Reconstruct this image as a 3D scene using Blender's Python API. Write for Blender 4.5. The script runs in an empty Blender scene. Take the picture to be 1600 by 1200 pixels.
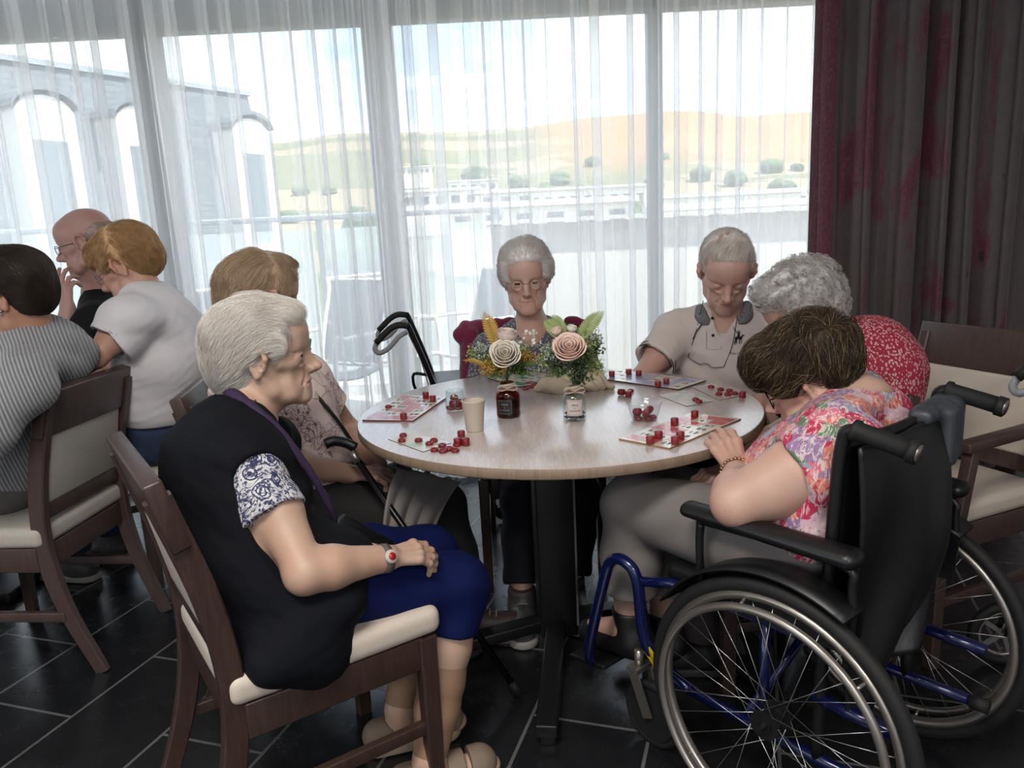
import bpy, bmesh, math, random
import numpy as np
from mathutils import Vector, Matrix
random.seed(7); RNG = np.random.default_rng(11)
PI = math.pi
sc = bpy.context.scene
COL = sc.collection
# ---------------------------------------------------------------- camera
F_PX, PITCH, ROLL, CAM_H = 1200.0, 0.2074, -0.0483, 1.2814
_cp, _sp, _cr, _sr = math.cos(PITCH), math.sin(PITCH), math.cos(ROLL), math.sin(ROLL)
C_W = np.array([0, _cp, -_sp])
_r = np.array([1.0, 0, 0]); _u = np.array([0, _sp, _cp])
C_R = _r*_cr + _u*_sr; C_U = -_r*_sr + _u*_cr
C_O = np.array([0, 0, CAM_H])
cd = bpy.data.cameras.new('camera'); cam = bpy.data.objects.new('camera', cd); COL.objects.link(cam)
cd.sensor_width = 36.0; cd.lens = 36.0*F_PX/1600.0; cd.clip_start = 0.05; cd.clip_end = 4000
cam.matrix_world = Matrix(((C_R[0], C_U[0], -C_W[0], 0), (C_R[1], C_U[1], -C_W[1], 0), (C_R[2], C_U[2], -C_W[2], CAM_H), (0, 0, 0, 1)))
sc.camera = cam
def ray(x, y): return C_R*(x-800)/F_PX - C_U*(y-600)/F_PX + C_W
def at(x, y, Y):
    d = ray(x, y); return C_O + d*(Y/d[1])
def atz(x, y, z):
    d = ray(x, y); return C_O + d*((z-CAM_H)/d[2])
# ---------------------------------------------------------------- colour, exposure
sc.view_settings.view_transform = 'Standard'
sc.view_settings.look = 'None'
sc.view_settings.exposure = 0.10
sc.view_settings.gamma = 1.0
sc.view_settings.use_curve_mapping = False
cy = sc.cycles
cy.max_bounces = 10; cy.transparent_max_bounces = 24; cy.diffuse_bounces = 4; cy.glossy_bounces = 4; cy.transmission_bounces = 8
cy.use_denoising = True
cy.sample_clamp_indirect = 6.0
cy.caustics_reflective = False; cy.caustics_refractive = False
# ---------------------------------------------------------------- sky
world = bpy.data.worlds.new('sky'); sc.world = world; world.use_nodes = True
nt = world.node_tree; nt.nodes.clear()
def wn(t, **k):
    n = nt.nodes.new(t)
    for a, v in k.items(): setattr(n, a, v)
    return n
tc = wn('ShaderNodeTexCoord'); sep = wn('ShaderNodeSeparateXYZ'); nt.links.new(tc.outputs['Generated'], sep.inputs[0])
grad = wn('ShaderNodeValToRGB'); nt.links.new(sep.outputs['Z'], grad.inputs[0])
grad.color_ramp.elements[0].position = 0.0; grad.color_ramp.elements[0].color = (0.50, 0.64, 0.82, 1)
grad.color_ramp.elements[1].position = 0.45; grad.color_ramp.elements[1].color = (0.24, 0.42, 0.72, 1)
mp = wn('ShaderNodeMapping'); mp.inputs['Scale'].default_value = (1.6, 1.6, 5.0); mp.inputs['Location'].default_value = (0.35, 0.1, 0.4)
nt.links.new(tc.outputs['Generated'], mp.inputs['Vector'])
cn = wn('ShaderNodeTexNoise'); cn.inputs['Scale'].default_value = 1.7; cn.inputs['Detail'].default_value = 7; cn.inputs['Roughness'].default_value = .58
nt.links.new(mp.outputs[0], cn.inputs['Vector'])
cr = wn('ShaderNodeValToRGB'); nt.links.new(cn.outputs['Fac'], cr.inputs[0])
cr.color_ramp.elements[0].position = 0.34; cr.color_ramp.elements[0].color = (0, 0, 0, 1)
cr.color_ramp.elements[1].position = 0.54; cr.color_ramp.elements[1].color = (1, 1, 1, 1)
mx = wn('ShaderNodeMix', data_type='RGBA'); nt.links.new(cr.outputs['Color'], mx.inputs[0])
nt.links.new(grad.outputs['Color'], mx.inputs[6]); mx.inputs[7].default_value = (0.80, 0.82, 0.86, 1)
bg = wn('ShaderNodeBackground'); bg.inputs['Strength'].default_value = 3.1
nt.links.new(mx.outputs[2], bg.inputs['Color'])
wo = wn('ShaderNodeOutputWorld'); nt.links.new(bg.outputs[0], wo.inputs['Surface'])
# ---------------------------------------------------------------- sun (high, behind the building)
sd = bpy.data.lights.new('sun', 'SUN'); sd.energy = 10.0; sd.angle = 0.02; sd.color = (1.0, 0.95, 0.86)
so = bpy.data.objects.new('sun', sd); COL.objects.link(so)
so.rotation_euler = Vector((-0.60, 0.30, -1.0)).to_track_quat('-Z', 'Y').to_euler()
# unseen fill lights added to brighten the room: two warm-white overhead panels
def area(name, loc, size, energy, color, target=None):
    l = bpy.data.lights.new(name, 'AREA'); l.shape = 'RECTANGLE'; l.size, l.size_y = size; l.energy = energy; l.color = color
    o = bpy.data.objects.new(name, l); COL.objects.link(o); o.location = loc
    d = Vector(target)-Vector(loc) if target else Vector((0, 0, -1))
    o.rotation_euler = d.to_track_quat('-Z', 'Y').to_euler(); return o
area('fill_light_front', (-0.6, 0.2, 2.62), (1.2, 0.6), 56, (1.0, 0.93, 0.85))
area('fill_light_rear', (0.8, -1.6, 2.62), (1.2, 0.6), 56, (1.0, 0.93, 0.85))
# ================================================================ tagging
def tag(o, label=None, cat=None, group=None, kind=None):
    if label: o['label'] = label
    if cat: o['category'] = cat
    if group: o['group'] = group
    if kind: o['kind'] = kind
    return o
def empty(name, loc, label=None, cat=None, group=None):
    o = bpy.data.objects.new(name, None); COL.objects.link(o); o.location = tuple(float(v) for v in loc); o.empty_display_size = .1
    return tag(o, label, cat, group)
def link(name, me, parent=None, mats=()):
    o = bpy.data.objects.new(name, me); COL.objects.link(o)
    for m in mats: me.materials.append(m)
    if parent is not None:
        o.parent = parent
        o.matrix_parent_inverse = Matrix.Translation(-Vector(parent.location)) if parent.type == 'EMPTY' else Matrix.Identity(4)
    return o
def V(*a): return np.array(a, float)
def nrm(v):
    v = np.asarray(v, float); return v/(np.linalg.norm(v)+1e-12)
# ================================================================ numpy mesh -> blender
def np_mesh(name, v, quads=None, tris=None, mi=None, smooth=True):
    me = bpy.data.meshes.new(name)
    nq = 0 if quads is None else len(quads); ntr = 0 if tris is None else len(tris)
    me.vertices.add(len(v)); me.vertices.foreach_set('co', np.asarray(v, np.float32).ravel())
    li = []; ls = []; tot = 0
    if nq: li.append(np.asarray(quads, np.int32).ravel()); ls.append(np.arange(nq, dtype=np.int32)*4); tot = nq*4
    if ntr: li.append(np.asarray(tris, np.int32).ravel()); ls.append(np.arange(ntr, dtype=np.int32)*3+tot)
    li = np.concatenate(li); ls = np.concatenate(ls)
    me.loops.add(len(li)); me.loops.foreach_set('vertex_index', li)
    me.polygons.add(nq+ntr); me.polygons.foreach_set('loop_start', ls)
    if mi is not None: me.polygons.foreach_set('material_index', np.asarray(mi, np.int32))
    me.polygons.foreach_set('use_smooth', np.full(nq+ntr, smooth, bool))
    me.update(calc_edges=True); me.validate()
    return me
# ================================================================ mesh builder
class MB:
    def __init__(s): s.v = []; s.f = []; s.m = []; s.sm = []; s.n = 0
    def add(s, v, f, m=0, smooth=False):
        for q in f: s.f.append(tuple(i+s.n for i in q)); s.m.append(m); s.sm.append(smooth)
        s.v.extend([tuple(float(c) for c in p) for p in v]); s.n += len(v); return s
    def box(s, c, size, R=None, m=0, bev=0.0):
        c = V(*c); h = V(*size)/2; R = np.eye(3) if R is None else np.asarray(R)
        if bev <= 0:
            P = [c+R@(h*V(x, y, z)) for x in (-1, 1) for y in (-1, 1) for z in (-1, 1)]
            return s.add(P, [(0, 1, 3, 2), (4, 6, 7, 5), (0, 4, 5, 1), (2, 3, 7, 6), (0, 2, 6, 4), (1, 5, 7, 3)], m)
        bm = bmesh.new(); bmesh.ops.create_cube(bm, size=1)
        for q in bm.verts: q.co = Vector((q.co.x*size[0], q.co.y*size[1], q.co.z*size[2]))
        bmesh.ops.bevel(bm, geom=bm.edges[:], offset=min(bev, min(size)*.49), segments=3, profile=.5, affect='EDGES')
        P = [c+R@V(*q.co) for q in bm.verts]; bm.verts.index_update()
        F = [[q.index for q in f.verts] for f in bm.faces]; bm.free()
        return s.add(P, F, m, True)
    def beam(s, a, b, w, h, up=(0, 0, 1), m=0, bev=0.0, w2=None):
        a = V(*a); b = V(*b); y = nrm(b-a); x = nrm(np.cross(y, V(*up))); z = np.cross(x, y)
        return s.box((a+b)/2, (w, np.linalg.norm(b-a), h), np.stack([x, y, z], 1), m, bev)
    def sweep(s, pts, sect, up=(0, 0, 1), closed=False, m=0, caps=True, scales=None, smooth=True):
        """sweep a closed 2-D section (list of (x,z)) along pts"""
        P = [V(*p) for p in pts]; n = len(P); k = len(sect); vs = []
        upv = V(*up); X0 = None
        for i in range(n):
            if closed: t = P[(i+1) % n]-P[i-1]
            else: t = P[min(i+1, n-1)]-P[max(i-1, 0)]
            t = nrm(t)
            x = np.cross(t, upv)
            if np.linalg.norm(x) < 1e-3: x = X0 if X0 is not None else np.cross(t, V(1, 0, 0.01))
            x = nrm(x); X0 = x; z = np.cross(x, t)
            sc_ = 1 if scales is None else scales[i]
            for (a, b) in sect: vs.append(P[i]+x*a*sc_+z*b*sc_)
        F = []
        for i in range(n if closed else n-1):
            j = (i+1) % n
            for q in range(k):
                r = (q+1) % k; F.append((i*k+q, i*k+r, j*k+r, j*k+q))
        if caps and not closed:
            F.append(tuple(reversed(range(k)))); F.append(tuple((n-1)*k+q for q in range(k)))
        return s.add(vs, F, m, smooth)
    def tube(s, pts, r, seg=10, closed=False, m=0, scales=None):
        # parallel-transport tube
        P = [V(*p) for p in pts]; n = len(P); vs = []; X = None
        for i in range(n):
            if closed: t = P[(i+1) % n]-P[i-1]
            else: t = P[min(i+1, n-1)]-P[max(i-1, 0)]
            t = nrm(t)
            if X is None:
                X = np.cross(t, V(0, 0, 1));
                if np.linalg.norm(X) < 1e-3: X = np.cross(t, V(1, 0, 0))
            X = nrm(X-t*(X@t)); Z = np.cross(t, X)
            rr = r if scales is None else r*scales[i]
            for q in range(seg):
                a = 2*PI*q/seg; vs.append(P[i]+X*rr*math.cos(a)+Z*rr*math.sin(a))
        F = []
        for i in range(n if closed else n-1):
            j = (i+1) % n
            for q in range(seg):
                w = (q+1) % seg; F.append((i*seg+q, i*seg+w, j*seg+w, j*seg+q))
        if not closed: F.append(tuple(reversed(range(seg)))); F.append(tuple((n-1)*seg+q for q in range(seg)))
        return s.add(vs, F, m, True)
    def cyl(s, a, b, r, r2=None, seg=24, m=0, caps=True):
        a = V(*a); b = V(*b); t = nrm(b-a); X = np.cross(t, V(0, 0, 1))
        if np.linalg.norm(X) < 1e-3: X = V(1, 0, 0)
        X = nrm(X); Z = np.cross(t, X); r2 = r if r2 is None else r2; vs = []
        for (p, q) in ((a, r), (b, r2)):
            for i in range(seg):
                th = 2*PI*i/seg; vs.append(p+(X*math.cos(th)+Z*math.sin(th))*q)
        s.add(vs, [(i, (i+1) % seg, seg+(i+1) % seg, seg+i) for i in range(seg)], m, True)
        if caps: s.add(vs, [tuple(reversed(range(seg))), tuple(range(seg, 2*seg))], m, False)
        return s
    def lathe(s, prof, c=(0, 0, 0), seg=32, R=None, m=0, arc=None):
        """prof: (r,z) list around local z"""
        c = V(*c); R = np.eye(3) if R is None else np.asarray(R); vs = []; n = len(prof)
        for (r, z) in prof:
            for i in range(seg):
                th = 2*PI*i/seg; vs.append(c+R@V(r*math.cos(th), r*math.sin(th), z))
        F = [(j*seg+i, j*seg+(i+1) % seg, (j+1)*seg+(i+1) % seg, (j+1)*seg+i) for j in range(n-1) for i in range(seg)]
        return s.add(vs, F, m, True)
    def prism(s, poly, z0, z1, m=0, R=None, c=(0, 0, 0)):
        R = np.eye(3) if R is None else np.asarray(R); c = V(*c); n = len(poly)
        vs = [c+R@V(x, y, z0) for x, y in poly]+[c+R@V(x, y, z1) for x, y in poly]
        return s.add(vs, [tuple(reversed(range(n))), tuple(range(n, 2*n))]+[(i, (i+1) % n, n+(i+1) % n, n+i) for i in range(n)], m)
    def sphere(s, c, r, seg=16, ring=10, R=None, m=0):
        r = V(r, r, r) if np.isscalar(r) else V(*r); R = np.eye(3) if R is None else R; c = V(*c); vs = []
        for j in range(ring+1):
            ph = PI*j/ring
            for i in range(seg):
                th = 2*PI*i/seg; vs.append(c+R@(r*V(math.sin(ph)*math.cos(th), math.sin(ph)*math.sin(th), math.cos(ph))))
        return s.add(vs, [(j*seg+i, (j+1)*seg+i, (j+1)*seg+(i+1) % seg, j*seg+(i+1) % seg) for j in range(ring) for i in range(seg)], m, True)
    def grid(s, fn, nu, nv, m=0, closeu=False, smooth=True):
        vs = [fn(i/(nu if closeu else nu-1), j/(nv-1)) for j in range(nv) for i in range(nu)]
        F = []
        for j in range(nv-1):
            for i in range(nu if closeu else nu-1):
                F.append((j*nu+i, j*nu+(i+1) % nu, (j+1)*nu+(i+1) % nu, (j+1)*nu+i))
        return s.add(vs, F, m, smooth)
    def build(s, name, mats, parent=None, label=None, cat=None, group=None, kind=None, weld=False):
        me = bpy.data.meshes.new(name); me.from_pydata(s.v, [], s.f)
        me.polygons.foreach_set('material_index', s.m); me.polygons.foreach_set('use_smooth', s.sm)
        if weld:
            bm = bmesh.new(); bm.from_mesh(me); bmesh.ops.remove_doubles(bm, verts=bm.verts, dist=1e-5)
            bmesh.ops.dissolve_degenerate(bm, dist=1e-6, edges=bm.edges); bm.to_mesh(me); bm.free()
        me.update()
        mats = mats if isinstance(mats, (list, tuple)) else [mats]
        o = link(name, me, parent, mats)
        return tag(o, label, cat, group, kind)
def circ(r, n=12, sx=1, sz=1): return [(r*sx*math.cos(2*PI*i/n), r*sz*math.sin(2*PI*i/n)) for i in range(n)]
def rrect(w, h, r, n=3):
    out = []
    for (cx, cz, a0) in ((w/2-r, h/2-r, 0), (-w/2+r, h/2-r, PI/2), (-w/2+r, -h/2+r, PI), (w/2-r, -h/2+r, 1.5*PI)):
        for i in range(n+1):
            a = a0+PI/2*i/n; out.append((cx+r*math.cos(a), cz+r*math.sin(a)))
    return out
def bez(pts, n=24):
    """Catmull-Rom through pts"""
    P = [V(*p) for p in pts]; P = [2*P[0]-P[1]]+P+[2*P[-1]-P[-2]]; out = []
    m = len(P)-3; per = max(2, n//m)
    for i in range(m):
        for j in range(per):
            t = j/per; a, b, c, d = P[i:i+4]
            out.append(.5*((2*b)+(-a+c)*t+(2*a-5*b+4*c-d)*t*t+(-a+3*b-3*c+d)*t**3))
    out.append(P[-2]); return out
def rotz(a): c, s = math.cos(a), math.sin(a); return np.array([[c, -s, 0], [s, c, 0], [0, 0, 1.0]])
def frame(f, up=(0, 0, 1)):
    """columns: right, forward, up with forward = f"""
    f = nrm(f); r = nrm(np.cross(f, V(*up))); u = np.cross(r, f); return np.stack([r, f, u], 1)
def rot_axis(ax, a):
    ax = nrm(ax); K = np.array([[0, -ax[2], ax[1]], [ax[2], 0, -ax[0]], [-ax[1], ax[0], 0]])
    return np.eye(3)+math.sin(a)*K+(1-math.cos(a))*K@K
def copy_tree(o, parent=None):
    c = o.copy(); COL.objects.link(c)
    if parent is not None: c.parent = parent
    for ch in list(o.children): copy_tree(ch, c)
    return c
# ================================================================ materials
class NT:
    def __init__(s, name):
        s.mat = bpy.data.materials.new(name); s.mat.use_nodes = True; s.t = s.mat.node_tree
        s.b = s.t.nodes['Principled BSDF']; s.out = s.t.nodes['Material Output']; s._co = None
    def n(s, t, **k):
        n = s.t.nodes.new(t)
        for a, v in k.items():
            if a.startswith('i_'): n.inputs[a[2:].replace('_', ' ')].default_value = v
            else: setattr(n, a, v)
        return n
    def l(s, a, b): s.t.links.new(a, b)
    def co(s, out='Object'):
        if s._co is None: s._co = s.n('ShaderNodeTexCoord')
        return s._co.outputs[out]
    def mapping(s, scale=(1, 1, 1), rot=(0, 0, 0), loc=(0, 0, 0), src=None):
        m = s.n('ShaderNodeMapping'); m.inputs['Scale'].default_value = scale; m.inputs['Rotation'].default_value = rot; m.inputs['Location'].default_value = loc
        s.l(src or s.co(), m.inputs['Vector']); return m.outputs[0]
    def noise(s, scale, detail=3, rough=.5, dist=0, src=None):
        n = s.n('ShaderNodeTexNoise'); n.inputs['Scale'].default_value = scale; n.inputs['Detail'].default_value = detail
        n.inputs['Roughness'].default_value = rough; n.inputs['Distortion'].default_value = dist
        s.l(src or s.co(), n.inputs['Vector']); return n.outputs['Fac']
    def noisec(s, scale, detail=2, src=None):
        n = s.n('ShaderNodeTexNoise'); n.inputs['Scale'].default_value = scale; n.inputs['Detail'].default_value = detail
        s.l(src or s.co(), n.inputs['Vector']); return n.outputs['Color']
    def voro(s, scale, feature='F1', src=None, out='Distance', rand=1.0):
        n = s.n('ShaderNodeTexVoronoi'); n.feature = feature; n.inputs['Scale'].default_value = scale; n.inputs['Randomness'].default_value = rand
        s.l(src or s.co(), n.inputs['Vector']); return n.outputs[out]
    def ramp(s, src, stops, interp='LINEAR'):
        r = s.n('ShaderNodeValToRGB'); r.color_ramp.interpolation = interp; e = r.color_ramp.elements
        while len(e) < len(stops): e.new(.5)
        for i, (p, c) in enumerate(stops):
            e[i].position = p; e[i].color = (c if len(c) == 4 else (*c, 1)) if not np.isscalar(c) else (c, c, c, 1)
        s.l(src, r.inputs[0]); return r.outputs['Color']
    def mix(s, fac, a, b, mode='MIX'):
        m = s.n('ShaderNodeMix', data_type='RGBA', blend_type=mode)
        for i, v in ((0, fac), (6, a), (7, b)):
            if hasattr(v, 'is_linked'): s.l(v, m.inputs[i])
            else: m.inputs[i].default_value = v if np.isscalar(v) else ((*v, 1) if len(v) == 3 else v)
        return m.outputs[2]
    def math(s, op, a, b=0.0, c=None):
        m = s.n('ShaderNodeMath', operation=op)
        for i, v in enumerate((a, b) if c is None else (a, b, c)):
            if hasattr(v, 'is_linked'): s.l(v, m.inputs[i])
            else: m.inputs[i].default_value = v
        return m.outputs[0]
    def add3(s, a, b):
        m = s.n('ShaderNodeVectorMath', operation='ADD'); s.l(a, m.inputs[0]); s.l(b, m.inputs[1]); return m.outputs[0]
    def warp(s, scale, amt, src=None):
        c = s.noisec(scale, 2, src); m = s.n('ShaderNodeVectorMath', operation='SCALE'); s.l(c, m.inputs[0]); m.inputs['Scale'].default_value = amt
        return s.add3(src or s.co(), m.outputs[0])
    def bump(s, h, strength=.3, dist=.002):
        b = s.n('ShaderNodeBump'); b.inputs['Strength'].default_value = strength; b.inputs['Distance'].default_value = dist
        s.l(h, b.inputs['Height'])
        if s.b.inputs['Normal'].is_linked: s.l(s.b.inputs['Normal'].links[0].from_socket, b.inputs['Normal'])
        s.l(b.outputs[0], s.b.inputs['Normal'])
    def set(s, **k):
        for a, v in k.items():
            s.b.inputs[a.replace('_', ' ')].default_value = v
        return s
    def color(s, c):
        if hasattr(c, 'is_linked'): s.l(c, s.b.inputs['Base Color'])
        else: s.b.inputs['Base Color'].default_value = (*c[:3], 1)
def hexc(h):
    h = h.lstrip('#'); c = [int(h[i:i+2], 16)/255 for i in (0, 2, 4)]
    return tuple(((x+.055)/1.055)**2.4 if x > .04045 else x/12.92 for x in c)
def M(name, col, rough=.5, metal=0.0, var=.12, vs=12.0, bump=0.0, bs=300.0, bd=.001, spec=.5, coat=0.0, sheen=0.0, stretch=None):
    if isinstance(col, str): col = hexc(col)
    m = NT(name); src = m.mapping(stretch) if stretch else None
    if var > 0:
        n = m.noise(vs, 4, .55, src=src)
        m.color(m.mix(n, tuple(c*(1-var) for c in col), tuple(min(1, c*(1+var)) for c in col)))
    else: m.color(col)
    m.set(Roughness=rough, Metallic=metal, Coat_Weight=coat, Sheen_Weight=sheen)
    m.b.inputs['Specular IOR Level'].default_value = spec
    if bump > 0: m.bump(m.noise(bs, 3, .6, src=src), bump, bd)
    return m.mat
# ================================================================ signed-distance modelling
def _smin(a, b, k):
    h = np.clip(.5+.5*(b-a)/k, 0, 1); return b+(a-b)*h-k*h*(1-h)
def _smax(a, b, k): return -_smin(-a, -b, k)
class Prim:
    __slots__ = ('t', 'a', 'k', 'op')
    def __init__(s, t, a, k, op): s.t = t; s.a = a; s.k = k; s.op = op
    def d(s, P):
        if s.t == 'e':
            c, r, R = s.a; q = (P-c)@R/r; k0 = np.sqrt((q*q).sum(-1)); q2 = q/r; k1 = np.sqrt((q2*q2).sum(-1))+1e-9
            return k0*(k0-1)/k1
        if s.t == 'c':
            a, b, ra, rb, ax, f, cut = s.a; ab = b-a; L2 = max(ab@ab, 1e-12); v = P-a; t = (v@ab)/L2; tc = np.clip(t, 0, 1)
            v = v-tc[..., None]*ab; l2 = (v*v).sum(-1)
            if ax is not None:
                q = v@ax; l2 = np.maximum(l2-q*q+(q/f)**2, 0)
            d = np.sqrt(l2)-(ra+(rb-ra)*tc)
            if cut: d = _smax(d, (t-1)*math.sqrt(L2), .004)
            return d
        if s.t == 'p':
            c, n = s.a; return (P-c)@n
        if s.t == 'b':
            c, h, R, r = s.a; q = np.abs((P-c)@R)-h+r
            return np.sqrt((np.maximum(q, 0)**2).sum(-1))+np.minimum(q.max(-1), 0)-r
        if s.t == 'f': return s.a(P)
class Sdf:
    """list of primitives in a local frame (origin O, rotation R (columns=axes), scale s)"""
    def __init__(s, O=(0, 0, 0), R=None, sc=1.0): s.L = []; s.O = V(*O); s.R = np.eye(3) if R is None else np.asarray(R, float); s.sc = sc
    def fr(s, O=(0, 0, 0), R=None, sc=1.0):
        q = Sdf(O, R, sc); q.L = s.L; return q
    def W(s, p): return s.O+s.R@(V(*p)*s.sc)
    def ell(s, c, r, k=.02, op='u', R=None):
        r = (r, r, r) if np.isscalar(r) else r
        s.L.append(Prim('e', (s.W(c), V(*r)*s.sc, s.R if R is None else s.R@R), k*s.sc, op)); return s
    def cap(s, a, b, ra, rb=None, k=.02, op='u', ax=None, f=1.0, cut=False):
        rb = ra if rb is None else rb
        s.L.append(Prim('c', (s.W(a), s.W(b), ra*s.sc, rb*s.sc, None if ax is None else nrm(s.R@V(*ax)), f, cut), k*s.sc, op)); return s
    def chain(s, pts, rs, k=.02, op='u', ax=None, f=1.0):
        for i in range(len(pts)-1): s.cap(pts[i], pts[i+1], rs[i], rs[i+1], k, op, ax, f if np.isscalar(f) else f[i])
        return s
    def plane(s, c, n, k=.004, op='i'): s.L.append(Prim('p', (s.W(c), nrm(s.R@V(*n))), k, op)); return s
    def box(s, c, size, r=.005, k=.01, op='u', R=None):
        s.L.append(Prim('b', (s.W(c), V(*size)/2*s.sc, s.R if R is None else s.R@R, r*s.sc), k*s.sc, op)); return s
    def disp(s, fn, amp): s.L.append(Prim('f', fn, amp, 'd')); return s
    def sub(s, other, k=.004):   # subtract a whole list
        s.L.append(Prim('f', lambda P, o=other: o.ev(P), k, 's')); return s
    def ev(s, P, L=None):
        D = np.full(P.shape[:-1], 1e3)
        for p in (s.L if L is None else L):
            d = p.d(P)
            if p.op == 'u': D = _smin(D, d, p.k) if p.k > 1e-6 else np.minimum(D, d)
            elif p.op == 's': D = _smax(D, -d, p.k)
            elif p.op == 'i': D = _smax(D, d, p.k)
            elif p.op == 'd': D = D+d
        return D
    def grad(s, P, e=.002):
        g = np.stack([s.ev(P+V(e, 0, 0))-s.ev(P-V(e, 0, 0)), s.ev(P+V(0, e, 0))-s.ev(P-V(0, e, 0)), s.ev(P+V(0, 0, e))-s.ev(P-V(0, 0, e))], -1)
        return g/(np.linalg.norm(g, axis=-1, keepdims=True)+1e-9)
    def bounds(s):
        lo = V(1e9, 1e9, 1e9); hi = -lo
        for p in s.L:
            if p.op != 'u': continue
            if p.t == 'e': c, r = p.a[0], p.a[1].max(); lo = np.minimum(lo, c-r); hi = np.maximum(hi, c+r)
            elif p.t == 'c':
                a, b, ra, rb, ax, f, cut = p.a; r = max(ra, rb)*max(f, 1); lo = np.minimum(lo, np.minimum(a, b)-r); hi = np.maximum(hi, np.maximum(a, b)+r)
            elif p.t == 'b': c, r = p.a[0], np.linalg.norm(p.a[1]); lo = np.minimum(lo, c-r); hi = np.maximum(hi, c+r)
        return lo-.03, hi+.03
    def mesh(s, res=.004, B=12):
        lo, hi = s.bounds(); lo = np.floor(lo/res)*res; nb = np.ceil((hi-lo)/(B*res)).astype(int)
        bi = np.stack(np.meshgrid(*[np.arange(n) for n in nb], indexing='ij'), -1).reshape(-1, 3)
        cen = lo+(bi+.5)*B*res; hd = B*res*.5*math.sqrt(3)
        pd = []; D = np.full(len(cen), 1e3)
        for p in s.L:
            d = p.d(cen) if p.t != 'f' or p.op != 'd' else np.zeros(len(cen)); pd.append(d)
            if p.op == 'u': D = _smin(D, d, max(p.k, 1e-6))
            elif p.op == 's': D = _smax(D, -d, p.k)
            elif p.op == 'i': D = _smax(D, d, p.k)
        act = np.where(np.abs(D) < hd*1.35+.012)[0]
        g = np.arange(B+1)*res; G = np.stack(np.meshgrid(g, g, g, indexing='ij'), -1)
        N = (nb*B+2).astype(np.int64); KV = []; PV = []; EQ = []; BIG = N
        def key(c): return (c[..., 0].astype(np.int64)*BIG[1]+c[..., 1])*BIG[2]+c[..., 2]
        idx3 = np.stack(np.meshgrid(*[np.arange(B)]*3, indexing='ij'), -1)
        for a in act:
            base = bi[a]*B; P = G+(lo+base*res)
            L = []
            for p, d in zip(s.L, pd):
                x = d[a]
                if p.op == 'u' and x > hd*1.45+p.k+.012: continue
                if p.op == 's' and x > hd*1.45+p.k+.012 and p.t != 'f': continue
                if p.op == 'i' and x < -(hd*1.1+p.k): continue
                L.append(p)
            if not L: continue
            F = s.ev(P, L); S = F < 0
            if S.all() or not S.any(): continue
            cnt = np.zeros((B, B, B)); acc = np.zeros((B, B, B, 3))
            for ax in range(3):
                o = [(0, 0), (0, 1), (1, 0), (1, 1)]; sl0 = [slice(None)]*3; sl1 = [slice(None)]*3
                sl0[ax] = slice(0, B); sl1[ax] = slice(1, B+1)
                A = F[tuple(sl0)]; Bv = F[tuple(sl1)]; cr = (A < 0) != (Bv < 0)
                t = np.where(cr, A/(A-Bv+1e-20), 0)
                u, w = [i for i in range(3) if i != ax]
                for (du, dw) in o:
                    sl = [slice(None)]*3; sl[u] = slice(du, B+du); sl[w] = slice(dw, B+dw)
                    c = cr[tuple(sl)]; tt = t[tuple(sl)]; cnt += c
                    acc[..., ax] += np.where(c, tt, 0); acc[..., u] += c*du; acc[..., w] += c*dw
                # quads for edges whose origin lies in this block
                sl = [slice(0, B)]*3; E = cr[tuple(sl)]; ii = np.argwhere(E)
                if len(ii):
                    inside = S[tuple(sl)][E]; gi = ii+base
                    eu = np.zeros(3, int); eu[u] = 1; ew = np.zeros(3, int); ew[w] = 1
                    ok = (gi[:, u] > 0) & (gi[:, w] > 0); gi = gi[ok]; inside = inside[ok]
                    q = np.stack([key(gi-eu-ew), key(gi-ew), key(gi), key(gi-eu)], 1)
                    flip = inside if ax != 1 else ~inside
                    q = np.where(flip[:, None], q, q[:, ::-1]); EQ.append(q)
            m = cnt > 0; ci = idx3[m]; vp = acc[m]/cnt[m][:, None]
            PV.append(lo+(base+ci+vp)*res); KV.append(key(base+ci))
        K = np.concatenate(KV); Pv = np.concatenate(PV); Q = np.concatenate(EQ)
        o = np.argsort(K); K = K[o]; Pv = Pv[o]
        qi = np.searchsorted(K, Q); qi = np.clip(qi, 0, len(K)-1); ok = (K[qi] == Q).all(1)
        return Pv, qi[ok]
    def build(s, name, mats, parent=None, res=.004, matfn=None, relax=1, **tg):
        v, q = s.mesh(res); v, q = drop_small(v, q)
        for _ in range(relax):   # one light umbrella relaxation
            acc = np.zeros_like(v); n = np.zeros(len(v))
            for i in range(4):
                a = q[:, i]; b = q[:, (i+1) % 4]
                for c in range(3): acc[:, c] += np.bincount(a, v[b, c], len(v))+np.bincount(b, v[a, c], len(v))
                n += np.bincount(a, minlength=len(v))+np.bincount(b, minlength=len(v))
            v = v*.55+.45*acc/np.maximum(n, 1)[:, None]
        mi = None
        if matfn is not None: mi = matfn(v[q].mean(1))
        if parent is not None and parent.type == 'EMPTY': pass
        me = np_mesh(name, v, q, mi=mi)
        mats = mats if isinstance(mats, (list, tuple)) else [mats]
        o = link(name, me, parent, mats); return tag(o, **tg)
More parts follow.
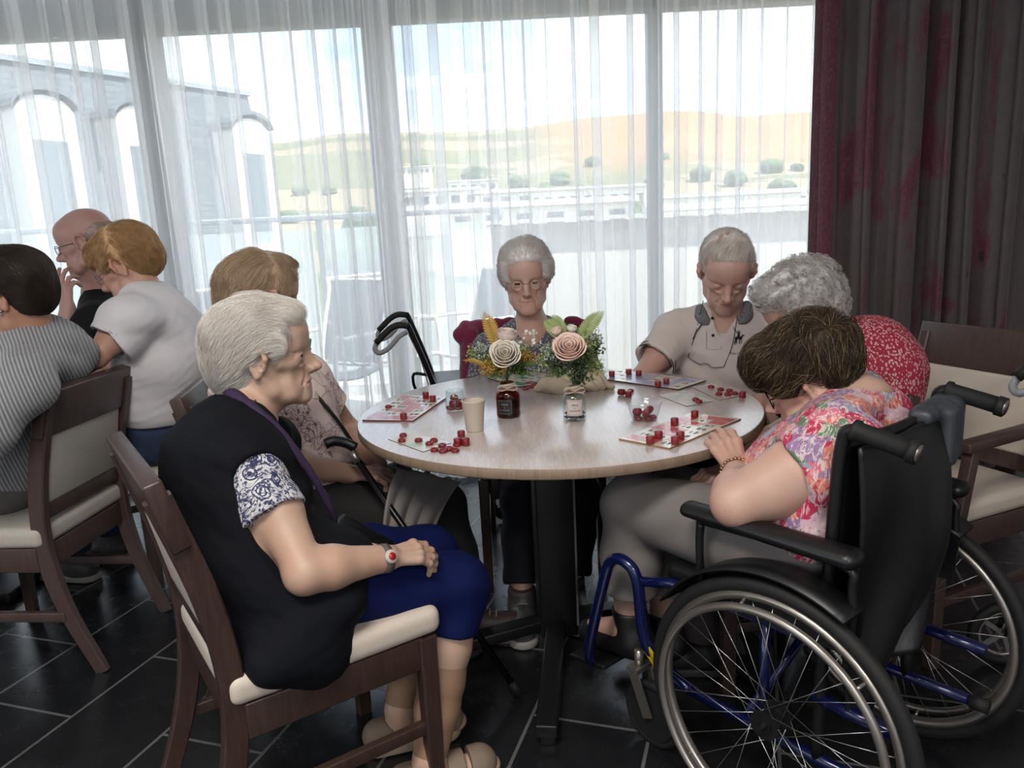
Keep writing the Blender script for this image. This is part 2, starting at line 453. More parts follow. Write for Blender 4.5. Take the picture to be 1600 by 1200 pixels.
def drop_small(v, q, least=400):
    n = len(v); lab = np.arange(n); a = np.concatenate([q[:, 0], q[:, 1], q[:, 2], q[:, 3]]); b = np.concatenate([q[:, 1], q[:, 2], q[:, 3], q[:, 0]])
    A = np.concatenate([a, b]); Bb = np.concatenate([b, a]); o = np.argsort(A, kind='stable'); A = A[o]; Bb = Bb[o]; u, st = np.unique(A, return_index=True)
    for _ in range(400):
        m = np.minimum.reduceat(lab[Bb], st); new = lab.copy(); new[u] = np.minimum(new[u], m); new = new[new]; new = new[new]
        if (new == lab).all(): break
        lab = new
    c = np.bincount(lab, minlength=n); keep = c[lab] >= least; used = np.zeros(n, bool); used[A] = True; keep &= used
    idx = np.cumsum(keep)-1; return v[keep], idx[q[keep[q[:, 0]]]]
def vnoise(P, f, seed=0):
    """cheap smooth pseudo-noise, vectorised, about -1..1"""
    r = np.random.default_rng(seed); out = 0
    for i in range(5):
        w = r.normal(size=3); w = w/np.linalg.norm(w)*f*(.7+.35*i); w2 = r.normal(size=3)*f*.5
        out = out+np.sin(P@w+r.uniform(0, 6)+1.3*np.sin(P@w2+r.uniform(0, 6)))
    return out/3.2
# ================================================================ room shell
def S(o): o['kind'] = 'structure'; return o
def tilemat():
    m = NT('slate floor tiles')
    src = m.mapping(rot=(0, 0, -math.radians(72)), loc=(.13, .07, 0))
    b = m.n('ShaderNodeTexBrick'); m.l(src, b.inputs['Vector']); b.offset = .5
    for k_, v_ in (('Scale', 1.0), ('Mortar Size', .0045), ('Mortar Smooth', .1), ('Brick Width', .62), ('Row Height', .31)): b.inputs[k_].default_value = v_
    b.inputs['Color1'].default_value = (.009, .010, .012, 1); b.inputs['Color2'].default_value = (.015, .016, .018, 1); b.inputs['Mortar'].default_value = (.12, .12, .12, 1)
    n = m.noise(7, 5, .6); m.color(m.mix(n, (.012, .013, .016), b.outputs['Color'], 'ADD')); m.t.nodes[-1]
    c = m.mix(.55, b.outputs['Color'], m.mix(1.0, b.outputs['Color'], m.ramp(n, [(.3, .75), (.7, 1.25)]), 'MULTIPLY')); m.color(c)
    m.l(m.ramp(m.noise(14, 4, .6), [(.3, .20), (.7, .30)]), m.b.inputs['Roughness']); m.b.inputs['Specular IOR Level'].default_value = .6
    m.bump(m.noise(9, 3, .5), .25, .003); m.bump(b.outputs['Fac'], -.6, .002)
    return m.mat
WY = 3.95   # window plane
mb = MB(); mb.box((0, .5, -.05), (9, 7.1, .1)); S(mb.build('floor', tilemat()))
wallm = M('painted plaster', '#d3cdcb', .8, var=.04, bump=.1, bs=90)
ceilm = M('white ceiling paint', '#d8d5d0', .9, var=.03)
mb = MB(); mb.box((0, .45, 2.83), (9, 7.2, .12)); S(mb.build('ceiling', ceilm))
mb = MB(); mb.box((3.62, WY+.02, 1.4), (2.2, .14, 2.8)); S(mb.build('wall_back', wallm))
mb = MB(); mb.box((4.45, .4, 1.4), (.12, 7.0, 2.8)); S(mb.build('wall_right', wallm))
mb = MB(); mb.box((0, -3.1, .5), (9, .12, 1.0)); mb.box((0, -3.1, 2.6), (9, .12, .5))
for x in (-4.0, -1.4, 1.4, 4.0): mb.box((x, -3.1, 1.6), (1.2, .12, 1.8))
S(mb.build('wall_front', wallm))
mb = MB(); mb.box((-4.5, 2.6, 1.4), (.12, 2.8, 2.8)); mb.box((-4.5, -1.2, .45), (.12, 4.9, .9)); mb.box((-4.5, -1.2, 2.6), (.12, 4.9, .5)); S(mb.build('wall_left', wallm))
alum = M('light grey powder coated aluminium', '#7f8387', .45, var=.03)
def wframe():
    for i_, (x0, x1) in enumerate(((-4.45, -4.38), (-3.32, -3.22), (-1.752, -1.695), (-1.66, -1.605), (-.635, -.492), (.725, .795), (2.44, 2.52))):
        mb = MB(); mb.box(((x0+x1)/2, WY, 1.375), (x1-x0, .09, 2.75), bev=.006); S(mb.build('trim_%d' % (i_+3), alum))
wframe()
def window(n, x0, x1):
    mb = MB()
    mb.box(((x0+x1)/2, WY, 2.335), (x1-x0, .10, .20), bev=.008); mb.box(((x0+x1)/2, WY, .05), (x1-x0, .10, .10), bev=.008)
    mb.box(((x0+x1)/2, WY, 2.72), (x1-x0, .10, .06))
    for xe in (x0, x1): mb.box((xe+(.022 if xe == x0 else -.022), WY, 1.375), (.044, .085, 2.75), bev=.006)
    return S(mb.build('window_%d' % n, alum))
glassm = NT('window glass'); glassm.color((1, 1, 1)); gb = glassm.n('ShaderNodeBsdfTransparent'); gl = glassm.n('ShaderNodeBsdfGlossy'); gl.inputs['Roughness'].default_value = .02
gx = glassm.n('ShaderNodeMixShader'); gx.inputs[0].default_value = .05; gb.inputs['Color'].default_value = (.97, .985, .98, 1)
glassm.l(gb.outputs[0], gx.inputs[1]); glassm.l(gl.outputs[0], gx.inputs[2]); glassm.l(gx.outputs[0], glassm.out.inputs['Surface']); glassm = glassm.mat
edges = [(-4.45, -3.22), (-3.22, -1.695), (-1.66, -.545), (-.585, .775), (.735, 2.5)]
for i, (a, b) in enumerate(edges):
    w = window(i+1, a, b)
    for (z0, z1) in ((.10, 2.235), (2.435, 2.69)):
        mb = MB(); mb.box(((a+b)/2, WY+.01, (z0+z1)/2), (b-a-.085, .008, z1-z0)); g = mb.build('pane', glassm, w)
# curtain rails on the ceiling
railm = M('white curtain rail', '#cfcfcf', .4, var=0)
mb = MB(); mb.box((-.9, 3.74, 2.755), (7.0, .05, .03)); S(mb.build('trim_1', railm))
mb = MB(); mb.box((1.9, 3.62, 2.755), (1.6, .04, .03)); S(mb.build('trim_2', railm))
# ---------------------------------------------------------------- sheer curtains
def sheermat():
    m = NT('white sheer voile'); m.color((.92, .93, .94))
    tr = m.n('ShaderNodeBsdfTransparent'); tr.inputs['Color'].default_value = (.98, .98, .98, 1)
    tl = m.n('ShaderNodeBsdfTranslucent'); tl.inputs['Color'].default_value = (.97, .97, .97, 1)
    df = m.n('ShaderNodeBsdfDiffuse'); df.inputs['Color'].default_value = (.9, .91, .92, 1)
    a = m.n('ShaderNodeMixShader'); a.inputs[0].default_value = .22; m.l(tl.outputs[0], a.inputs[1]); m.l(df.outputs[0], a.inputs[2])
    lw = m.n('ShaderNodeLayerWeight'); lw.inputs['Blend'].default_value = .5
    wv = m.noise(3, 3, .6, src=m.mapping((60, 60, 60))); 
    f = m.math('MULTIPLY_ADD', lw.outputs['Facing'], .48, .42)       # threads close up when seen edge-on
    
    b = m.n('ShaderNodeMixShader'); m.l(f, b.inputs[0]); m.l(tr.outputs[0], b.inputs[1]); m.l(a.outputs[0], b.inputs[2]); m.l(b.outputs[0], m.out.inputs['Surface'])
    return m.mat
SHEER = sheermat()
def drape(name, x0, x1, Y, z0, z1, pitch, A, B, mat, seed, label, cat, group=None, nz=10, hem=0.0, flare=.0, sub=26, gather=None, mats=None, lean=0.0):
    r = np.random.default_rng(seed); xs = [x0]
    while xs[-1] < x1: xs.append(xs[-1]+pitch*r.uniform(.55, 1.5)*(1 if gather is None else gather(xs[-1])))
    xs = np.array(xs); nf = len(xs)-1; amp = r.uniform(.6, 1.3, nf)*A; fold = r.uniform(.5, 1.25, nf)*B; ph = r.uniform(-.4, .4, nf)
    pts = []
    zs = np.linspace(z0, z1, nz)
    n = nf*sub+1; v = np.zeros((nz, n, 3))
    wob = r.normal(size=(nf+1,))*.012
    for j, z in enumerate(zs):
        t = (z1-z)/(z1-z0)
        for i in range(n):
            k = min(i//sub, nf-1); u = i/sub-k
            w = xs[k+1]-xs[k]; am = amp[k]*(.75+.35*t+flare*t*math.sin(k*2.1)); ph2 = 2*PI*u
            x = xs[k]+u*w + fold[k]*w*math.sin(2*ph2)*(.5+.5*math.cos(ph2*.5+ph[k]))*.5 + (wob[k]*(1-u)+wob[k+1]*u)*t*math.sin(z*1.3+k) + lean*t
            y = Y-am*math.sin(ph2)*(1+.25*math.sin(z*2.3+k*1.7)*t)
            v[j, i] = (x, y, z)
    idx = np.arange(nz*n).reshape(nz, n)
    q = np.stack([idx[:-1, :-1], idx[:-1, 1:], idx[1:, 1:], idx[1:, :-1]], -1).reshape(-1, 4)
    o = link(name, np_mesh(name, v.reshape(-1, 3), q), None, [mat]); return tag(o, label, cat, group)
G = 'sheer curtains across the window front'
drape('sheer_curtain', -4.4, -1.50, 3.74, .02, 2.74, .125, .030, .55, SHEER, 3, 'white sheer curtain over the left window behind the bald man', 'curtain', G)
drape('sheer_curtain', -1.56, -.50, 3.72, .02, 2.74, .105, .032, .6, SHEER, 8, 'white sheer curtain behind the sandy haired woman, left of the wide window post', 'curtain', G)
drape('sheer_curtain', -.56, -.40, 3.70, .02, 2.74, .05, .028, .8, SHEER, 5, 'narrow bunched sheer curtain edge hanging in front of the wide window post', 'curtain', G)
drape('sheer_curtain', -.42, 1.55, 3.75, .02, 2.74, .115, .024, .5, SHEER, 12, 'white sheer curtain behind the white haired woman with round glasses', 'curtain', G)
# ---------------------------------------------------------------- heavy curtain
def heavymat():
    m = NT('taupe and crimson jacquard'); src = m.mapping((1, 1, .35))
    z = m.noise(5.5, 4, .6, 1.2, src=m.mapping((1, .3, .30)))
    f = m.ramp(z, [(.52, 0.0), (.60, 1.0)])
    sc_ = m.noise(34, 4, .6, 1.6, src=src); fl = m.ramp(sc_, [(.47, 0.0), (.50, 1.0), (.53, 0.0)])
    xs_ = m.n('ShaderNodeSeparateXYZ'); m.l(m.co(), xs_.inputs[0]); f = m.math('MAXIMUM', f, m.ramp(m.math('SUBTRACT', xs_.outputs['X'], .95), [(.455, 0.0), (.465, 1.0), (.53, 1.0), (.55, 0.0)]))
    base = m.mix(m.noise(30, 4, .6), (.072, .054, .054), (.115, .090, .089))
    red = m.mix(fl, (.10, .016, .036), (.20, .05, .085))
    sp = m.ramp(m.voro(6, 'F1', src=m.mapping((1, 1, .5))), [(.07, 1.0), (.10, 0.0)])
    c = m.mix(m.math('MULTIPLY', f, .9), base, red); m.color(m.mix(m.math('MULTIPLY', sp, .8), c, (.012, .010, .012)))
    m.set(Roughness=.62, Sheen_Weight=.25); m.bump(m.noise(500, 2), .25, .001); m.bump(sc_, .2, .002); return m.mat
HEAVY = heavymat()
hc = drape('drape_curtain', 1.40, 2.28, 3.60, .015, 2.74, .155, .062, .70, HEAVY, 21, 'floor length taupe and burgundy patterned curtain at the right of the windows', 'curtain', None, nz=16, flare=.25, sub=30)
sol = hc.modifiers.new('thick', 'SOLIDIFY'); sol.thickness = .003
# ================================================================ outside
terr = M('pale terrace paving', '#b9b6b0', .8, var=.08, vs=3)
mb = MB(); mb.box((-1, 5.6, -.06), (14, 3.1, .10)); S(mb.build('ground_terrace', terr))
parm = M('white rendered parapet', '#cfcfcc', .8, var=.03)
mb = MB(); mb.box((2.6, 5.9, .62), (5.4, .14, 1.28), bev=.01); mb.box((2.6, 5.88, 1.285), (5.5, .24, .03)); S(mb.build('wall_terrace', parm))
# glass balustrade
gm = M('grey steel handrail', '#9aa2a8', .4, .3, var=0)
fg = NT('frosted balustrade glass'); t1 = fg.n('ShaderNodeBsdfTransparent'); t2 = fg.n('ShaderNodeBsdfTranslucent'); t2.inputs['Color'].default_value = (.85, .9, .9, 1)
fm = fg.n('ShaderNodeMixShader'); fm.inputs[0].default_value = .45; fg.l(t1.outputs[0], fm.inputs[1]); fg.l(t2.outputs[0], fm.inputs[2]); fg.l(fm.outputs[0], fg.out.inputs['Surface'])
rt = empty('balustrade', (-3, 5.95, -.01), 'steel and glass terrace balustrade outside the left windows', 'railing')
mb = MB(); mb.box((-3.6, 5.95, 1.385), (7.2, .06, .045), bev=.01); mb.build('handrail', gm, rt)
for x in (-7, -5.6, -4.2, -2.8, -1.4, -.06): mb = MB(); mb.box((x, 5.95, .69), (.045, .045, 1.38)); mb.build('post', gm, rt)
for x in (-6.3, -4.9, -3.5, -2.1, -.73): mb = MB(); mb.box((x, 5.95, .70), (1.3, .012, 1.2)); mb.build('pane', fg.mat, rt)
# outdoor chairs and table
wht = M('white outdoor metal', '#dcdcdc', .4, var=0); mesh = M('grey sling mesh', '#8c9296', .7, var=.05)
def outchair():
    r = empty('garden_chair', (0, 0, 0))
    for s_ in (-1, 1):
        mb = MB(); mb.tube(bez([(s_*.27, .25, 0), (s_*.27, .23, .62), (s_*.27, .12, .66), (s_*.27, -.2, .66)], 16), .014, 8); mb.build('leg', wht, r)
        mb = MB(); mb.tube(bez([(s_*.25, -.30, 0), (s_*.25, -.18, .42), (s_*.25, -.33, .98)], 12), .014, 8); mb.build('leg', wht, r)
    mb = MB(); mb.grid(lambda u, w: ((u-.5)*.5, .24-w*.44, .44-.03*math.sin(PI*w)), 8, 8); mb.grid(lambda u, w: ((u-.5)*.5, .232-w*.43, .43-.03*math.sin(PI*w)), 8, 8); mb.tube([(-.25, .24, .44), (.25, .24, .44)], .014, 8, m=1); mb.build('seat', [mesh, wht], r)
    mb = MB(); mb.grid(lambda u, w: ((u-.5)*.5, -.195-.13*w+.03*math.sin(PI*u), .46+.5*w), 8, 8); mb.grid(lambda u, w: ((u-.5)*.5, -.205-.13*w+.03*math.sin(PI*u), .46+.5*w), 8, 8); mb.tube([(-.25, -.33, .97), (.25, -.33, .97)], .014, 8, m=1); mb.tube([(-.25, -.26, .7), (.25, -.26, .7)], .012, 8, m=1); mb.build('backrest', [mesh, wht], r)
    return r
oc = outchair()
for i, (px_, py_, Y, a, lb) in enumerate([(520, 600, 4.75, 2.6, 'white framed garden chair with grey mesh outside, left of the wide window post'), (612, 610, 5.25, -2.5, 'white framed garden chair outside, partly hidden by the wide window post'), (320, 600, 5.0, .6, 'white framed garden chair outside behind the blonde person in the white T-shirt'), (735, 600, 5.3, 2.2, 'white framed garden chair outside, behind the walking frame handles')]):
    o = oc if i == 0 else copy_tree(oc)
    p = at(px_, py_, Y); o.location = (p[0], Y, -.01); o.rotation_euler = (0, 0, a); tag(o, lb, 'chair', 'garden chairs on the terrace')
# ---------------------------------------------------------------- mansard building on the left
slate = NT('blue grey slate'); b = slate.n('ShaderNodeTexBrick'); slate.l(slate.mapping((1, 1, 1), rot=(PI/2, 0, 0)), b.inputs['Vector'])
for k_, v_ in (('Scale', 1.0), ('Mortar Size', .012), ('Brick Width', .35), ('Row Height', .2)): b.inputs[k_].default_value = v_
b.inputs['Color1'].default_value = (.115, .135, .16, 1); b.inputs['Color2'].default_value = (.15, .17, .19, 1); b.inputs['Mortar'].default_value = (.08, .09, .11, 1); slate.color(b.outputs['Color']); slate.set(Roughness=.6); slate = slate.mat
stone = M('pale stone', '#d5d3cd', .8, var=.04); darkw = M('dark window pane', '#5d686e', .2, var=0)
B0 = V(-17.2, 16.5, 0); B1 = V(-8.9, 30.7, 0); bd = nrm(B1-B0); bn = V(bd[1], -bd[0], 0)   # bn faces the terrace
RB = np.stack([bd, -bn, V(0, 0, 1)], 1); LB = np.linalg.norm(B1-B0)
rt = empty('mansard_building', (B1[0], B1[1], -4), 'long slate mansard building with white arched dormers seen through the left curtains', 'building')
top = 6.55; zb = -4.0
def Q(u, w, z): return B0+bd*u-bn*w+V(0, 0, z)
mb = MB(); inn = .9
mb.add([Q(-4, 0, zb), Q(LB+1.3, 0, zb), Q(LB+.1, inn, top), Q(-4, inn, top), Q(-4, 9, zb), Q(LB+1.3, 9, zb), Q(LB+.1, 8, top), Q(-4, 8, top)],
       [(0, 1, 2, 3), (1, 5, 6, 2), (5, 4, 7, 6), (4, 0, 3, 7), (3, 2, 6, 7), (4, 5, 1, 0)]); mb.build('roof', slate, rt)
mb = MB(); mb.add([Q(-4, inn-.12, top-.05), Q(LB+.2, inn-.12, top-.05), Q(LB+.2, inn+.1, top-.05), Q(-4, inn+.1, top-.05), Q(-4, inn-.12, top+.12), Q(LB+.2, inn-.12, top+.12), Q(LB+.2, inn+.1, top+.12), Q(-4, inn+.1, top+.12)], [(0, 1, 5, 4), (1, 2, 6, 5), (2, 3, 7, 6), (3, 0, 4, 7), (4, 5, 6, 7)]); mb.build('ridge', M('zinc ridge', '#8d979d', .5, var=0), rt)
def dormer(u):
    w = 1.7; z0, z1 = .6, 4.9; mb = MB()
    arch = [(-w/2, z0), (w/2, z0), (w/2, z1)]+[(w/2*math.cos(t), z1+.55*math.sin(t)) for t in np.linspace(.15, PI-.15, 9)]+[(-w/2, z1)]
    n = len(arch); vs = [Q(u+a, -.35, z) for a, z in arch]+[Q(u+a, 1.6, z) for a, z in arch]
    mb.add(vs, [tuple(range(n))]+[(i, i+n, (i+1) % n+n, (i+1) % n) for i in range(n)]); d = mb.build('dormer', stone, rt)
    mb = MB(); cap_ = [(w/2*1.15*math.cos(t), z1+.05+.62*math.sin(t)) for t in np.linspace(0, PI, 11)]; cap2 = [(a*1.0, z+.14) for a, z in cap_]
    n = 11; vs = [Q(u+a, -.5, z) for a, z in cap_]+[Q(u+a, -.5, z) for a, z in cap2]+[Q(u+a, 1.6, z) for a, z in cap2]
    mb.add(vs, [(i, i+1, n+i+1, n+i) for i in range(n-1)]+[(n+i, n+i+1, 2*n+i+1, 2*n+i) for i in range(n-1)]); mb.build('dormer_roof', slate, d)
    mb = MB()
    a0, a1, b0, b1 = -.5, .5, 1.0, 4.2
    mb.add([Q(u+a0, -.38, b0), Q(u+a1, -.38, b0), Q(u+a1, -.38, b1), Q(u+a0, -.38, b1)]+[Q(u+a0, -.2, b0), Q(u+a1, -.2, b0), Q(u+a1, -.2, b1), Q(u+a0, -.2, b1)], [(0, 1, 2, 3), (0, 4, 5, 1), (1, 5, 6, 2), (2, 6, 7, 3), (3, 7, 4, 0)]); mb.build('pane', darkw, d)
for u in (7.9, 10.9, 15.4): dormer(u)
# ---------------------------------------------------------------- valley, hills, town
crest = [(-200, 250), (300, 240), (480, 234), (560, 222), (640, 221), (760, 219), (850, 211), (920, 200), (1000, 194), (1050, 189), (1110, 191), (1160, 199), (1210, 193), (1300, 188), (1800, 200)]
def terrain(nm, Y0, Y1, zfun, mat, x0=-1.3, x1=1.3, nx=120, ny=40):
    vs = []
    for j in range(ny):
        t = j/(ny-1); Y = Y0*(Y1/Y0)**t
        for i in range(nx):
            a = x0+(x1-x0)*i/(nx-1); vs.append((a*Y, Y, zfun(a, Y)))
    idx = np.arange(nx*ny).reshape(ny, nx); q = np.stack([idx[:-1, :-1], idx[:-1, 1:], idx[1:, 1:], idx[1:, :-1]], -1).reshape(-1, 4)
    return S(link(nm, np_mesh(nm, np.array(vs), q), None, [mat]))
cx_ = [c[0] for c in crest]; cy_ = [c[1] for c in crest]
def crestz(a, Y):
    px_ = 800+1200*a*.99; py_ = np.interp(px_, cx_, cy_); hy = 348-(px_-800)*.0483
    return CAM_H+(hy-py_)/1200*Y*1.0
def zt(a, Y):
    if Y < 300: return -9+ (Y/300)*14+.8*math.sin(a*20+Y*.05)
    t = min(1, (Y-300)/600); t = t*t*(3-2*t); return 5+(crestz(a, 900)-5)*t+2.0*math.sin(a*17+Y*.02)*(1-t)
fm = NT('fields and hedges')
geo = fm.co('Object'); sp_ = fm.n('ShaderNodeSeparateXYZ'); fm.l(geo, sp_.inputs[0])
gold = fm.mix(fm.noise(.012, 4, .6), (.25, .13, .052), (.33, .185, .08)); green = fm.mix(fm.noise(.02, 4, .6), (.08, .10, .045), (.17, .16, .08))
pale = fm.mix(fm.ramp(fm.noise(.015, 3, .5, src=fm.mapping((.3, 1, 1))), [(.42, 0.0), (.5, 1.0)], 'CONSTANT'), green, (.23, .19, .115))
fx = fm.ramp(fm.math('MULTIPLY_ADD', sp_.outputs['X'], .004, .35), [(.42, 0.0), (.62, 1.0)])
fy = fm.ramp(fm.math('MULTIPLY', sp_.outputs['Y'], .001), [(.46, 0.0), (.56, 1.0)])
fm.color(fm.mix(fm.math('MULTIPLY', fx, fy), pale, gold)); fm.set(Roughness=.95)
terrain('ground_hills', 8, 1500, zt, fm.mat)
def lump(seed, n=3):
    bm = bmesh.new(); bmesh.ops.create_icosphere(bm, subdivisions=n, radius=1)
    P = np.array([v.co[:] for v in bm.verts]); d = vnoise(P, 3.2, seed)*.16+vnoise(P, 9, seed+1)*.08
    for v, k in zip(bm.verts, d): v.co *= (1+k); v.co.z = v.co.z*.8+.75
    me = bpy.data.meshes.new('town_tree'); bm.to_mesh(me); bm.free(); return me
treem = M('tree foliage', '#4c5f3c', .9, var=.35, vs=1.5, bump=.5, bs=4, bd=.1)
ms = [lump(k) for k in (1, 2, 3)]
for m_ in ms: m_.materials.append(treem)
rr = random.Random(5)
HB0 = [(905, 210, 34), (1130, 150, 26), (690, 170, 16), (1200, 190, 16), (740, 300, 18), (790, 150, 10), (650, 420, 16), (840, 90, 20), (1150, 80, 16)]
spots = [((x-800)/1200*Y, Y, w/2+1) for x, Y, w in HB0]; i = 0
while i < 64:
    a = rr.uniform(-.28, .42); Y = rr.choice([rr.uniform(95, 200), rr.uniform(220, 520)]); s_ = rr.uniform(1.6, 3.4)*(1+Y/320)
    if any(abs(a*Y-x) < s_*1.25+w and abs(Y-y) < s_*1.2+8 if w > 6 else math.hypot(a*Y-x, Y-y) < (s_*1.25+w) for x, y, w in spots): continue
    spots.append((a*Y, Y, s_*1.25)); i += 1
    o = bpy.data.objects.new('town_tree', ms[i % 3]); COL.objects.link(o); o.location = (a*Y, Y, zt(a, Y)-1); o.scale = (s_, s_*.8, s_*.85); o.rotation_euler = (0, 0, rr.uniform(0, 6))
    tag(o, 'hazy green tree among the houses of the valley beyond the terrace', 'tree', 'trees in the valley')
hw = M('white town wall', '#e2e0da', .8, var=.05); hr = M('pale flat roof', '#c7cacb', .6, var=.05); hg = M('house window band', '#6f777c', .3, var=0)
HB = [(905, 296, 210, 34, 9, 'long white building with a row of windows in the valley, largest of the town'), (1130, 306, 150, 26, 6, 'wide low white hall in the valley at the right of the slim window post'), (690, 300, 170, 16, 5, 'low pale building in the valley near the wide window post'), (1200, 300, 190, 16, 7, 'white house in the valley beside the burgundy curtain'),
      (740, 284, 300, 18, 6, 'small white house on the slope, above and left of the round glasses woman'), (790, 302, 150, 10, 4, 'small white shed among trees in the valley'), (650, 262, 420, 16, 6, 'white farmhouse high on the slope right of the wide window post'), (840, 322, 90, 20, 4, 'nearest flat pale roof below the hills'), (1150, 324, 80, 16, 3, 'flat pale roof just above the white parapet on the right')]
for (px_, py_, Y, w, h, lb) in HB:
    p = at(px_, py_, Y); z = p[2]; r = empty('town_house', (p[0], Y, z-h), lb, 'building', 'buildings in the valley')
    mb = MB(); mb.box((p[0], Y, z-h*.9), (w, 10, h*1.8)); mb.build('wall', hw, r)
    mb = MB(); mb.box((p[0], Y, z+.25), (w+1.2, 11.5, .6)); mb.build('roof', hr, r)
    k = max(2, int(w/3.2))
    for i in range(k):
        mb = MB(); mb.box((p[0]-w/2+(i+.5)*w/k, Y-5.05, z-h*.35), (w/k*.5, .2, h*.3)); mb.build('window', hg, r)
# ================================================================ materials for furniture
def woodmat(name, c1, c2, rough=.35, sc_=1.0, bump=.08):
    m = NT(name); src = m.mapping((6*sc_, 6*sc_, .6*sc_)); n = m.noise(14, 5, .65, 1.0, src=src); n2 = m.noise(2.5, 3, .5)
    m.color(m.mix(m.math('MULTIPLY', n2, .35), m.mix(m.ramp(n, [(.3, 0.0), (.7, 1.0)]), c1, c2), tuple(c*.75 for c in c1))); m.set(Roughness=rough); m.bump(n, bump, .001); return m.mat
WALN = woodmat('dark walnut stain', hexc('#32241f'), hexc('#483630'))
WALG = woodmat('greyed walnut stain', hexc('#40322f'), hexc('#54433f'))
def upholmat(name, c, speck=0.0):
    m = NT(name); c = hexc(c)
    n = m.noise(150, 3, .6); m.color(m.mix(n, tuple(x*(.93-speck) for x in c), tuple(min(1, x*1.05) for x in c))); m.set(Roughness=.5 if not speck else .85); m.bump(m.noise(320 if speck else 60, 3, .6), .15+speck, .001); return m.mat
BEIGE = upholmat('beige vinyl', '#c8bdb1'); SPECK = upholmat('speckled ivory cloth', '#b9b3ab', .22)
def curve_beam(mb, pts, w, h, m=0):
    """rectangular section swept in local YZ plane; w across x, h across the curve"""
    P = bez(pts, 20); mb.sweep(P, rrect(w, h, .004, 1), up=(1, 0, 0), m=m, smooth=False)
def side_chair(name, back, wood, seatm, T=.875, arms=False, W=.42):
    r = empty(name, (0, 0, 0)); hw = W/2
    for s_ in (-1, 1):
        mb = MB(); mb.sweep([(s_*(hw-.005), .20, 0), (s_*(hw-.005), .20, .41)], rrect(.036, .042, .004, 1), up=(0, 1, 0), scales=[.85, 1], smooth=False); mb.build('front_leg', wood, r)
        mb = MB(); P = bez([(s_*(hw-.025), -.315, 0), (s_*(hw-.018), -.235, .22), (s_*(hw-.014), -.205, .42), (s_*(hw-.014), -.225, .62), (s_*(hw-.014), -.285, T-.03)], 20)
        n = len(P); mb.sweep(P, rrect(.048, .030, .004, 1), up=(1, 0, 0), smooth=False, scales=[.8+.2*min(1, i/n*3) for i in range(n)]); mb.build('rear_leg', wood, r)
    rh = .125; mb = MB(); y0, z0, y1, z1 = -.252-.040*(1-rh/.155), T-rh, -.292, T
    dy, dz = nrm(V(0, y1-y0, z1-z0))[1:]; R = np.stack([V(1, 0, 0), V(0, dz, -dy), V(0, dy, dz)], 1)
    mb.box((0, (y0+y1)/2+.0, (z0+z1)/2), (W+.02, .034, rh+.012), R, bev=.005); mb.build('top_rail', wood, r)
    mb = MB(); mb.box((0, -.209, .515), (W-.05, .026, .05), rot_axis((1, 0, 0), .08), bev=.004); mb.build('back_rail', wood, r)
    Rp = rot_axis((1, 0, 0), .20)
    mb = MB(); mb.box((0, -.232, .648), (W-.068, .036, .225), Rp, bev=.012); mb.build('backrest', back, r)
    mb = MB()
    mb.box((0, .205, .375), (W-.06, .024, .075), bev=.003); mb.box((0, -.20, .375), (W-.06, .024, .075), bev=.003)
    for s_ in (-1, 1): mb.box((s_*(hw-.008), 0, .375), (.024, .38, .075), bev=.003)
    mb.build('seat_frame', wood, r)
    for s_ in (-1, 1): mb = MB(); mb.box((s_*(hw-.010), -.02, .19), (.020, .44, .030), bev=.003); mb.build('stretcher', wood, r)
    # cushion
    s = Sdf(); s.box((0, .01, .443), (W+.022, .455, .062), .022, 0); s.disp(lambda P: -.006*np.exp(-((P[..., 0]/.16)**2+(P[..., 1]/.16)**2)), .006)
    s.build('seat', seatm, r, res=.006)
    if arms:
        for s_ in (-1, 1):
            mb = MB(); mb.beam((s_*(hw+.012), -.27, .655), (s_*(hw+.012), .16, .64), .045, .028, bev=.006); mb.build('armrest', wood, r)
            mb = MB(); mb.beam((s_*(hw+.012), .17, .36), (s_*(hw+.012), .12, .635), .032, .032, bev=.004); mb.build('arm_post', wood, r)
    return r
def place(r, x, y, th, z=0): r.location = (x, y, z); r.rotation_euler = (0, 0, th); return r
ch1 = side_chair('dining_chair', BEIGE, WALN, BEIGE)
tag(place(ch1, -.496, 1.584, -.976), 'dark wood chair with beige seat under the white haired woman in the navy waistcoat', 'chair')
ch2 = side_chair('dining_chair', SPECK, WALG, SPECK)
tag(place(ch2, -1.587, 2.342, 1.483), 'dark wood chair with speckled ivory back under the person in the ribbed grey cardigan', 'chair')
chB = copy_tree(ch1); tag(place(chB, -.61, 2.19, -1.42), 'dark wood chair almost hidden behind the white haired woman, under the sandy haired woman', 'chair')
chC = copy_tree(ch1); tag(place(chC, .085, 2.76, PI+.02), 'dark wood chair draped with a burgundy jacket, under the woman facing the camera', 'chair')
chD = copy_tree(ch1); tag(place(chD, .80, 2.82, PI-.55), 'dark wood chair under the man in the pale polo shirt', 'chair')
chI = copy_tree(ch2); tag(place(chI, -1.12, 2.83, 1.35), 'dark wood chair under the blonde person in the white T-shirt', 'chair')
chH = copy_tree(ch2); tag(place(chH, -1.62, 3.26, 2.2), 'dark wood chair under the bald man in black', 'chair')
ch3 = side_chair('dining_armchair', BEIGE, WALG, BEIGE, T=.885, arms=True, W=.47)
tag(place(ch3, 1.235, 2.235, math.radians(113)), 'empty wooden armchair with beige seat and back beside the wheelchair', 'chair')
chE = side_chair('dining_chair', BEIGE, WALN, BEIGE, T=.79); tag(place(chE, .72, 2.10, math.radians(97)), 'dark wood chair hidden under the woman in the red and white blouse', 'chair')
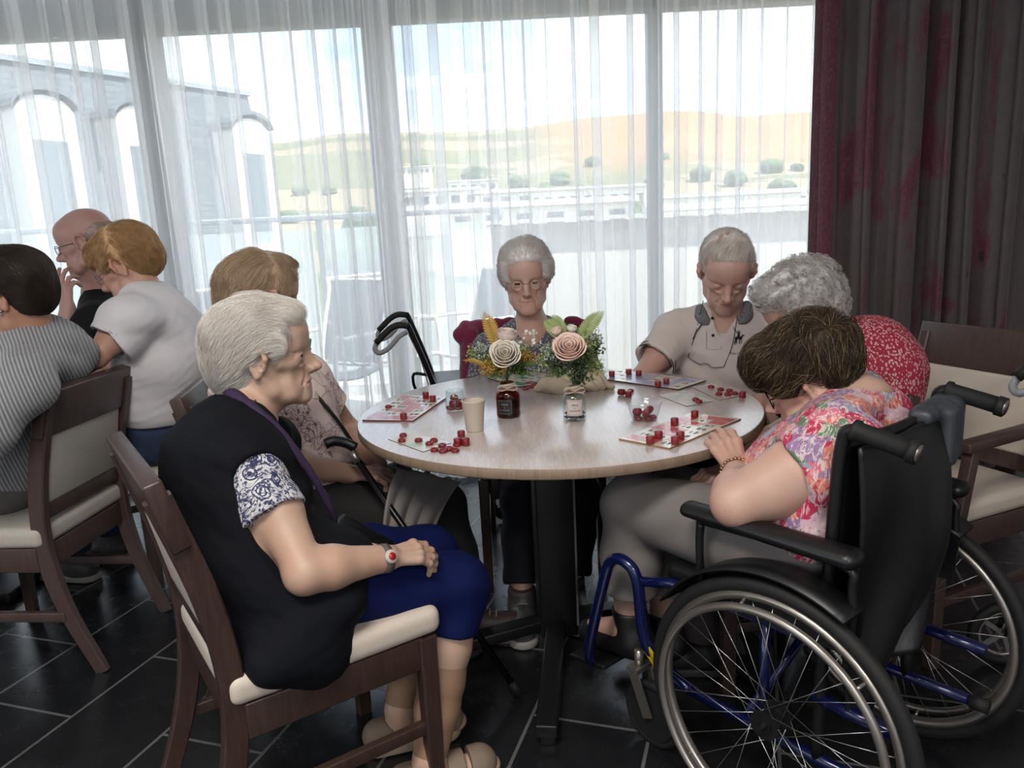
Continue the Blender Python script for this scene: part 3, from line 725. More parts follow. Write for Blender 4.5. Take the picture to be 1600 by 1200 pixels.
# ================================================================ round table
TX, TY, TR = .129, 2.175, .575
oak = NT('grey washed oak laminate'); src = oak.mapping((14, 1.3, 1), rot=(0, 0, .35)); n1 = oak.noise(7, 6, .65, .8, src=src); n2 = oak.noise(30, 4, .6, src=src)
oak.color(oak.mix(oak.ramp(n2, [(.35, 0.0), (.7, .5)]), oak.mix(oak.ramp(n1, [(.3, 0.0), (.7, 1.0)]), hexc('#b4a9a5'), hexc('#cfc5c1')), hexc('#9e918c'))); oak.set(Roughness=.30, Coat_Weight=1.0, Coat_Roughness=.20); oak.b.inputs['Specular IOR Level'].default_value = .6; oak.bump(n2, .06, .001); oak = oak.mat
edge = woodmat('oak edge banding', hexc('#7d6a5d'), hexc('#96836f'), .45)
black = M('black powder coat', '#0b0b0c', .45, var=0); chrome = M('brushed steel', '#9b9b9b', .3, .9, var=0)
tb = empty('round_table', (TX, TY, 0), 'large round table with pale oak top on a black pedestal in the centre', 'table')
mb = MB(); n = 96; prof = [(0, .722), (TR-.02, .722), (TR-.002, .724), (TR, .727), (TR, .745), (TR-.002, .749), (TR-.006, .75), (0, .75)]
mb.lathe(prof[:6], (TX, TY, 0), n, m=1); mb.lathe(prof[5:], (TX, TY, 0), n, m=0); mb.build('tabletop', [oak, edge], tb)
mb = MB(); mb.box((TX-.025, TY, .38), (.115, .10, .68), rotz(.1), bev=.006); mb.build('pedestal', black, tb)
mb = MB(); mb.box((TX+.0355, TY-.052, .40), (.006, .006, .64), rotz(.1)); mb.build('edge_highlight', chrome, tb)  # thin bright bar standing in for the highlight along the pedestal edge
mb = MB(); mb.box((TX-.025, TY, .712), (.5, .5, .02), bev=.004); mb.build('mounting_plate', black, tb)
for a in (197, 263, 17, 83):
    a = math.radians(a); d = V(math.cos(a), math.sin(a), 0); c = V(TX-.025, TY, 0)
    mb = MB(); mb.beam(c+d*.05+V(0, 0, .075), c+d*.50+V(0, 0, .045), .055, .035, bev=.004); mb.box(c+d*.47+V(0, 0, .016), (.04, .04, .032), bev=.004); mb.build('foot', black, tb)
# table at the left edge, where the second group plays
t2 = empty('dining_table', (-2.25, 2.95, 0), 'table of the group at the left edge, mostly hidden behind them', 'table')
mb = MB(); mb.box((-2.12, 2.85, .735), (1.15, .75, .03), rotz(.12), bev=.004); mb.build('tabletop', [oak], t2)
mb = MB(); mb.box((-2.12, 2.85, .36), (.1, .1, .70)); mb.box((-2.12, 2.85, .02), (.5, .5, .04), bev=.01); mb.build('pedestal', black, t2)
# ================================================================ people
def skinmat(name, c, blot=.12, wr=.5):
    m = NT(name); c = hexc(c); n = m.noise(9, 4, .6); n2 = m.noise(70, 3, .6)
    red = (min(1, c[0]*1.0), c[1]*.86, c[2]*.82)
    a = m.mix(m.ramp(n, [(.35, 0.0), (.68, 1.0)]), c, red); sp = m.ramp(m.voro(55, 'F1', src=m.warp(30, .02)), [(.10, 1.0), (.22, 0.0)]); msk = m.ramp(m.noise(14, 2), [(.55, 0.0), (.65, .5)])
    a = m.mix(m.math('MULTIPLY', sp, msk), a, tuple(x*.62 for x in c)); m.color(a)
    m.set(Roughness=.5, Subsurface_Weight=.05, Subsurface_Scale=.01); m.b.inputs['Subsurface Radius'].default_value = (1, .35, .2)
    wv = m.noise(120, 4, .65, .6, src=m.mapping((1, 1, 1.8))); m.bump(wv, .30*wr, .0025); m.bump(m.voro(330, 'F1'), .12, .0006); m.bump(n2, .2*wr, .003); return m.mat
def hairmat(name, c1, c2, c3=None):
    m = NT(name); n = m.noise(22, 4, .6, 1.0); n2 = m.noise(260, 2, .5, src=m.mapping((1, 1, .25)))
    a = m.mix(m.ramp(n, [(.3, 0.0), (.7, 1.0)]), hexc(c1), hexc(c2)); m.color(m.mix(m.math('MULTIPLY', n2, .5), a, hexc(c3 or c1))); m.set(Roughness=.48, Specular_IOR_Level=.35)
    m.bump(n2, .3, .002); return m.mat
LIP = M('aged lips', '#a67d70', .5, var=.1); EYEW = M('eye white', '#8f8680', .3, var=0); IRIS = M('brown iris', '#3a2c22', .1, var=0)
def head(S, H, R, sc_=1.0, age=1.0, nose=1.0, jaw=1.0, wide=1.0, eyes='open', mouth=0.0, ears=True, fat=1.0):
    """adult head sculpted in its own frame: x right, y forward, z up, origin between the ears at eye level"""
    h = S.fr(H, R, sc_); w = wide
    h.ell((0, -.020, .044), (.0765*w, .096, .082), .02); h.ell((0, .020, .030), (.067*w, .068, .070), .03)
    h.ell((0, .030, -.040), (.050*w, .052, .064), .03)
    for s_ in (-1, 1):
        h.cap((s_*.058*w, -.004, -.040), (s_*.050*w*fat, .012, -.072), .015*jaw*fat, .014*fat, .03); h.cap((s_*.050*w*fat, .012, -.072), (s_*.016, .072, -.100), .013*fat, .012, .022)
        h.cap((s_*.058*w, .034, -.010), (s_*.036, .066, -.022), .012, .013, .018)           # cheekbone
        h.ell((s_*.034*w, .054, -.056), (.017*fat, .020, .022), .022)
        h.ell((s_*.031, .0860, .0015), (.0215, .0190, .0150), .012, 's')
        h.ell((s_*.048, .074, -.044), (.014, .012, .020), .018, 's') if age > 1 and fat <= 1 else None
    h.ell((0, .0735, -.1000), (.0185, .0150, .0145), .018)
    h.ell((0, .070, -.082), (.022, .016, .014), .02)
    h.cap((-.036, .0660, .0235), (-.010, .0765, .0215), .0125, .0115, .012); h.cap((.036, .0660, .0235), (.010, .0765, .0215), .0125, .0115, .012); h.ell((0, .060, .055), (.046, .026, .034), .03)
    h.cap((0, .0800, .014), (0, .0925, -.010), .0075, .0072, .010); h.cap((0, .0925, -.010), (0, .1075+.006*(nose-1)*5, -.030), .0070, .0088*nose, .008)
    h.cap((0, .078, .004), (0, .088, -.034), .0105, .0135, .012)
    h.ell((0, .1065+.006*(nose-1)*5, -.0335), (.0098*nose, .0095, .0085), .006); h.cap((0, .103, -.040), (0, .094, -.0455), .0045, .004, .005)
    for s_ in (-1, 1):
        h.ell((s_*.0120*nose, .0945, -.0360), (.0066, .0100, .0075), .006); h.ell((s_*.0062, .1005, -.0440), (.0034, .0050, .004), .003, 's')
        h.ell((s_*.031, .0665, .0), .0162, .005)                       # lids over the eyeball
        h.cap((s_*.020, .0800, .0088), (s_*.041, .0755, .0078), .0012, .0012, .003, 's')
    h.ell((0, .074, -.066), (.026, .0145, .022), .014)
    h.cap((0, .0885, -.047), (0, .0885, -.058), .0016, .0020, .005, 's')
    h.cap((-.016, .0835, -.0622), (0, .0885, -.0605), .0032, .0040, .005); h.cap((.016, .0835, -.0622), (0, .0885, -.0605), .0032, .0040, .005)
    h.cap((-.013, .0825, -.0715), (.013, .0825, -.0715), .0050, .0050, .006); h.cap((-.014, .083, -.0800), (.014, .083, -.0800), .0022, .0022, .006, 's')
    h.cap((-.0225, .0820, -.0672), (0, .0948, -.0662), .0009, .0010, .004, 's'); h.cap((.0225, .0820, -.0672), (0, .0948, -.0662), .0009, .0010, .004, 's')
    if eyes == 'open':
        for s_ in (-1, 1): h.ell((s_*.031, .0840, -.0005), (.0142, .0125, .0040), .0015, 's')
    else:
        for s_ in (-1, 1): h.cap((s_*.031-.013, .0810, -.0055), (s_*.031+.013, .0810, -.0055), .0013, .0013, .002, 's')
    if age:
        for s_ in (-1, 1):
            h.cap((s_*.0185, .0900, -.038), (s_*.030, .0745, -.068), .0020*age, .0022*age, .008, 's')    # nasolabial fold
            h.cap((s_*.027, .0755, -.076), (s_*.029, .0700, -.098), .0014*age, .0010*age, .006, 's')     # marionette line
            h.cap((s_*.018, .0830, -.0165), (s_*.042, .0730, -.0185), .0018*age, .0013*age, .005, 's')   # under the eye
            h.ell((s_*.037, .044, -.088), (.013, .017, .013), .016)                                      # jowl
            for q in range(3): h.cap((s_*.047, .066, .001+q*.004), (s_*.060, .048, -.007+q*.010), .0008*age, .0006, .003, 's')
        for z in (.042, .052, .062): h.cap((-.034, .0785-(z-.04)*.25, z), (0, .0872-(z-.04)*.25, z+.002), .0009*age, .0009, .003, 's'); h.cap((.034, .0785-(z-.04)*.25, z), (0, .0872-(z-.04)*.25, z+.002), .0009*age, .0009, .003, 's')
        for q in range(-2, 3): h.cap((q*.006, .0925-abs(q)*.0012, -.050), (q*.006, .0925-abs(q)*.0012, -.057), .0006, .0006, .0015, 's')
    if ears:
        for s_ in (-1, 1):
            E = rot_axis((0, 0, 1), -s_*.42)
            e = Sdf(h.W((s_*.0725*w, -.006, -.004)), R@E@rot_axis((1, 0, 0), -.22), sc_*(1.14 if age else .95)); e.L = h.L
            e.ell((s_*.004, 0, .002), (.0062, .0165, .030), .006)
            pts = [(s_*.009, .012, -.010), (s_*.010, .014, .012), (s_*.012, .004, .028), (s_*.013, -.012, .025), (s_*.013, -.018, .006), (s_*.010, -.012, -.014), (s_*.006, -.002, -.028)]
            e.chain(pts, [.0036, .0040, .0044, .0044, .0040, .0038, .0062], .006)
            e.ell((s_*.012, -.001, .006), (.0055, .0090, .014), .003, 's'); e.ell((s_*.010, .006, -.008), (.005, .005, .006), .003, 's')
    return h
def in_lips(h, C):
    q = (C-h.O)@h.R/h.sc; x = np.abs(q[:, 0]); return (x < .0195) & (q[:, 1] > .0775) & (q[:, 2] < -.0590-.14*x+.0) & (q[:, 2] > -.0765+.28*x)
def eyeballs(h, parent, look=(0, 0, 0), iris=IRIS):
    for s_ in (-1, 1):
        c = h.W((s_*.031, .0665, -.0005)); d = nrm(h.R@(V(0, 1, 0)+V(*look))); Rr = frame(d); mb = MB(); r = .0142*h.sc
        seg, ring = 20, 16
        vs = []; 
        for j in range(ring+1):
            ph = PI*j/ring
            for i in range(seg): th = 2*PI*i/seg; vs.append(c+Rr@(r*V(math.sin(ph)*math.cos(th), math.cos(ph), math.sin(ph)*math.sin(th))))
        for j in range(ring): mb.add([vs[k] for k in range(j*seg, (j+2)*seg)], [(i, (i+1) % seg, seg+(i+1) % seg, seg+i) for i in range(seg)], 1 if j < 5 else 0, True)
        mb.build('eye', [EYEW, iris], parent)
def brows(h, parent, mat, n=60, seed=0, th=1.0):
    r = np.random.default_rng(seed); mb = MB()
    for s_ in (-1, 1):
        for i in range(n):
            t = r.uniform(0, 1); x = .012+.030*t; z = .0235+.0065*math.sin(t*PI*.8)+r.uniform(-.0022, .0022)*th; y = .0885-.010*t*t-.0015
            p = h.W((s_*x, y, z)); q = h.W((s_*(x+.007), y-.0008-.003*t, z+.0015)); mb.tube([p, (p+q)/2+h.R@V(0, .0012, .0005), q], .00042*th, 3, scales=[1, .8, .2])
    return mb.build('eyebrows', mat, parent)
def strands(vol, roots, flow, steps=7, step=.010, lift=.0010, r=.00042, jit=.25, seed=0, sink=.35, drop=0.0):
    """thin tapered locks combed over the surface of `vol`"""
    rg = np.random.default_rng(seed); n = len(roots); P = roots.copy(); pts = [P.copy()]; J = rg.normal(size=(n, 3))*jit; ln = rg.uniform(.6, 1.25, n)[:, None]
    hgt = rg.uniform(.2, 1.6, n)*lift
    for i in range(steps):
        g = vol.grad(P, .003); d = flow(P)+J*(.6+.4*i/steps); d = d-g*(d*g).sum(-1, keepdims=True); d /= np.linalg.norm(d, axis=-1, keepdims=True)+1e-9
        P = P+d*step*ln; D = vol.ev(P); tgt = hgt*math.sin(PI*min(1, (i+1.5)/steps))+ (i/steps)**2*lift*drop
        g = vol.grad(P, .003); P = P+g*np.clip(tgt-D, -.006, .006)[:, None]; pts.append(P.copy())
    pts = np.stack(pts, 1); m = steps+1
    T = np.gradient(pts, axis=1); T /= np.linalg.norm(T, axis=-1, keepdims=True)+1e-9
    A = np.cross(T, V(.3, .2, 1)); A /= np.linalg.norm(A, axis=-1, keepdims=True)+1e-9; Bv = np.cross(T, A)
    w = np.interp(np.arange(m)/(m-1), [0, .5, 1], [.9, 1, .12])*r; rw = rg.uniform(.6, 1.5, n)
    vs = []
    for k in range(3):
        a = 2*PI*k/3; vs.append(pts+(A*math.cos(a)+Bv*math.sin(a))*(w[None, :, None]*rw[:, None, None]))
    vs = np.stack(vs, 2).reshape(-1, 3); idx = np.arange(n*m*3).reshape(n, m, 3); q = []
    for k in range(3):
        k2 = (k+1) % 3; q.append(np.stack([idx[:, :-1, k], idx[:, :-1, k2], idx[:, 1:, k2], idx[:, 1:, k]], -1).reshape(-1, 4))
    return vs, np.concatenate(q)
def hair(h, parent, mat, vol, flow, n=3500, res=.004, keep=None, seed=0, mat2=None, frac=.3, **kw):
    """hair cap volume + combed locks, one mesh.  vol: Sdf in world;  flow(q)->direction in head frame"""
    v, q = vol.mesh(res); rg = np.random.default_rng(seed+5); fc = v[q].mean(1)
    loc = lambda P: (P-h.O)@h.R/h.sc
    g = vol.grad(fc, .004); out = rg.choice(len(fc), n*2)
    roots = fc[out]+rg.normal(size=(len(out), 3))*.001
    if keep is not None: roots = roots[keep(loc(roots))]
    roots = roots[:n]
    fl = lambda P: flow(loc(P))@h.R.T
    sv, sq = strands(vol, roots, fl, seed=seed, **kw)
    mi = None
    if mat2 is not None:
        st = (sv.shape[0]//len(roots)); sel = (np.random.default_rng(seed+9).random(len(roots)) < frac)&True; mi = np.concatenate([np.zeros(len(q), int), sel[sq[:, 0]//st].astype(int)])
    me = np_mesh('hair', np.concatenate([v, sv]), np.concatenate([q, sq+len(v)]), mi=mi); return link('hair', me, parent, [mat] if mat2 is None else [mat, mat2])
def hand(S, wrist, d, nrm_, side, curl=(.3, .35, .4, .45), th=(.5, .3), sc_=1.0, spread=.10, thumb_in=.3, fat=1.0):
    """d: finger direction, nrm_: back of the hand, side: +1 thumb on the x side. curls = per-finger bend (rad per joint)"""
    y = nrm(d); z = nrm(V(*nrm_)-y*(V(*nrm_)@y)); x = np.cross(y, z); R = np.stack([x, y, z], 1); h = S.fr(wrist, R, sc_)
    h.cap((0, -.02, 0), (0, .012, 0), .020*fat, .019*fat, .012, ax=(1, 0, 0), f=1.25)
    xs = [.028, .010, -.009, -.026]; yl = [.083, .087, .082, .073]; L = [(.040, .024, .020), (.044, .028, .021), (.041, .025, .020), (.032, .019, .018)]
    for i in range(4):
        X = xs[i]*side
        h.cap((X*.45, .012, 0), (X, yl[i]-.004, 0), .0130*fat, .0102*fat, .010)
        h.ell((X, yl[i], .003), (.0095, .011, .0095), .006)
        a = spread*(1.5-i)*side*.6; p = V(X, yl[i], 0); dx = math.sin(a); pitch = 0
        rr = [.0093, .0086, .0078, .0068]
        cs = (curl[i]*.9, curl[i]*1.15, curl[i]*.8)
        for j in range(3):
            pitch += cs[j]; dv = V(dx*math.cos(pitch), math.cos(a)*math.cos(pitch), -math.sin(pitch)); q = p+dv*L[i][j]
            h.cap(p, q, rr[j]*fat*.97, rr[j+1]*fat, .0035 if j else .006); 
            if j < 2: h.ell(q, rr[j+1]*1.08*fat, .003)
            if j == 2: h.ell(q-dv*.004+V(0, 0, .0048)*1, (.0052, .0070, .0030), .002)
            p = q
    # thumb leaves the side of the palm near its base
    t0 = V(.016*side, .018, -.006); a, b = th
    d1 = nrm(V(side*math.sin(a+.35), math.cos(a+.35), -thumb_in)); t1 = t0+d1*.040; d2 = nrm(V(side*math.sin(a), math.cos(a), -thumb_in-.1)); t2 = t1+d2*.032; d3 = nrm(V(side*math.sin(a-b), math.cos(a-b), -thumb_in-.25)); t3 = t2+d3*.024
    h.cap(t0, t1, .0150*fat, .0120*fat, .012); h.cap(t1, t2, .0115*fat, .0100*fat, .005); h.cap(t2, t3, .0102*fat, .0080*fat, .004)
    h.cap((0, .03, -.006), (-.012*side, .06, -.008), .010*fat, .012*fat, .012)
    for i in range(3): h.cap((xs[i]*side*.7, .035, .011), (xs[i]*side, yl[i], .0095), .0017, .0022, .005)      # tendons
    return h
def arm(S, sh, el, wr, r=(.050, .043, .040, .025), k=.02, elbow=.034, cloth=0.0):
    sh, el, wr = V(*sh), V(*el), V(*wr); m1 = sh+(el-sh)*.45; m2 = el+(wr-el)*.30
    S.cap(sh, m1, r[0]+cloth, r[1]+.002+cloth, k); S.cap(m1, el, r[1]+.002+cloth, elbow+cloth, k); S.cap(el, m2, elbow+cloth, r[2]+cloth, k); S.cap(m2, wr, r[2]+cloth, r[3]+cloth, k)
def leg(S, hip, kn, an, r=(.085, .058, .050, .034), k=.03, cloth=0.0, calf=.053):
    hip, kn, an = V(*hip), V(*kn), V(*an); S.cap(hip, kn, r[0]+cloth, r[1]+cloth, k); m = kn+(an-kn)*.35; S.cap(kn, m, r[1]*.93+cloth, calf+cloth, k); S.cap(m, an, calf+cloth, r[3]+cloth, k)
def foot(S, an, d, r=1.0, L=.24):
    d = nrm(V(d[0], d[1], 0)); a = V(*an); z = a[2]; hl = V(a[0], a[1], .038)-d*.045
    S.cap(a, V(a[0], a[1], .045), .034*r, .036*r, .02); S.cap(hl, hl+d*(L-.08), .034*r, .028*r, .02); S.ell(hl+d*(L-.075)-V(0, 0, .008), (.040*r, .048*r, .024*r), .02, R=frame(d)); return S
def torso(S, pel, chest, neck, lat, w=(.155, .145, .165), dep=(.115, .110, .105), k=.06, belly=None, grow=0.0, bust=None, shw=None, shr=.058):
    """pelvis -> waist -> chest -> neck base; lat = unit lateral axis"""
    pel, chest, neck, lat = V(*pel), V(*chest), V(*neck), nrm(lat); mid = (pel+chest)/2
    r = [d+grow for d in dep]; f = [(a+grow)/(d+grow) for a, d in zip(w, dep)]
    S.cap(pel, mid, r[0], r[1], k, ax=lat, f=(f[0]+f[1])/2); S.cap(mid, chest, r[1], r[2], k, ax=lat, f=(f[1]+f[2])/2)
    up = nrm(neck-chest); S.cap(chest, neck-up*.03, r[2], .055+grow, k, ax=lat, f=1.35)
    if shw:
        for s_ in shw: S.cap(neck-up*.045, V(*s_), .045+grow, shr+grow, .05)
    if belly is not None: S.ell(belly[0], V(*belly[1])+grow, .05)
    if bust is not None:
        for b in bust: S.ell(b[0], b[1]+grow, .05)
def folds(f=60, a=.0025, seed=1, dirv=None):
    if dirv is None: return lambda P: -a*vnoise(P, f, seed)
    d = nrm(dirv); return lambda P: -a*(np.abs(np.sin((P@d)*f+1.6*vnoise(P, f*.35, seed)))**1.5-.4)
def report(nm, **pt):
    pass

def human(root, H, R, hs, hk, pel, chest, nk, lat, arms_, legs_, skin, res=.0034, tw=None, td=None, eyes_look=(0, 0, 0), neck=(.048, .054), armr=(.050, .043, .040, .025), legr=(.082, .056, .050, .034), feet=True, fullhands=True):
    """one continuous body from its joints; returns (body sdf, head frame, object)"""
    s = Sdf(); h = head(s, H, R, hs, **hk); T = nrm(np.cross(V(0, 0, 1), lat)) 
    s.cap(H+R@V(0, -.032, -.040), nk, neck[0], neck[1], .03); s.cap(H+R@V(0, .028, -.085), nk+T*.03, .024, .030, .04)
    for q in (-1, 1): s.cap(H+R@V(q*.045, -.01, -.05), nk+T*.040+lat*q*.012, .008, .008, .014)
    torso(s, pel, chest, nk, lat, tw or (.150, .140, .160), td or (.110, .105, .100), shw=[a[0] for a in arms_])
    for a in arms_:
        arm(s, a[0], a[1], a[2], armr)
        if len(a) > 3: hand(s, a[2], *a[3][:3], **a[3][3])
    for l in legs_:
        leg(s, l[0], l[1], l[2], legr)
        if feet: foot(s, l[2], l[3])
    b = s.build('body', [skin, LIP], root, res, lambda C: np.where(in_lips(h, C), 1, 0))
    if hk.get('eyes', 'open') == 'open': eyeballs(h, root, eyes_look)
    return s, h, b
def shirt(root, name, mat, pel, chest, nk, lat, arms_, frac=(.6, .6), grow=.016, tw=None, td=None, neckr=.060, vneck=.05, fa=.004, ff=30, res=.004, hem=.0, sl=.064, extra=None, seed=1, nf=.0, hemcut=None, shr=.052, cuffs=True):
    T = nrm(np.cross(V(0, 0, 1), lat)); v = Sdf()
    torso(v, pel, chest, nk, lat, tw or (.150, .140, .160), td or (.110, .105, .100), grow=grow, shw=[a[0] for a in arms_], shr=shr)
    if extra: extra(v)
    v.ell(nk-T*.03+V(0, 0, -.035), (.075, .07, .05), .03)
    if hemcut is not None: v.plane(*hemcut)
    for a, f in zip(arms_, frac):
        ce = a[0]+(a[1]-a[0])*min(f, 1.0); v.cap(a[0], ce, sl, sl*.98, .035, cut=f <= 1)
        if f > 1: e2 = a[1]+(a[2]-a[1])*(f-1); v.cap(ce, e2, sl*.95, sl*.72, .02, cut=True); ce = e2; d_ = nrm(a[2]-a[1])
        else: d_ = nrm(a[1]-a[0])
        v.cap(ce-d_*.012, ce+d_*.03, sl*.84 if f <= 1 else sl*.60, sl*.84 if f <= 1 else sl*.60, .003, 's')
    up = nrm(nk-chest); tF = T*(.012+nf)
    v.sub(Sdf().cap(nk+tF+V(0, 0, .08), nk+tF+V(0, 0, .005), neckr, neckr*.93, .01).cap(nk+T*.075+V(0, 0, .02), nk+T*.13-V(0, 0, vneck), .045, .012, .02), .006)
    v.disp(folds(ff, fa, seed, V(.5, .3, .8)+T*.4), fa*2); v.disp(folds(85, .0010, seed+3), .003)
    o = v.build(name, mat, root, res); return v, o
def trousers(root, name, mat, pel, legs_, grow=.014, r=(.092, .070, .068, .060), end=.93, res=.0045, extra=None, seed=2, fa=.004):
    t = Sdf(); t.ell(pel, (.155, .14, .115), .04)
    for l in legs_:
        m = l[1]+(l[2]-l[1])*.4; e = l[1]+(l[2]-l[1])*end
        t.cap(l[0], l[1], r[0]+grow*.3, r[1], .04); t.cap(l[1], m, r[1], r[2], .03); t.cap(m, e, r[2], r[3], .02, cut=True)
    if extra: extra(t)
    t.disp(folds(34, fa, seed, V(.5, .4, .7)), .008); return t.build(name, mat, root, res)
def shoe(root, an, d, mat, sole, name='shoe', L=.26, w=1.0, res=.004):
    d = nrm(V(d[0], d[1], 0)); a = V(an[0], an[1], 0); hl = a-d*.05; z0 = an[2]-.085
    hl = hl+V(0, 0, max(z0, 0)); a = a+V(0, 0, max(z0, 0))
    u = Sdf(); u.cap(hl+V(0, 0, .050), hl+d*(L-.09)+V(0, 0, .045), .040*w, .042*w, .03); u.cap(a+V(0, 0, .11), hl+d*.03+V(0, 0, .05), .044*w, .044*w, .03); u.plane(hl+V(0, 0, .022), (0, 0, -1)); u.plane(a+V(0, 0, .125), (0, 0, 1))
    u.disp(folds(90, .001, 3), .003); o = u.build(name, mat, root, res)
    s = Sdf(); s.cap(hl+V(0, 0, .015), hl+d*(L-.09)+V(0, 0, .015), .043*w, .046*w, .02); s.plane(hl+V(0, 0, .002), (0, 0, -1)); s.plane(hl+V(0, 0, .027), (0, 0, 1)); s.build('sole', sole, o, res)
    mb = MB(); sd_ = np.cross(d, V(0, 0, 1))
    for i in range(5):
        c = hl+d*(.085+i*.020)+V(0, 0, .098-i*.006); mb.tube([c+sd_*.020, c+V(0, 0, .003), c-sd_*.020], .0018, 5)
    mb.build('laces', sole, o); return o
def glasses(h, root, mat, rx=.024, ry=.019, r=.0011, lensm=None, temple=True, dy=0):
    mb = MB()
    for s_ in (-1, 1):
        c = V(s_*.031, .094+dy, -.003); mb.tube([h.W(c+V(rx*math.cos(a), -abs(rx*math.cos(a))*.10, ry*math.sin(a))) for a in np.linspace(0, 2*PI, 29)[:-1]], r, 6, closed=True)
        if temple: mb.tube([h.W(p) for p in (V(s_*.054, .090+dy, .003), V(s_*.070, .060, .004), V(s_*.076, .010, .004), V(s_*.074, -.012, -.010))], r, 6)
    mb.tube([h.W(p) for p in (V(-.009, .096+dy, .0), V(0, .099+dy, .003), V(.009, .096+dy, .0))], r, 6)
    o = mb.build('glasses', mat, root)
    if lensm:
        for s_ in (-1, 1):
            mb = MB(); n = 24; vs = [h.W(V(s_*.031+rx*math.cos(a), .0935+dy-abs(rx*math.cos(a))*.10, -.003+ry*math.sin(a))) for a in np.linspace(0, 2*PI, n+1)[:-1]]; mb.add(vs+[p+h.R@V(0, .0012, 0) for p in vs], [tuple(range(n)), tuple(reversed(range(n, 2*n)))]+[(i, (i+1) % n, n+(i+1) % n, n+i) for i in range(n)]); mb.build('lens', lensm, o)
    return o
_lg = NT('spectacle lens'); _a = _lg.n('ShaderNodeBsdfTransparent'); _b = _lg.n('ShaderNodeBsdfGlossy'); _b.inputs['Roughness'].default_value = .03; _c = _lg.n('ShaderNodeMixShader'); _c.inputs[0].default_value = .03
_lg.l(_a.outputs[0], _c.inputs[1]); _lg.l(_b.outputs[0], _c.inputs[2]); _lg.l(_c.outputs[0], _lg.out.inputs['Surface']); LENS = _lg.mat
def hairvol(h, hs, parts, cuts=(), amp=.003, f=75):
    vol = Sdf(); q = vol.fr(h.O, h.R, hs)
    for p in parts: q.ell(p[0], p[1], p[2] if len(p) > 2 else .02)
    for p in cuts: q.ell(p[0], p[1], p[2] if len(p) > 2 else .012, 's')
    vol.disp(lambda P: -amp*vnoise((P-h.O)@h.R*V(1, .5, 1), f, 4)-amp*.7*vnoise(P, 28, 3), amp*2); return vol
def nz(d): return d/(np.linalg.norm(d, axis=-1, keepdims=True)+1e-9)
FACECUT = [((0, .112, -.028), (.095, .062, .088), .015), ((.094, .001, -.008), (.036, .025, .038), .006), ((-.094, .001, -.008), (.036, .025, .038), .006), ((.085, .055, -.055), (.03, .05, .05), .01), ((-.085, .055, -.055), (.03, .05, .05), .01)]
CAPPARTS = [((0, -.024, .050), (.087, .104, .083)), ((0, -.070, .010), (.074, .066, .080), .03), ((0, .040, .088), (.058, .048, .030)), ((.066, .010, .030), (.019, .042, .040)), ((-.066, .010, .030), (.019, .042, .040))]
NAPE = [((0, -.068, -.045), (.055, .045, .042), .03)]
# ---------------------------------------------------------------- the white haired woman in the navy waistcoat (front left)
SK1 = skinmat('pale aged skin', '#b59a88')
HW = hairmat('white hair', '#d9d3cb', '#f0ece6', '#b5aea6'); NAVY = M('navy quilted cloth', '#070a12', .85, var=.3, vs=30, bump=.3, bs=700, spec=.2); BLUE = M('royal navy trousers', '#031042', .85, var=.12, bump=.25, bs=600, spec=.2)
def paisley():
    m = NT('navy paisley on white'); w = m.warp(28, .012)
    v = m.voro(26, 'F1', src=w); rings = m.math('SINE', m.math('MULTIPLY', v, 34.0)); e = m.voro(26, 'DISTANCE_TO_EDGE', src=w)
    v2 = m.voro(115, 'F1', src=w); 
    a = m.ramp(rings, [(.30, 0.0), (.45, 1.0)]); b = m.ramp(v2, [(.30, 1.0), (.38, 0.0)]); ed = m.ramp(e, [(.012, 1.0), (.022, 0.0)])
    f = m.math('MAXIMUM', m.math('MULTIPLY', a, m.ramp(v, [(.42, 1.0), (.5, .25)])), m.math('MAXIMUM', m.math('MULTIPLY', b, .95), m.math('MULTIPLY', ed, .3)))
    an = m.noise(21, 3, .55, 2.4, src=m.mapping((1, 1, .7))); f = m.math('MAXIMUM', f, m.ramp(an, [(.455, 0.0), (.475, 1.0), (.505, 1.0), (.525, 0.0)])); an = m.noise(33, 2, .5, 1.5); f = m.math('MAXIMUM', f, m.ramp(an, [(.60, 0.0), (.62, 1.0)]))
    m.color(m.mix(f, (.56, .56, .58), (.018, .025, .085))); m.set(Roughness=.8); m.bump(m.noise(600, 2), .2, .001); return m.mat
PAIS = paisley()
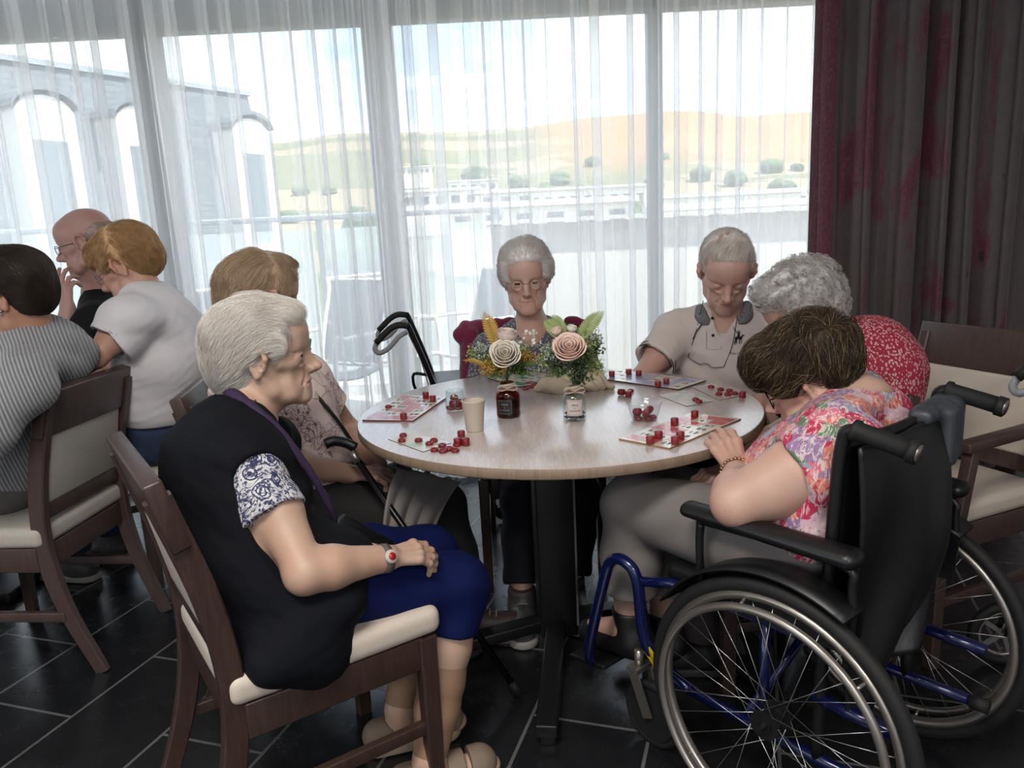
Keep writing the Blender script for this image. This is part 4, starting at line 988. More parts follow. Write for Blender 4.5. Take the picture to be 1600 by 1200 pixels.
def personA():
    fdir = V(.985, .17, -.02); H = at(418, 554, 1.70); R = frame(fdir, (.04, -.03, 1)); 
    T = nrm(V(.83, .56, 0)); Rt = nrm(np.cross(T, V(0, 0, 1)))      # facing, right-hand side (towards the camera)
    pel = V(-.555, 1.545, .565); chest = V(-.625, 1.60, .80); nk = V(-.605, 1.665, .893); shn = at(396, 728, 1.53); shf = at(428, 692, 1.80)
    eln = at(478, 893, 1.395); wrn = at(604, 872, 1.50); elf = at(455,845,1.80); wrf = at(588,868,1.63)
    hn = pel+Rt*.095; hf = pel-Rt*.09; kn = at(712, 915, 1.66); kf = at(668, 868, 1.86); an = at(668, 1150, 1.55); af = at(625, 1105, 1.72); an = V(an[0], an[1], .085); af = V(af[0], af[1], .10)
    root = empty('person', (-.50, 1.58, 0), 'white haired woman in profile, navy waistcoat over a paisley blouse, hands on her lap', 'person')
    s = Sdf(); h = head(s, H, R, .985, age=1.2, nose=1.04, wide=.97)
    s.cap(H+R@V(0, -.034, -.040), nk, .047, .050, .03); s.cap(H+R@V(0, .030, -.085), nk+T*.035, .024, .030, .04)
    for q in (-1, 1): s.cap(H+R@V(q*.045, -.01, -.05), nk+T*.035+Rt*q*.012, .009, .008, .015)
    torso(s, pel, chest, nk, Rt, shw=(shn, shf))
    arm(s, shn, eln, wrn, (.052, .049, .042, .027), elbow=.037); arm(s, shf, elf, wrf)
    s.ell(eln+V(-.005, 0, -.012), (.030, .030, .026), .03)
    hd = hand(s, wrn, V(.80, .60, -.12), V(.10, -.45, 1), -1, curl=(.42, .45, .50, .55), th=(.35, .2), sc_=.93, thumb_in=.6, fat=1.02)
    hand(s, wrf, V(.85, .05, -.12), V(.1, .3, 1), 1, curl=(.6, .6, .65, .7), sc_=.92)
    leg(s, hn, kn, an, (.082, .056, .052, .036)); leg(s, hf, kf, af, (.082, .056, .052, .036))
    fd = V(.88, .30, 0); foot(s, an, fd); foot(s, af, fd)
    lips = lambda C: np.where(in_lips(h, C), 1, 0)
    body = s.build('body', [SK1, LIP], root, .0026, lips)
    eyeballs(h, root, (0, 0, .05)); brows(h, root, HW, 50, 1)
    # hair: brushed back from the face, full at the back
    vol = Sdf(); q = vol.fr(H, R, .985)
    q.ell((0, -.024, .055), (.088, .102, .081), .02); q.ell((0, -.075, .010), (.078, .068, .085), .03); q.ell((0, -.070, -.045), (.058, .048, .045), .03); q.ell((0, .040, .090), (.058, .050, .032), .02)
    for z in (-1, 1): q.ell((z*.066, .012, .035), (.020, .045, .040), .02)
    q.ell((0, .105, -.03), (.09, .062, .085), .015, 's')
    for z in (-1, 1): q.ell((z*.094, .002, -.012), (.036, .025, .038), .006, 's'); q.ell((z*.085, .050, -.055), (.03, .05, .05), .01, 's')
    vol.disp(lambda P: -.0030*vnoise((P-H)@R*V(1, .45, 1), 75, 4)-.002*vnoise(P, 28, 3), .006)
    def flow(q): 
        d = np.stack([q[:, 0]*1.5, -.9-0*q[:, 0], -(q[:, 1] < .02).astype(float)*(.08-q[:, 1])*7+.5*(q[:, 1] > .04)], -1); return d/np.linalg.norm(d, axis=-1, keepdims=True)
    hair(h, root, HW, vol, flow, 11000, .004, None, 3, steps=8, step=.0095, lift=.005, r=.00024, jit=.26, drop=.9)
    # blouse sleeves
    b = Sdf(); ce = shn+(eln-shn)*.50; b.cap(shn+V(-.012, -.014, .0), ce+V(-.008, -.006, 0), .066, .069, .02, cut=True); b.cap(shn, nk, .06, .05, .03); b.cap(shn+V(-.030, .0, .0), shn+V(-.022, .0, -.12), .061, .060, .03); ce2 = shf+(elf-shf)*.6; b.cap(shf, ce2, .062, .062, .02, cut=True)
    b.cap(ce-nrm(eln-shn)*.02, ce+nrm(eln-shn)*.02, .054, .054, .003, 's')
    b.disp(folds(60, .0035, 3, nrm(eln-shn)*.3+V(.5, 0, .3)), .006); b.build('blouse', PAIS, root, .003)
    # scarf collar
    c = Sdf(); pts = bez([at(388, 618, 1.76), at(352, 606, 1.70), at(366, 618, 1.625), at(402, 645, 1.585), at(440, 680, 1.575), at(478, 728, 1.58), at(512, 785, 1.60), at(524, 815, 1.62)], 84)
    c.chain(pts, list(np.interp(np.arange(len(pts)), np.array([0, .2, .6, 1])*(len(pts)-1), [.013, .016, .010, .006])), .002)
    c.disp(folds(160, .0015, 2, V(1, .2, .3)), .004); c.build('scarf', M('deep violet scarf', '#2a1838', .8, var=.15, bump=.2), root, .003)
    # long waistcoat
    v = Sdf(); torso(v, pel, chest, nk, Rt, grow=.016, shw=(shn+V(-.012, .02, 0), shf), shr=.050, bust=((chest+T*.075+Rt*.035+V(0, 0, -.06), V(.06, .06, .075)),))
    v.cap(shn+V(-.03, .02, -.01), shn+V(-.02, .0, -.10), .050, .065, .05); v.ell(nk-T*.060+V(0, 0, -.07), (.075, .09, .07), .05)
    v.cap(pel+Rt*.04-T*.03+V(0, 0, .04), pel+Rt*.155+T*.03-V(0, 0, .115), .125, .09, .05); v.ell(pel+T*.10+Rt*.07-V(0, 0, .0), (.13, .10, .10), .05)
    v.cap(pel+Rt*.19+T*.10-V(0, 0, .03), pel+Rt*.20-T*.06-V(0, 0, .09), .045, .05, .05); v.plane(V(-.496, 1.584, .54)-T*.200, V(-T[0], -T[1], -.2), .02)
    v.sub(Sdf().cap(at(415, 748, 1.455), at(428, 790, 1.44), .056, .058, .01).cap(at(428, 790, 1.44), eln+V(0, 0, .02), .062, .060, .01), .008)
    v.sub(Sdf().cap(nk+T*.03+V(0, 0, .06), nk+T*.035+V(0, 0, -.0), .06, .052, .01).ell(nk+T*.12+Rt*.02+V(0, 0, -.02), (.07, .07, .085), .03), .01)
    v.disp(folds(26, .006, 7, V(.4, -.2, .9)), .01); v.disp(folds(90, .0012, 9), .004); v.build('waistcoat', NAVY, root, .0034)
    # cropped trousers and knee socks
    t = Sdf(); t.ell(pel+T*.02, (.14, .14, .11), .04); 
    for (a, k_, n_, sg) in ((hn, kn, an, 1), (hf, kf, af, 2)):
        t.cap(a, k_, .096, .072, .04); e = k_+(n_-k_)*.26; t.cap(k_, e, .074, .070, .03, cut=True)
    t.disp(folds(40, .003, 5), .005); t.build('trousers', BLUE, root, .0036)
    k = Sdf()
    for (k_, n_) in ((kn, an), (kf, af)): 
        leg(k, k_+(n_-k_)*.40, k_+(n_-k_)*.55, n_, (.0545, .0535, .05, .0385), .02, calf=.050)
    k.build('socks', M('tan knee socks', '#8c6f57', .6, var=.06, bump=.1, bs=800), root, .0036)
    # sandals
    for (n_, nm) in ((an, 0), (af, 1)):
        f_ = nrm(V(*fd)); hl = V(n_[0], n_[1], 0)-f_*.06; side = np.cross(f_, V(0, 0, 1)); sd_ = Sdf(); Rf = frame(f_)
        def sole(z0, z1, o, g=1.0): o.cap(hl+V(0, 0, (z0+z1)/2), hl+f_*.165+V(0, 0, (z0+z1)/2), .033*g, .042*g, .03); o.plane(hl+V(0, 0, z0), (0, 0, -1)); o.plane(hl+V(0, 0, z1), (0, 0, 1)); return o
        so = sole(.002, .034, Sdf(), 1.12); sh_ = so.build('sandal', [M('cream sandal sole', '#b7a78d', .6, var=.04)], root, .003)
        up = Sdf(); up.cap(hl+V(0, 0, .045), hl+f_*.175+V(0, 0, .040), .040, .045, .02); up.plane(hl+V(0, 0, .028), (0, 0, -1))
        up.sub(Sdf().cap(n_+V(0, 0, .08), n_-V(0, 0, .03), .045, .040, .01).box(hl+f_*.088+V(0, 0, .06), (.2, .018, .09), .004, 0, R=Rf).box(hl+f_*.146+V(0, 0, .06), (.2, .012, .09), .004, 0, R=Rf).ell(hl+f_*.045+side*.042+V(0, 0, .052), (.018, .022, .012), .004), .003)
        up.build('strap', M('taupe sandal leather', '#786a5c', .7, var=.05, bump=.1), sh_, .003)
    # alarm wristband
    wd = nrm(V(*wrn)-V(*eln)); c0 = wrn+wd*-.006; R2 = frame(wd); mb = MB(); mb.tube([c0+R2@V(.0305*math.cos(a), 0, .0265*math.sin(a)) for a in np.linspace(0, 2*PI, 28)[:-1]], .0028, 6, closed=True, scales=[1]*27)
    P = [c0+R2@V(.0325*math.cos(a), 0, .0285*math.sin(a)) for a in np.linspace(0, 2*PI, 33)[:-1]]; mb = MB(); mb.sweep(P, [(-.002, -.008), (.002, -.008), (.002, .008), (-.002, .008)], up=wd, closed=True)
    wb = mb.build('wristband', M('grey strap', '#55504c', .6, var=.1), root)
    nv = nrm(V(.15, -.9, .45)); nv = nrm(nv-wd*(nv@wd)); pc = c0+nv*.031; Rn = np.stack([wd, np.cross(nv, wd), nv], 1)
    mb = MB(); mb.lathe([(0, .007), (.0125, .007), (.0145, .004), (.0145, -.004), (0, -.004)], pc, 24, Rn); mb.build('alarm_case', M('pale grey plastic', '#b3aca4', .4, var=0), wb)
    mb = MB(); mb.lathe([(0, .0095), (.0075, .009), (.0085, .006)], pc, 20, Rn); mb.build('alarm_button', M('red button', '#a01818', .35, var=0), wb)
    return root
personA()
SHOEK = M('black shoe leather', '#141414', .45, var=.1, bump=.1); SOLEK = M('dark rubber sole', '#2a2a2a', .7, var=0)
SHOEG = M('worn grey shoe leather', '#4a4744', .5, var=.25, vs=40, bump=.2); SOLEG = M('pale grey laces and sole', '#8d8984', .6, var=.05)
def lt(a): return V(math.cos(a), math.sin(a), 0)
# ---------------------------------------------------------------- sandy haired woman behind (left)
SK2 = skinmat('weathered skin', '#ad8f80'); HSAND = hairmat('sandy grey hair', '#a68b70', '#c9b095', '#79654f')
def floralB():
    m = NT('pale pink cotton with dark sprigs'); w = m.warp(30, .02)
    v = m.voro(16, 'F1', src=w); r1 = m.ramp(m.math('SINE', m.math('MULTIPLY', v, 60.0)), [(.80, 0.0), (.92, 1.0)]); n = m.ramp(m.noise(13, 2, .5), [(.50, 0.0), (.54, 1.0)])
    n2 = m.noise(38, 3, .6, 1.5); br = m.ramp(n2, [(.475, 0.0), (.49, 1.0), (.51, 1.0), (.525, 0.0)]); e = m.ramp(m.voro(7, 'DISTANCE_TO_EDGE', src=w), [(.008, 1.0), (.016, 0.0)])
    blob = m.ramp(m.voro(48, 'F1', src=w), [(.20, 1.0), (.28, 0.0)]); f = m.math('MAXIMUM', m.math('MULTIPLY', n, m.math('MAXIMUM', m.math('MAXIMUM', br, r1), blob)), m.math('MULTIPLY', e, .6))
    m.color(m.mix(m.math('MULTIPLY', f, .85), hexc('#d3c0bb'), hexc('#4b3238'))); m.set(Roughness=.85); m.bump(m.noise(500, 2), .2, .001); return m.mat
def personB():
    T = nrm(V(.96, -.26, 0)); L = nrm(np.cross(T, V(0, 0, 1)))   # L: her right-hand side, towards the camera
    pel = V(-.66, 2.15, .56); chest = V(-.665, 2.15, .80); nk = at(412, 560, 2.15); H = at(414, 468, 2.17); R = frame(V(.80, .58, -.12), (.05, .05, 1))
    shn = at(372, 622, 2.02); eln = at(428, 722, 1.90); wrn = at(548, 740, 2.07); shf = at(478, 590, 2.28); elf = at(545, 672, 2.36); wrf = at(592, 726, 2.22)
    hn, hf = pel+L*.09, pel-L*.09; kn, kf = at(632, 808, 2.10), at(690, 788, 2.27); an = at(668, 1010, 2.10); af = at(738, 960, 2.20); an = V(an[0], an[1], .09); af = V(af[0], af[1], .09)
    root = empty('person', (-.7, 2.1, 0), 'sandy haired woman in a pink sprigged blouse, behind the white haired woman, holding a cane', 'person')
    A_ = [(shn, eln, wrn, (V(.93, .25, -.12), V(0, -.3, 1), -1, dict(curl=(.5, .55, .6, .6), th=(.35, .2), sc_=.95, thumb_in=.5))), (shf, elf, wrf, (V(.3, -.75, -.45), V(.5, .2, .8), 1, dict(curl=(.4, .45, .5, .5), sc_=.92)))]
    Lg = [(hn, kn, an, V(.9, .2, 0)), (hf, kf, af, V(.85, -.1, 0))]
    s, h, b = human(root, H, R, .97, dict(age=1.2), pel, chest, nk, L, A_, Lg, SK2, .0032)
    brows(h, root, HSAND, 40, 2)
    vol = hairvol(h, .97, CAPPARTS+[((0, -.02, .068), (.087, .090, .070)), ((0, .045, .085), (.064, .040, .034))], FACECUT)
    hair(h, root, HSAND, vol, lambda q: nz(np.stack([q[:, 0]*2, .35-8*np.clip(-q[:, 1], 0, .05)*0-.9*(q[:, 1] < .0), -.7*(q[:, 2] < .09)-.2+.5*(q[:, 1] > .05)], -1)), 6000, .005, None, 8, steps=7, step=.010, lift=.006, r=.0003, jit=.3, drop=.8)
    shirt(root, 'blouse', floralB(), pel+V(0, 0, .03), chest, nk, L, A_, (.62, .55), .018, neckr=.06, vneck=.06, seed=4, fa=.005, extra=lambda v: v.ell(pel+T*.05+V(0, 0, .08), (.14, .15, .12), .05))
    trousers(root, 'trousers', M('charcoal plaid trousers', '#1c1b1c', .85, var=.25, vs=25, bump=.3), pel, Lg, seed=5)
    # cross-body strap
    mb = MB(); P = bez([at(470, 588, 2.12), at(498, 622, 2.10), at(528, 658, 2.12), at(556, 700, 2.14)], 14); mb.sweep(P, [(-.005, -.0015), (.005, -.0015), (.005, .0015), (-.005, .0015)], up=(.3, -1, .2)); mb.build('bag_strap', SHOEK, root)
    mb = MB(); shoe(root, an, V(.9, .2, 0), SHOEK, SOLEK); o = shoe(root, af, V(.95, .0, 0), M('brown openwork sandal', '#3a2c28', .6, var=.2), SOLEG, 'sandal')
personB()
# ---------------------------------------------------------------- woman facing the camera
SK3 = skinmat('pinkish aged skin', '#b39486'); HGR = hairmat('silver hair', '#d6cec9', '#f2efec', '#aaa29c')  # even pinkish skin tone of the woman facing the camera
def speckC():
    m = NT('grey mottled print'); v = m.voro(125, 'F1', src=m.warp(30, .02)); n = m.noise(20, 3, .6)
    m.color(m.mix(m.ramp(v, [(.26, 0.0), (.42, 1.0)]), m.mix(n, (.30, .29, .32), (.42, .40, .42)), m.mix(n, (.035, .035, .055), (.09, .085, .11)))); m.set(Roughness=.85); return m.mat
def personC():
    T = nrm(V(.02, -1, 0)); L = nrm(np.cross(T, V(0, 0, 1)))
    pel = V(.085, 2.84, .56); chest = V(.085, 2.84, .78); nk = at(831, 512, 2.78); H = at(822, 436, 2.74); R = frame(V(-.03, -.99, -.12), (-.03, 0, 1))
    sa, sb = at(768, 548, 2.80), at(900, 545, 2.80)
    ea, eb = V(-.13, 2.76, .66), V(.30, 2.76, .66); wa, wb = V(.02, 2.55, .62), V(.16, 2.55, .62)
    root = empty('person', (.08, 2.78, 0), 'white haired woman with thin round glasses facing the camera behind the flowers', 'person')
    A_ = [(sa, ea, wa, (V(.6, -.7, -.1), V(0, 0, 1), -1, dict(curl=(.4, .4, .5, .5), sc_=.9))), (sb, eb, wb, (V(-.6, -.7, 0), V(0, 0, 1), 1, dict(curl=(.4, .4, .5, .5), sc_=.9)))]
    ka, kb = at(815, 775, 2.46), at(905, 772, 2.46); aa = at(816, 935, 2.30); ab = at(893, 930, 2.36); aa = V(aa[0], aa[1], .085); ab = V(ab[0], ab[1], .085)
    Lg = [(V(-.005, 2.80, .55), ka, aa, V(0, -1, 0)), (V(.175, 2.80, .55), kb, ab, V(.1, -1, 0))]
    s, h, b = human(root, H, R, .99, dict(age=1.25, wide=.97, eyes='open', fat=.98), pel, chest, nk, L, A_, Lg, SK3, .0028, tw=(.15, .135, .14), td=(.105, .1, .09), neck=(.045, .050), legr=(.075, .052, .048, .034))
    brows(h, root, HGR, 45, 3)
    vol = hairvol(h, .99, CAPPARTS+[((0, .024, .100), (.060, .046, .030)), ((.072, -.02, .035), (.020, .05, .05)), ((-.072, -.02, .035), (.020, .05, .05)), ((0, -.03, .065), (.083, .092, .076))], [((0, .118, -.012), (.074, .068, .096), .015), ((.095, .012, -.015), (.030, .030, .036), .008), ((-.095, .012, -.015), (.030, .030, .036), .008)]+FACECUT[3:], .0035)
    hair(h, root, HGR, vol, lambda q: nz(np.stack([q[:, 0]*9, -.7+0*q[:, 0], -.45*(q[:, 2] < .07)+.3*(q[:, 1] > .04)], -1)), 6500, .0045, None, 9, steps=6, step=.010, lift=.006, r=.00030, jit=.35, drop=.9)
    glasses(h, root, M('thin gold rim', '#6b5648', .3, .7, var=0), .0215, .0185, .0009, LENS)
    shirt(root, 'blouse', speckC(), pel, chest, nk, L, A_, (.75, .75), .018, tw=(.15, .135, .14), td=(.105, .1, .09), neckr=.060, vneck=.16, seed=6, nf=.02, fa=.004, sl=.060)
    trousers(root, 'trousers', M('midnight blue trousers', '#0a0e1a', .85, var=.15, bump=.2), pel, Lg, r=(.088, .068, .064, .062), seed=7, end=.86)
    shoe(root, aa, V(-.02, -1, 0), SHOEG, SOLEG, L=.27, w=1.05); shoe(root, ab, V(.1, -1, 0), SHOEG, SOLEG, L=.27, w=1.05)
personC()
# ---------------------------------------------------------------- man in the pale polo shirt
SK4 = skinmat('ruddy aged skin', '#b8968a'); HWM = hairmat('thin white hair', '#d2c8c0', '#ece6e1', '#b3a79e')
POLO = M('pale grey pique', '#c6bbb7', .85, var=.05, bump=.35, bs=900, bd=.001); NAVYT = M('dark navy trim', '#14161f', .7, var=0)
def personD():
    T = nrm(V(-.38, -.92, 0)); L = nrm(np.cross(T, V(0, 0, 1)))   # L points to picture left
    pel = V(.80, 2.80, .57); chest = V(.79, 2.80, .82); nk = at(1135, 497, 2.78); H = at(1135, 425, 2.70); R = frame(V(-.16, -.83, -.52), (-.02, -.4, 1))
    sa, sb = at(1058, 520, 2.80), at(1212, 515, 2.76); ea = at(1000, 592, 2.64); eb = V(1.02, 2.66, .70); wa = V(.50, 2.56, .60); wb = V(.76, 2.46, .63)
    root = empty('person', (.8, 2.8, 0), 'white haired man in a pale grey polo shirt looking down, spectacles hanging on his chest', 'person')
    A_ = [(sa, ea, wa, (V(.5, -.6, 0), V(0, 0, 1), -1, dict(curl=(.4, .4, .5, .5)))), (sb, eb, wb, (V(-.7, -.4, 0), V(0, 0, 1), 1, dict(curl=(.4, .4, .5, .5))))]
    Lg = [(pel+L*.09, V(.58, 2.42, .52), V(.52, 2.44, .085), T), (pel-L*.09, V(.80, 2.38, .52), V(.84, 2.36, .085), T)]
    s, h, b = human(root, H, R, 1.08, dict(age=1.3, wide=1.0, eyes='closed', nose=1.1), pel, chest, nk, L, A_, Lg, SK4, .0028, tw=(.165, .165, .185), td=(.125, .13, .115), neck=(.054, .062), armr=(.058, .050, .044, .029))
    brows(h, root, HWM, 60, 4)
    vol = hairvol(h, 1.08, [((0, -.024, .046), (.082, .098, .081)), ((0, -.062, .0), (.072, .055, .07), .03), ((0, .030, .090), (.050, .042, .024)), ((.066, -.026, .028), (.012, .030, .035)), ((-.066, -.026, .028), (.012, .030, .035))], [((0, .122, -.002), (.085, .068, .092), .015)]+FACECUT[1:], .002)
    hair(h, root, HWM, vol, lambda q: nz(np.stack([.25+q[:, 0]*6, .55*np.sign(q[:, 1]+.02), -.5*(q[:, 2] < .08)-.1], -1)), 5500, .0042, None, 10, steps=6, step=.010, lift=.005, r=.00030, jit=.3, drop=.7)
    vv, _ = shirt(root, 'polo_shirt', POLO, pel, chest, nk, L, A_, (.62, .62), .020, tw=(.165, .165, .185), td=(.125, .13, .115), neckr=.066, vneck=.05, seed=8, ff=22, fa=.006, sl=.078, shr=.060)
    # sleeve trims
    for a in A_[:2]:
        d = nrm(a[1]-a[0]); c = a[0]+d*np.linalg.norm(a[1]-a[0])*.60; Rr = frame(d)
        for k in (-.012, .004): mb = MB(); mb.tube([c+d*k+Rr@V(.0755*math.cos(t), 0, .0755*math.sin(t)) for t in np.linspace(0, 2*PI, 33)[:-1]], .0018, 5, closed=True); mb.build('sleeve_stripe', NAVYT, root)
    # collar: two leaves folded over the neck opening
    cm = NT('woven grey collar'); ck = cm.n('ShaderNodeTexChecker'); ck.inputs['Scale'].default_value = 260; cm.l(cm.co(), ck.inputs['Vector']); ck.inputs['Color1'].default_value = (*hexc('#4a4a50'), 1); ck.inputs['Color2'].default_value = (*hexc('#7c7b80'), 1); cm.color(ck.outputs[0]); cm.set(Roughness=.85)
    up = nrm(nk-chest)
    # placket buttons
    def onshirt(px_, py_, off=.002, Y0=2.45):
        p = at(px_, py_, Y0); d = nrm(p-C_O)
        for _ in range(60):
            k = vv.ev(p[None])[0]
            if k < off: break
            p = p+d*max(k-off, .001)*.9
        return p if .25 < p[2] < 1.2 and 2.4 < p[1] < 2.95 else at(px_, py_, 2.66)
    for pp in (((1112, 458), (1100, 466), (1093, 480), (1096, 494), (1106, 506)), ((1152, 452), (1162, 460), (1168, 474), (1166, 492), (1156, 505))):
        q = Sdf(); P3 = bez([p_ for p_ in (onshirt(x, y, .006) for x, y in pp) if vv.ev(p_[None])[0] < .03], 16); q.chain(P3, list(np.interp(np.linspace(0, 1, len(P3)), [0, .4, .8, 1], [.016, .021, .019, .010])), .002, ax=tuple(nrm(np.cross(nrm(P3[-1]-P3[0]), C_O-P3[0]))), f=1.5)
        q.disp(lambda P: 0*P[..., 0]+.006, .008); q.build('collar', cm.mat, root, .003)
    for (x, y) in ((1113, 497), (1114, 524)): mb = MB(); mb.sphere(onshirt(x, y), .0055, 10, 6); mb.build('button', NAVYT, root)
    mb = MB(); P = [onshirt(x, y, .001) for x, y in ((1104, 498), (1104, 520), (1104, 545), (1116, 547), (1127, 545), (1127, 520), (1127, 500))]; mb.tube(P, .0009, 4); mb.build('placket', M('seam grey', '#857b7a', .9, var=0), root)
    # chest emblem: small horse and rider figure
    mb = MB(); e = onshirt(1153, 530, .001); ux = V(1, .1, 0); uz = V(0, 0, 1); k = .0022
    def pt(a, b): return e+nrm(ux)*a*k*1.0+uz*b*k+V(0, -.003, 0)
    for P_, r_ in (([(-5, 2), (0, 3), (5, 2)], .0045), ([(5, 2), (7, 6), (9, 6)], .0025), ([(-4, 2), (-6, -5), (-5, -8)], .0016), ([(-3, 2), (-3, -6)], .0016), ([(4, 2), (6, -4), (4, -8)], .0016), ([(3, 2), (2, -7)], .0016), ([(0, 4), (1, 11)], .0036), ([(1, 13), (1, 14)], .0034), ([(1, 10), (-5, 14), (-8, 20)], .0013)): mb.tube([pt(*q) for q in P_], r_, 6)
    mb.build('emblem', NAVYT, root)
    fc = bpy.data.curves.new('lettering', 'FONT'); fc.body = 'Polo Club'; fc.size = .0105; fc.extrude = .0004; fo = bpy.data.objects.new('tmp', fc); me = bpy.data.meshes.new_from_object(fo); bpy.data.objects.remove(fo)
    d_ = nrm(C_O-e); d_[2] = 0; d_ = nrm(d_); X_ = nrm(np.cross(V(0, 0, 1), d_)); p0 = onshirt(1141, 553, .002)
    for v_ in me.vertices: v_.co = Vector(p0+X_*v_.co.x+V(0, 0, 1)*v_.co.y+d_*(v_.co.z+.004))
    link('lettering', me, root, [NAVYT])
    # hanging spectacles on a cord
    mb = MB(); C1 = [onshirt(x, y, .004) for x, y in ((1099, 470), (1092, 500), (1084, 530), (1075, 558))]; C2 = [onshirt(x, y, .004) for x, y in ((1154, 470), (1151, 500), (1144, 540), (1131, 573))]
    mb.tube(bez(C1, 16), .0014, 5); mb.tube(bez(C2, 16), .0014, 5); mb.tube([onshirt(x, y, .006) for x, y in ((1098, 505), (1088, 518), (1083, 530))], .0022, 5); gl = mb.build('hanging_glasses', SHOEK, root)
    mb = MB(); e1 = onshirt(1075, 558, .006); e2 = onshirt(1131, 573, .006); n_ = 14
    mb.tube([onshirt(1075+56*t, 558+15*t+7*math.sin(PI*t)*(1 if abs(t-.5) > .12 else .4), .007) for t in np.linspace(0, 1, 15)], .0011, 5); mb.build('rim', SHOEK, gl)
    trousers(root, 'trousers', M('taupe trousers', '#3f3634', .85, var=.12, bump=.2), pel, Lg, seed=9)
    for l in Lg: shoe(root, l[2], T, SHOEK, SOLEK)
personD()
# ---------------------------------------------------------------- woman in the red and white blouse
SK5 = skinmat('brownish aged skin', '#ad8d80'); HCURL = hairmat('curly silver hair', '#b3aeac', '#dfdbd9', '#8a8583')
def redflecks():
    m = NT('crimson with white flecks'); v = m.voro(150, 'F1', src=m.warp(18, .012, m.mapping((1, 1, .62)))); n = m.noise(6, 2)
    m.color(m.mix(m.ramp(v, [(.37, 0.0), (.43, 1.0)]), hexc('#c59a9c'), m.mix(n, hexc('#84162f'), hexc('#9c2540')))); m.set(Roughness=.85); return m.mat
def personE():
    T = nrm(V(-.99, .12, 0)); L = nrm(np.cross(T, V(0, 0, 1)))    # her right: away from the camera
    pel = V(.86, 2.08, .56); chest = V(.92, 2.10, .80); nk = at(1320, 535, 2.12); H = at(1248, 488, 2.14); R = frame(V(-.88, -.10, -.46), (-.35, -.1, 1))
    sn = at(1322, 610, 1.98); sf = at(1300, 565, 2.28); en = at(1308, 690, 1.90); ef = V(.80, 2.36, .68); wn_ = at(1222, 648, 2.0); wf = V(.70, 2.24, .66); wn_ = V(wn_[0], wn_[1], .765)
    root = empty('person', (.87, 2.09, 0), 'grey curly haired woman bent over the table in a crimson blouse with white flecks', 'person')
    A_ = [(sn, en, wn_, (V(-.35, .45, -.8), V(-.9, -.2, .3), 1, dict(curl=(.5, .5, .5, .5), sc_=.92))), (sf, ef, wf, (V(-.5, -.6, -.4), V(0, 0, 1), -1, dict(curl=(.35, .4, .45, .5), sc_=.92)))]
    Lg = [(pel+V(0, -.09, 0), V(.50, 1.98, .50), V(.50, 1.98, .085), T), (pel+V(0, .09, 0), V(.48, 2.18, .50), V(.46, 2.20, .085), T)]
    s, h, b = human(root, H, R, .97, dict(age=1.1, eyes='closed'), pel, chest, nk, L, A_, Lg, SK5, .0034)
    vol = hairvol(h, .97, CAPPARTS+NAPE+[((0, -.03, .055), (.098, .108, .090)), ((0, .055, .095), (.068, .045, .035)), ((0, -.075, .0), (.082, .06, .08))], FACECUT, .006, 60)
    def curl(q): a = vnoise(q, 120, 3)*2.6; b_ = vnoise(q, 120, 8)*2.6; return nz(np.stack([np.sin(a)+q[:, 0]*4, np.cos(b_)-.3, np.sin(b_+1)], -1))
    hair(h, root, HCURL, vol, curl, 5200, .0045, None, 12, steps=8, step=.006, lift=.010, r=.00040, jit=.5, drop=.8)
    shirt(root, 'blouse', redflecks(), pel, chest, nk, L, A_, (.85, .85), .022, neckr=.055, vneck=.02, seed=12, fa=.005, sl=.066, extra=lambda v: (v.ell(nk+V(.080, .02, -.055), (.100, .13, .11), .06), v.ell(chest+V(.100, 0, .01), (.12, .16, .15), .06), v.ell(pel+V(.03, 0, .06), (.15, .17, .13), .05)))
    trousers(root, 'trousers', M('dark brown trousers', '#2a2224', .85, var=.12, bump=.2), pel, Lg, seed=13)
    for l in Lg: shoe(root, l[2], T, SHOEK, SOLEK)
    wd = nrm(wn_-en); c0 = wn_-wd*.01; R2 = frame(wd); mb = MB(); mb.sweep([c0+R2@V(.030*math.cos(a), 0, .030*math.sin(a)) for a in np.linspace(0, 2*PI, 25)[:-1]], [(-.0015, -.007), (.0015, -.007), (.0015, .007), (-.0015, .007)], up=wd, closed=True); w_ = mb.build('watch_strap', SHOEK, root)
    mb = MB(); mb.lathe([(0, .006), (.012, .006), (.014, 0), (0, 0)], c0+V(-.0, -.012, .030), 20); mb.build('watch_case', chrome, w_)
personE()
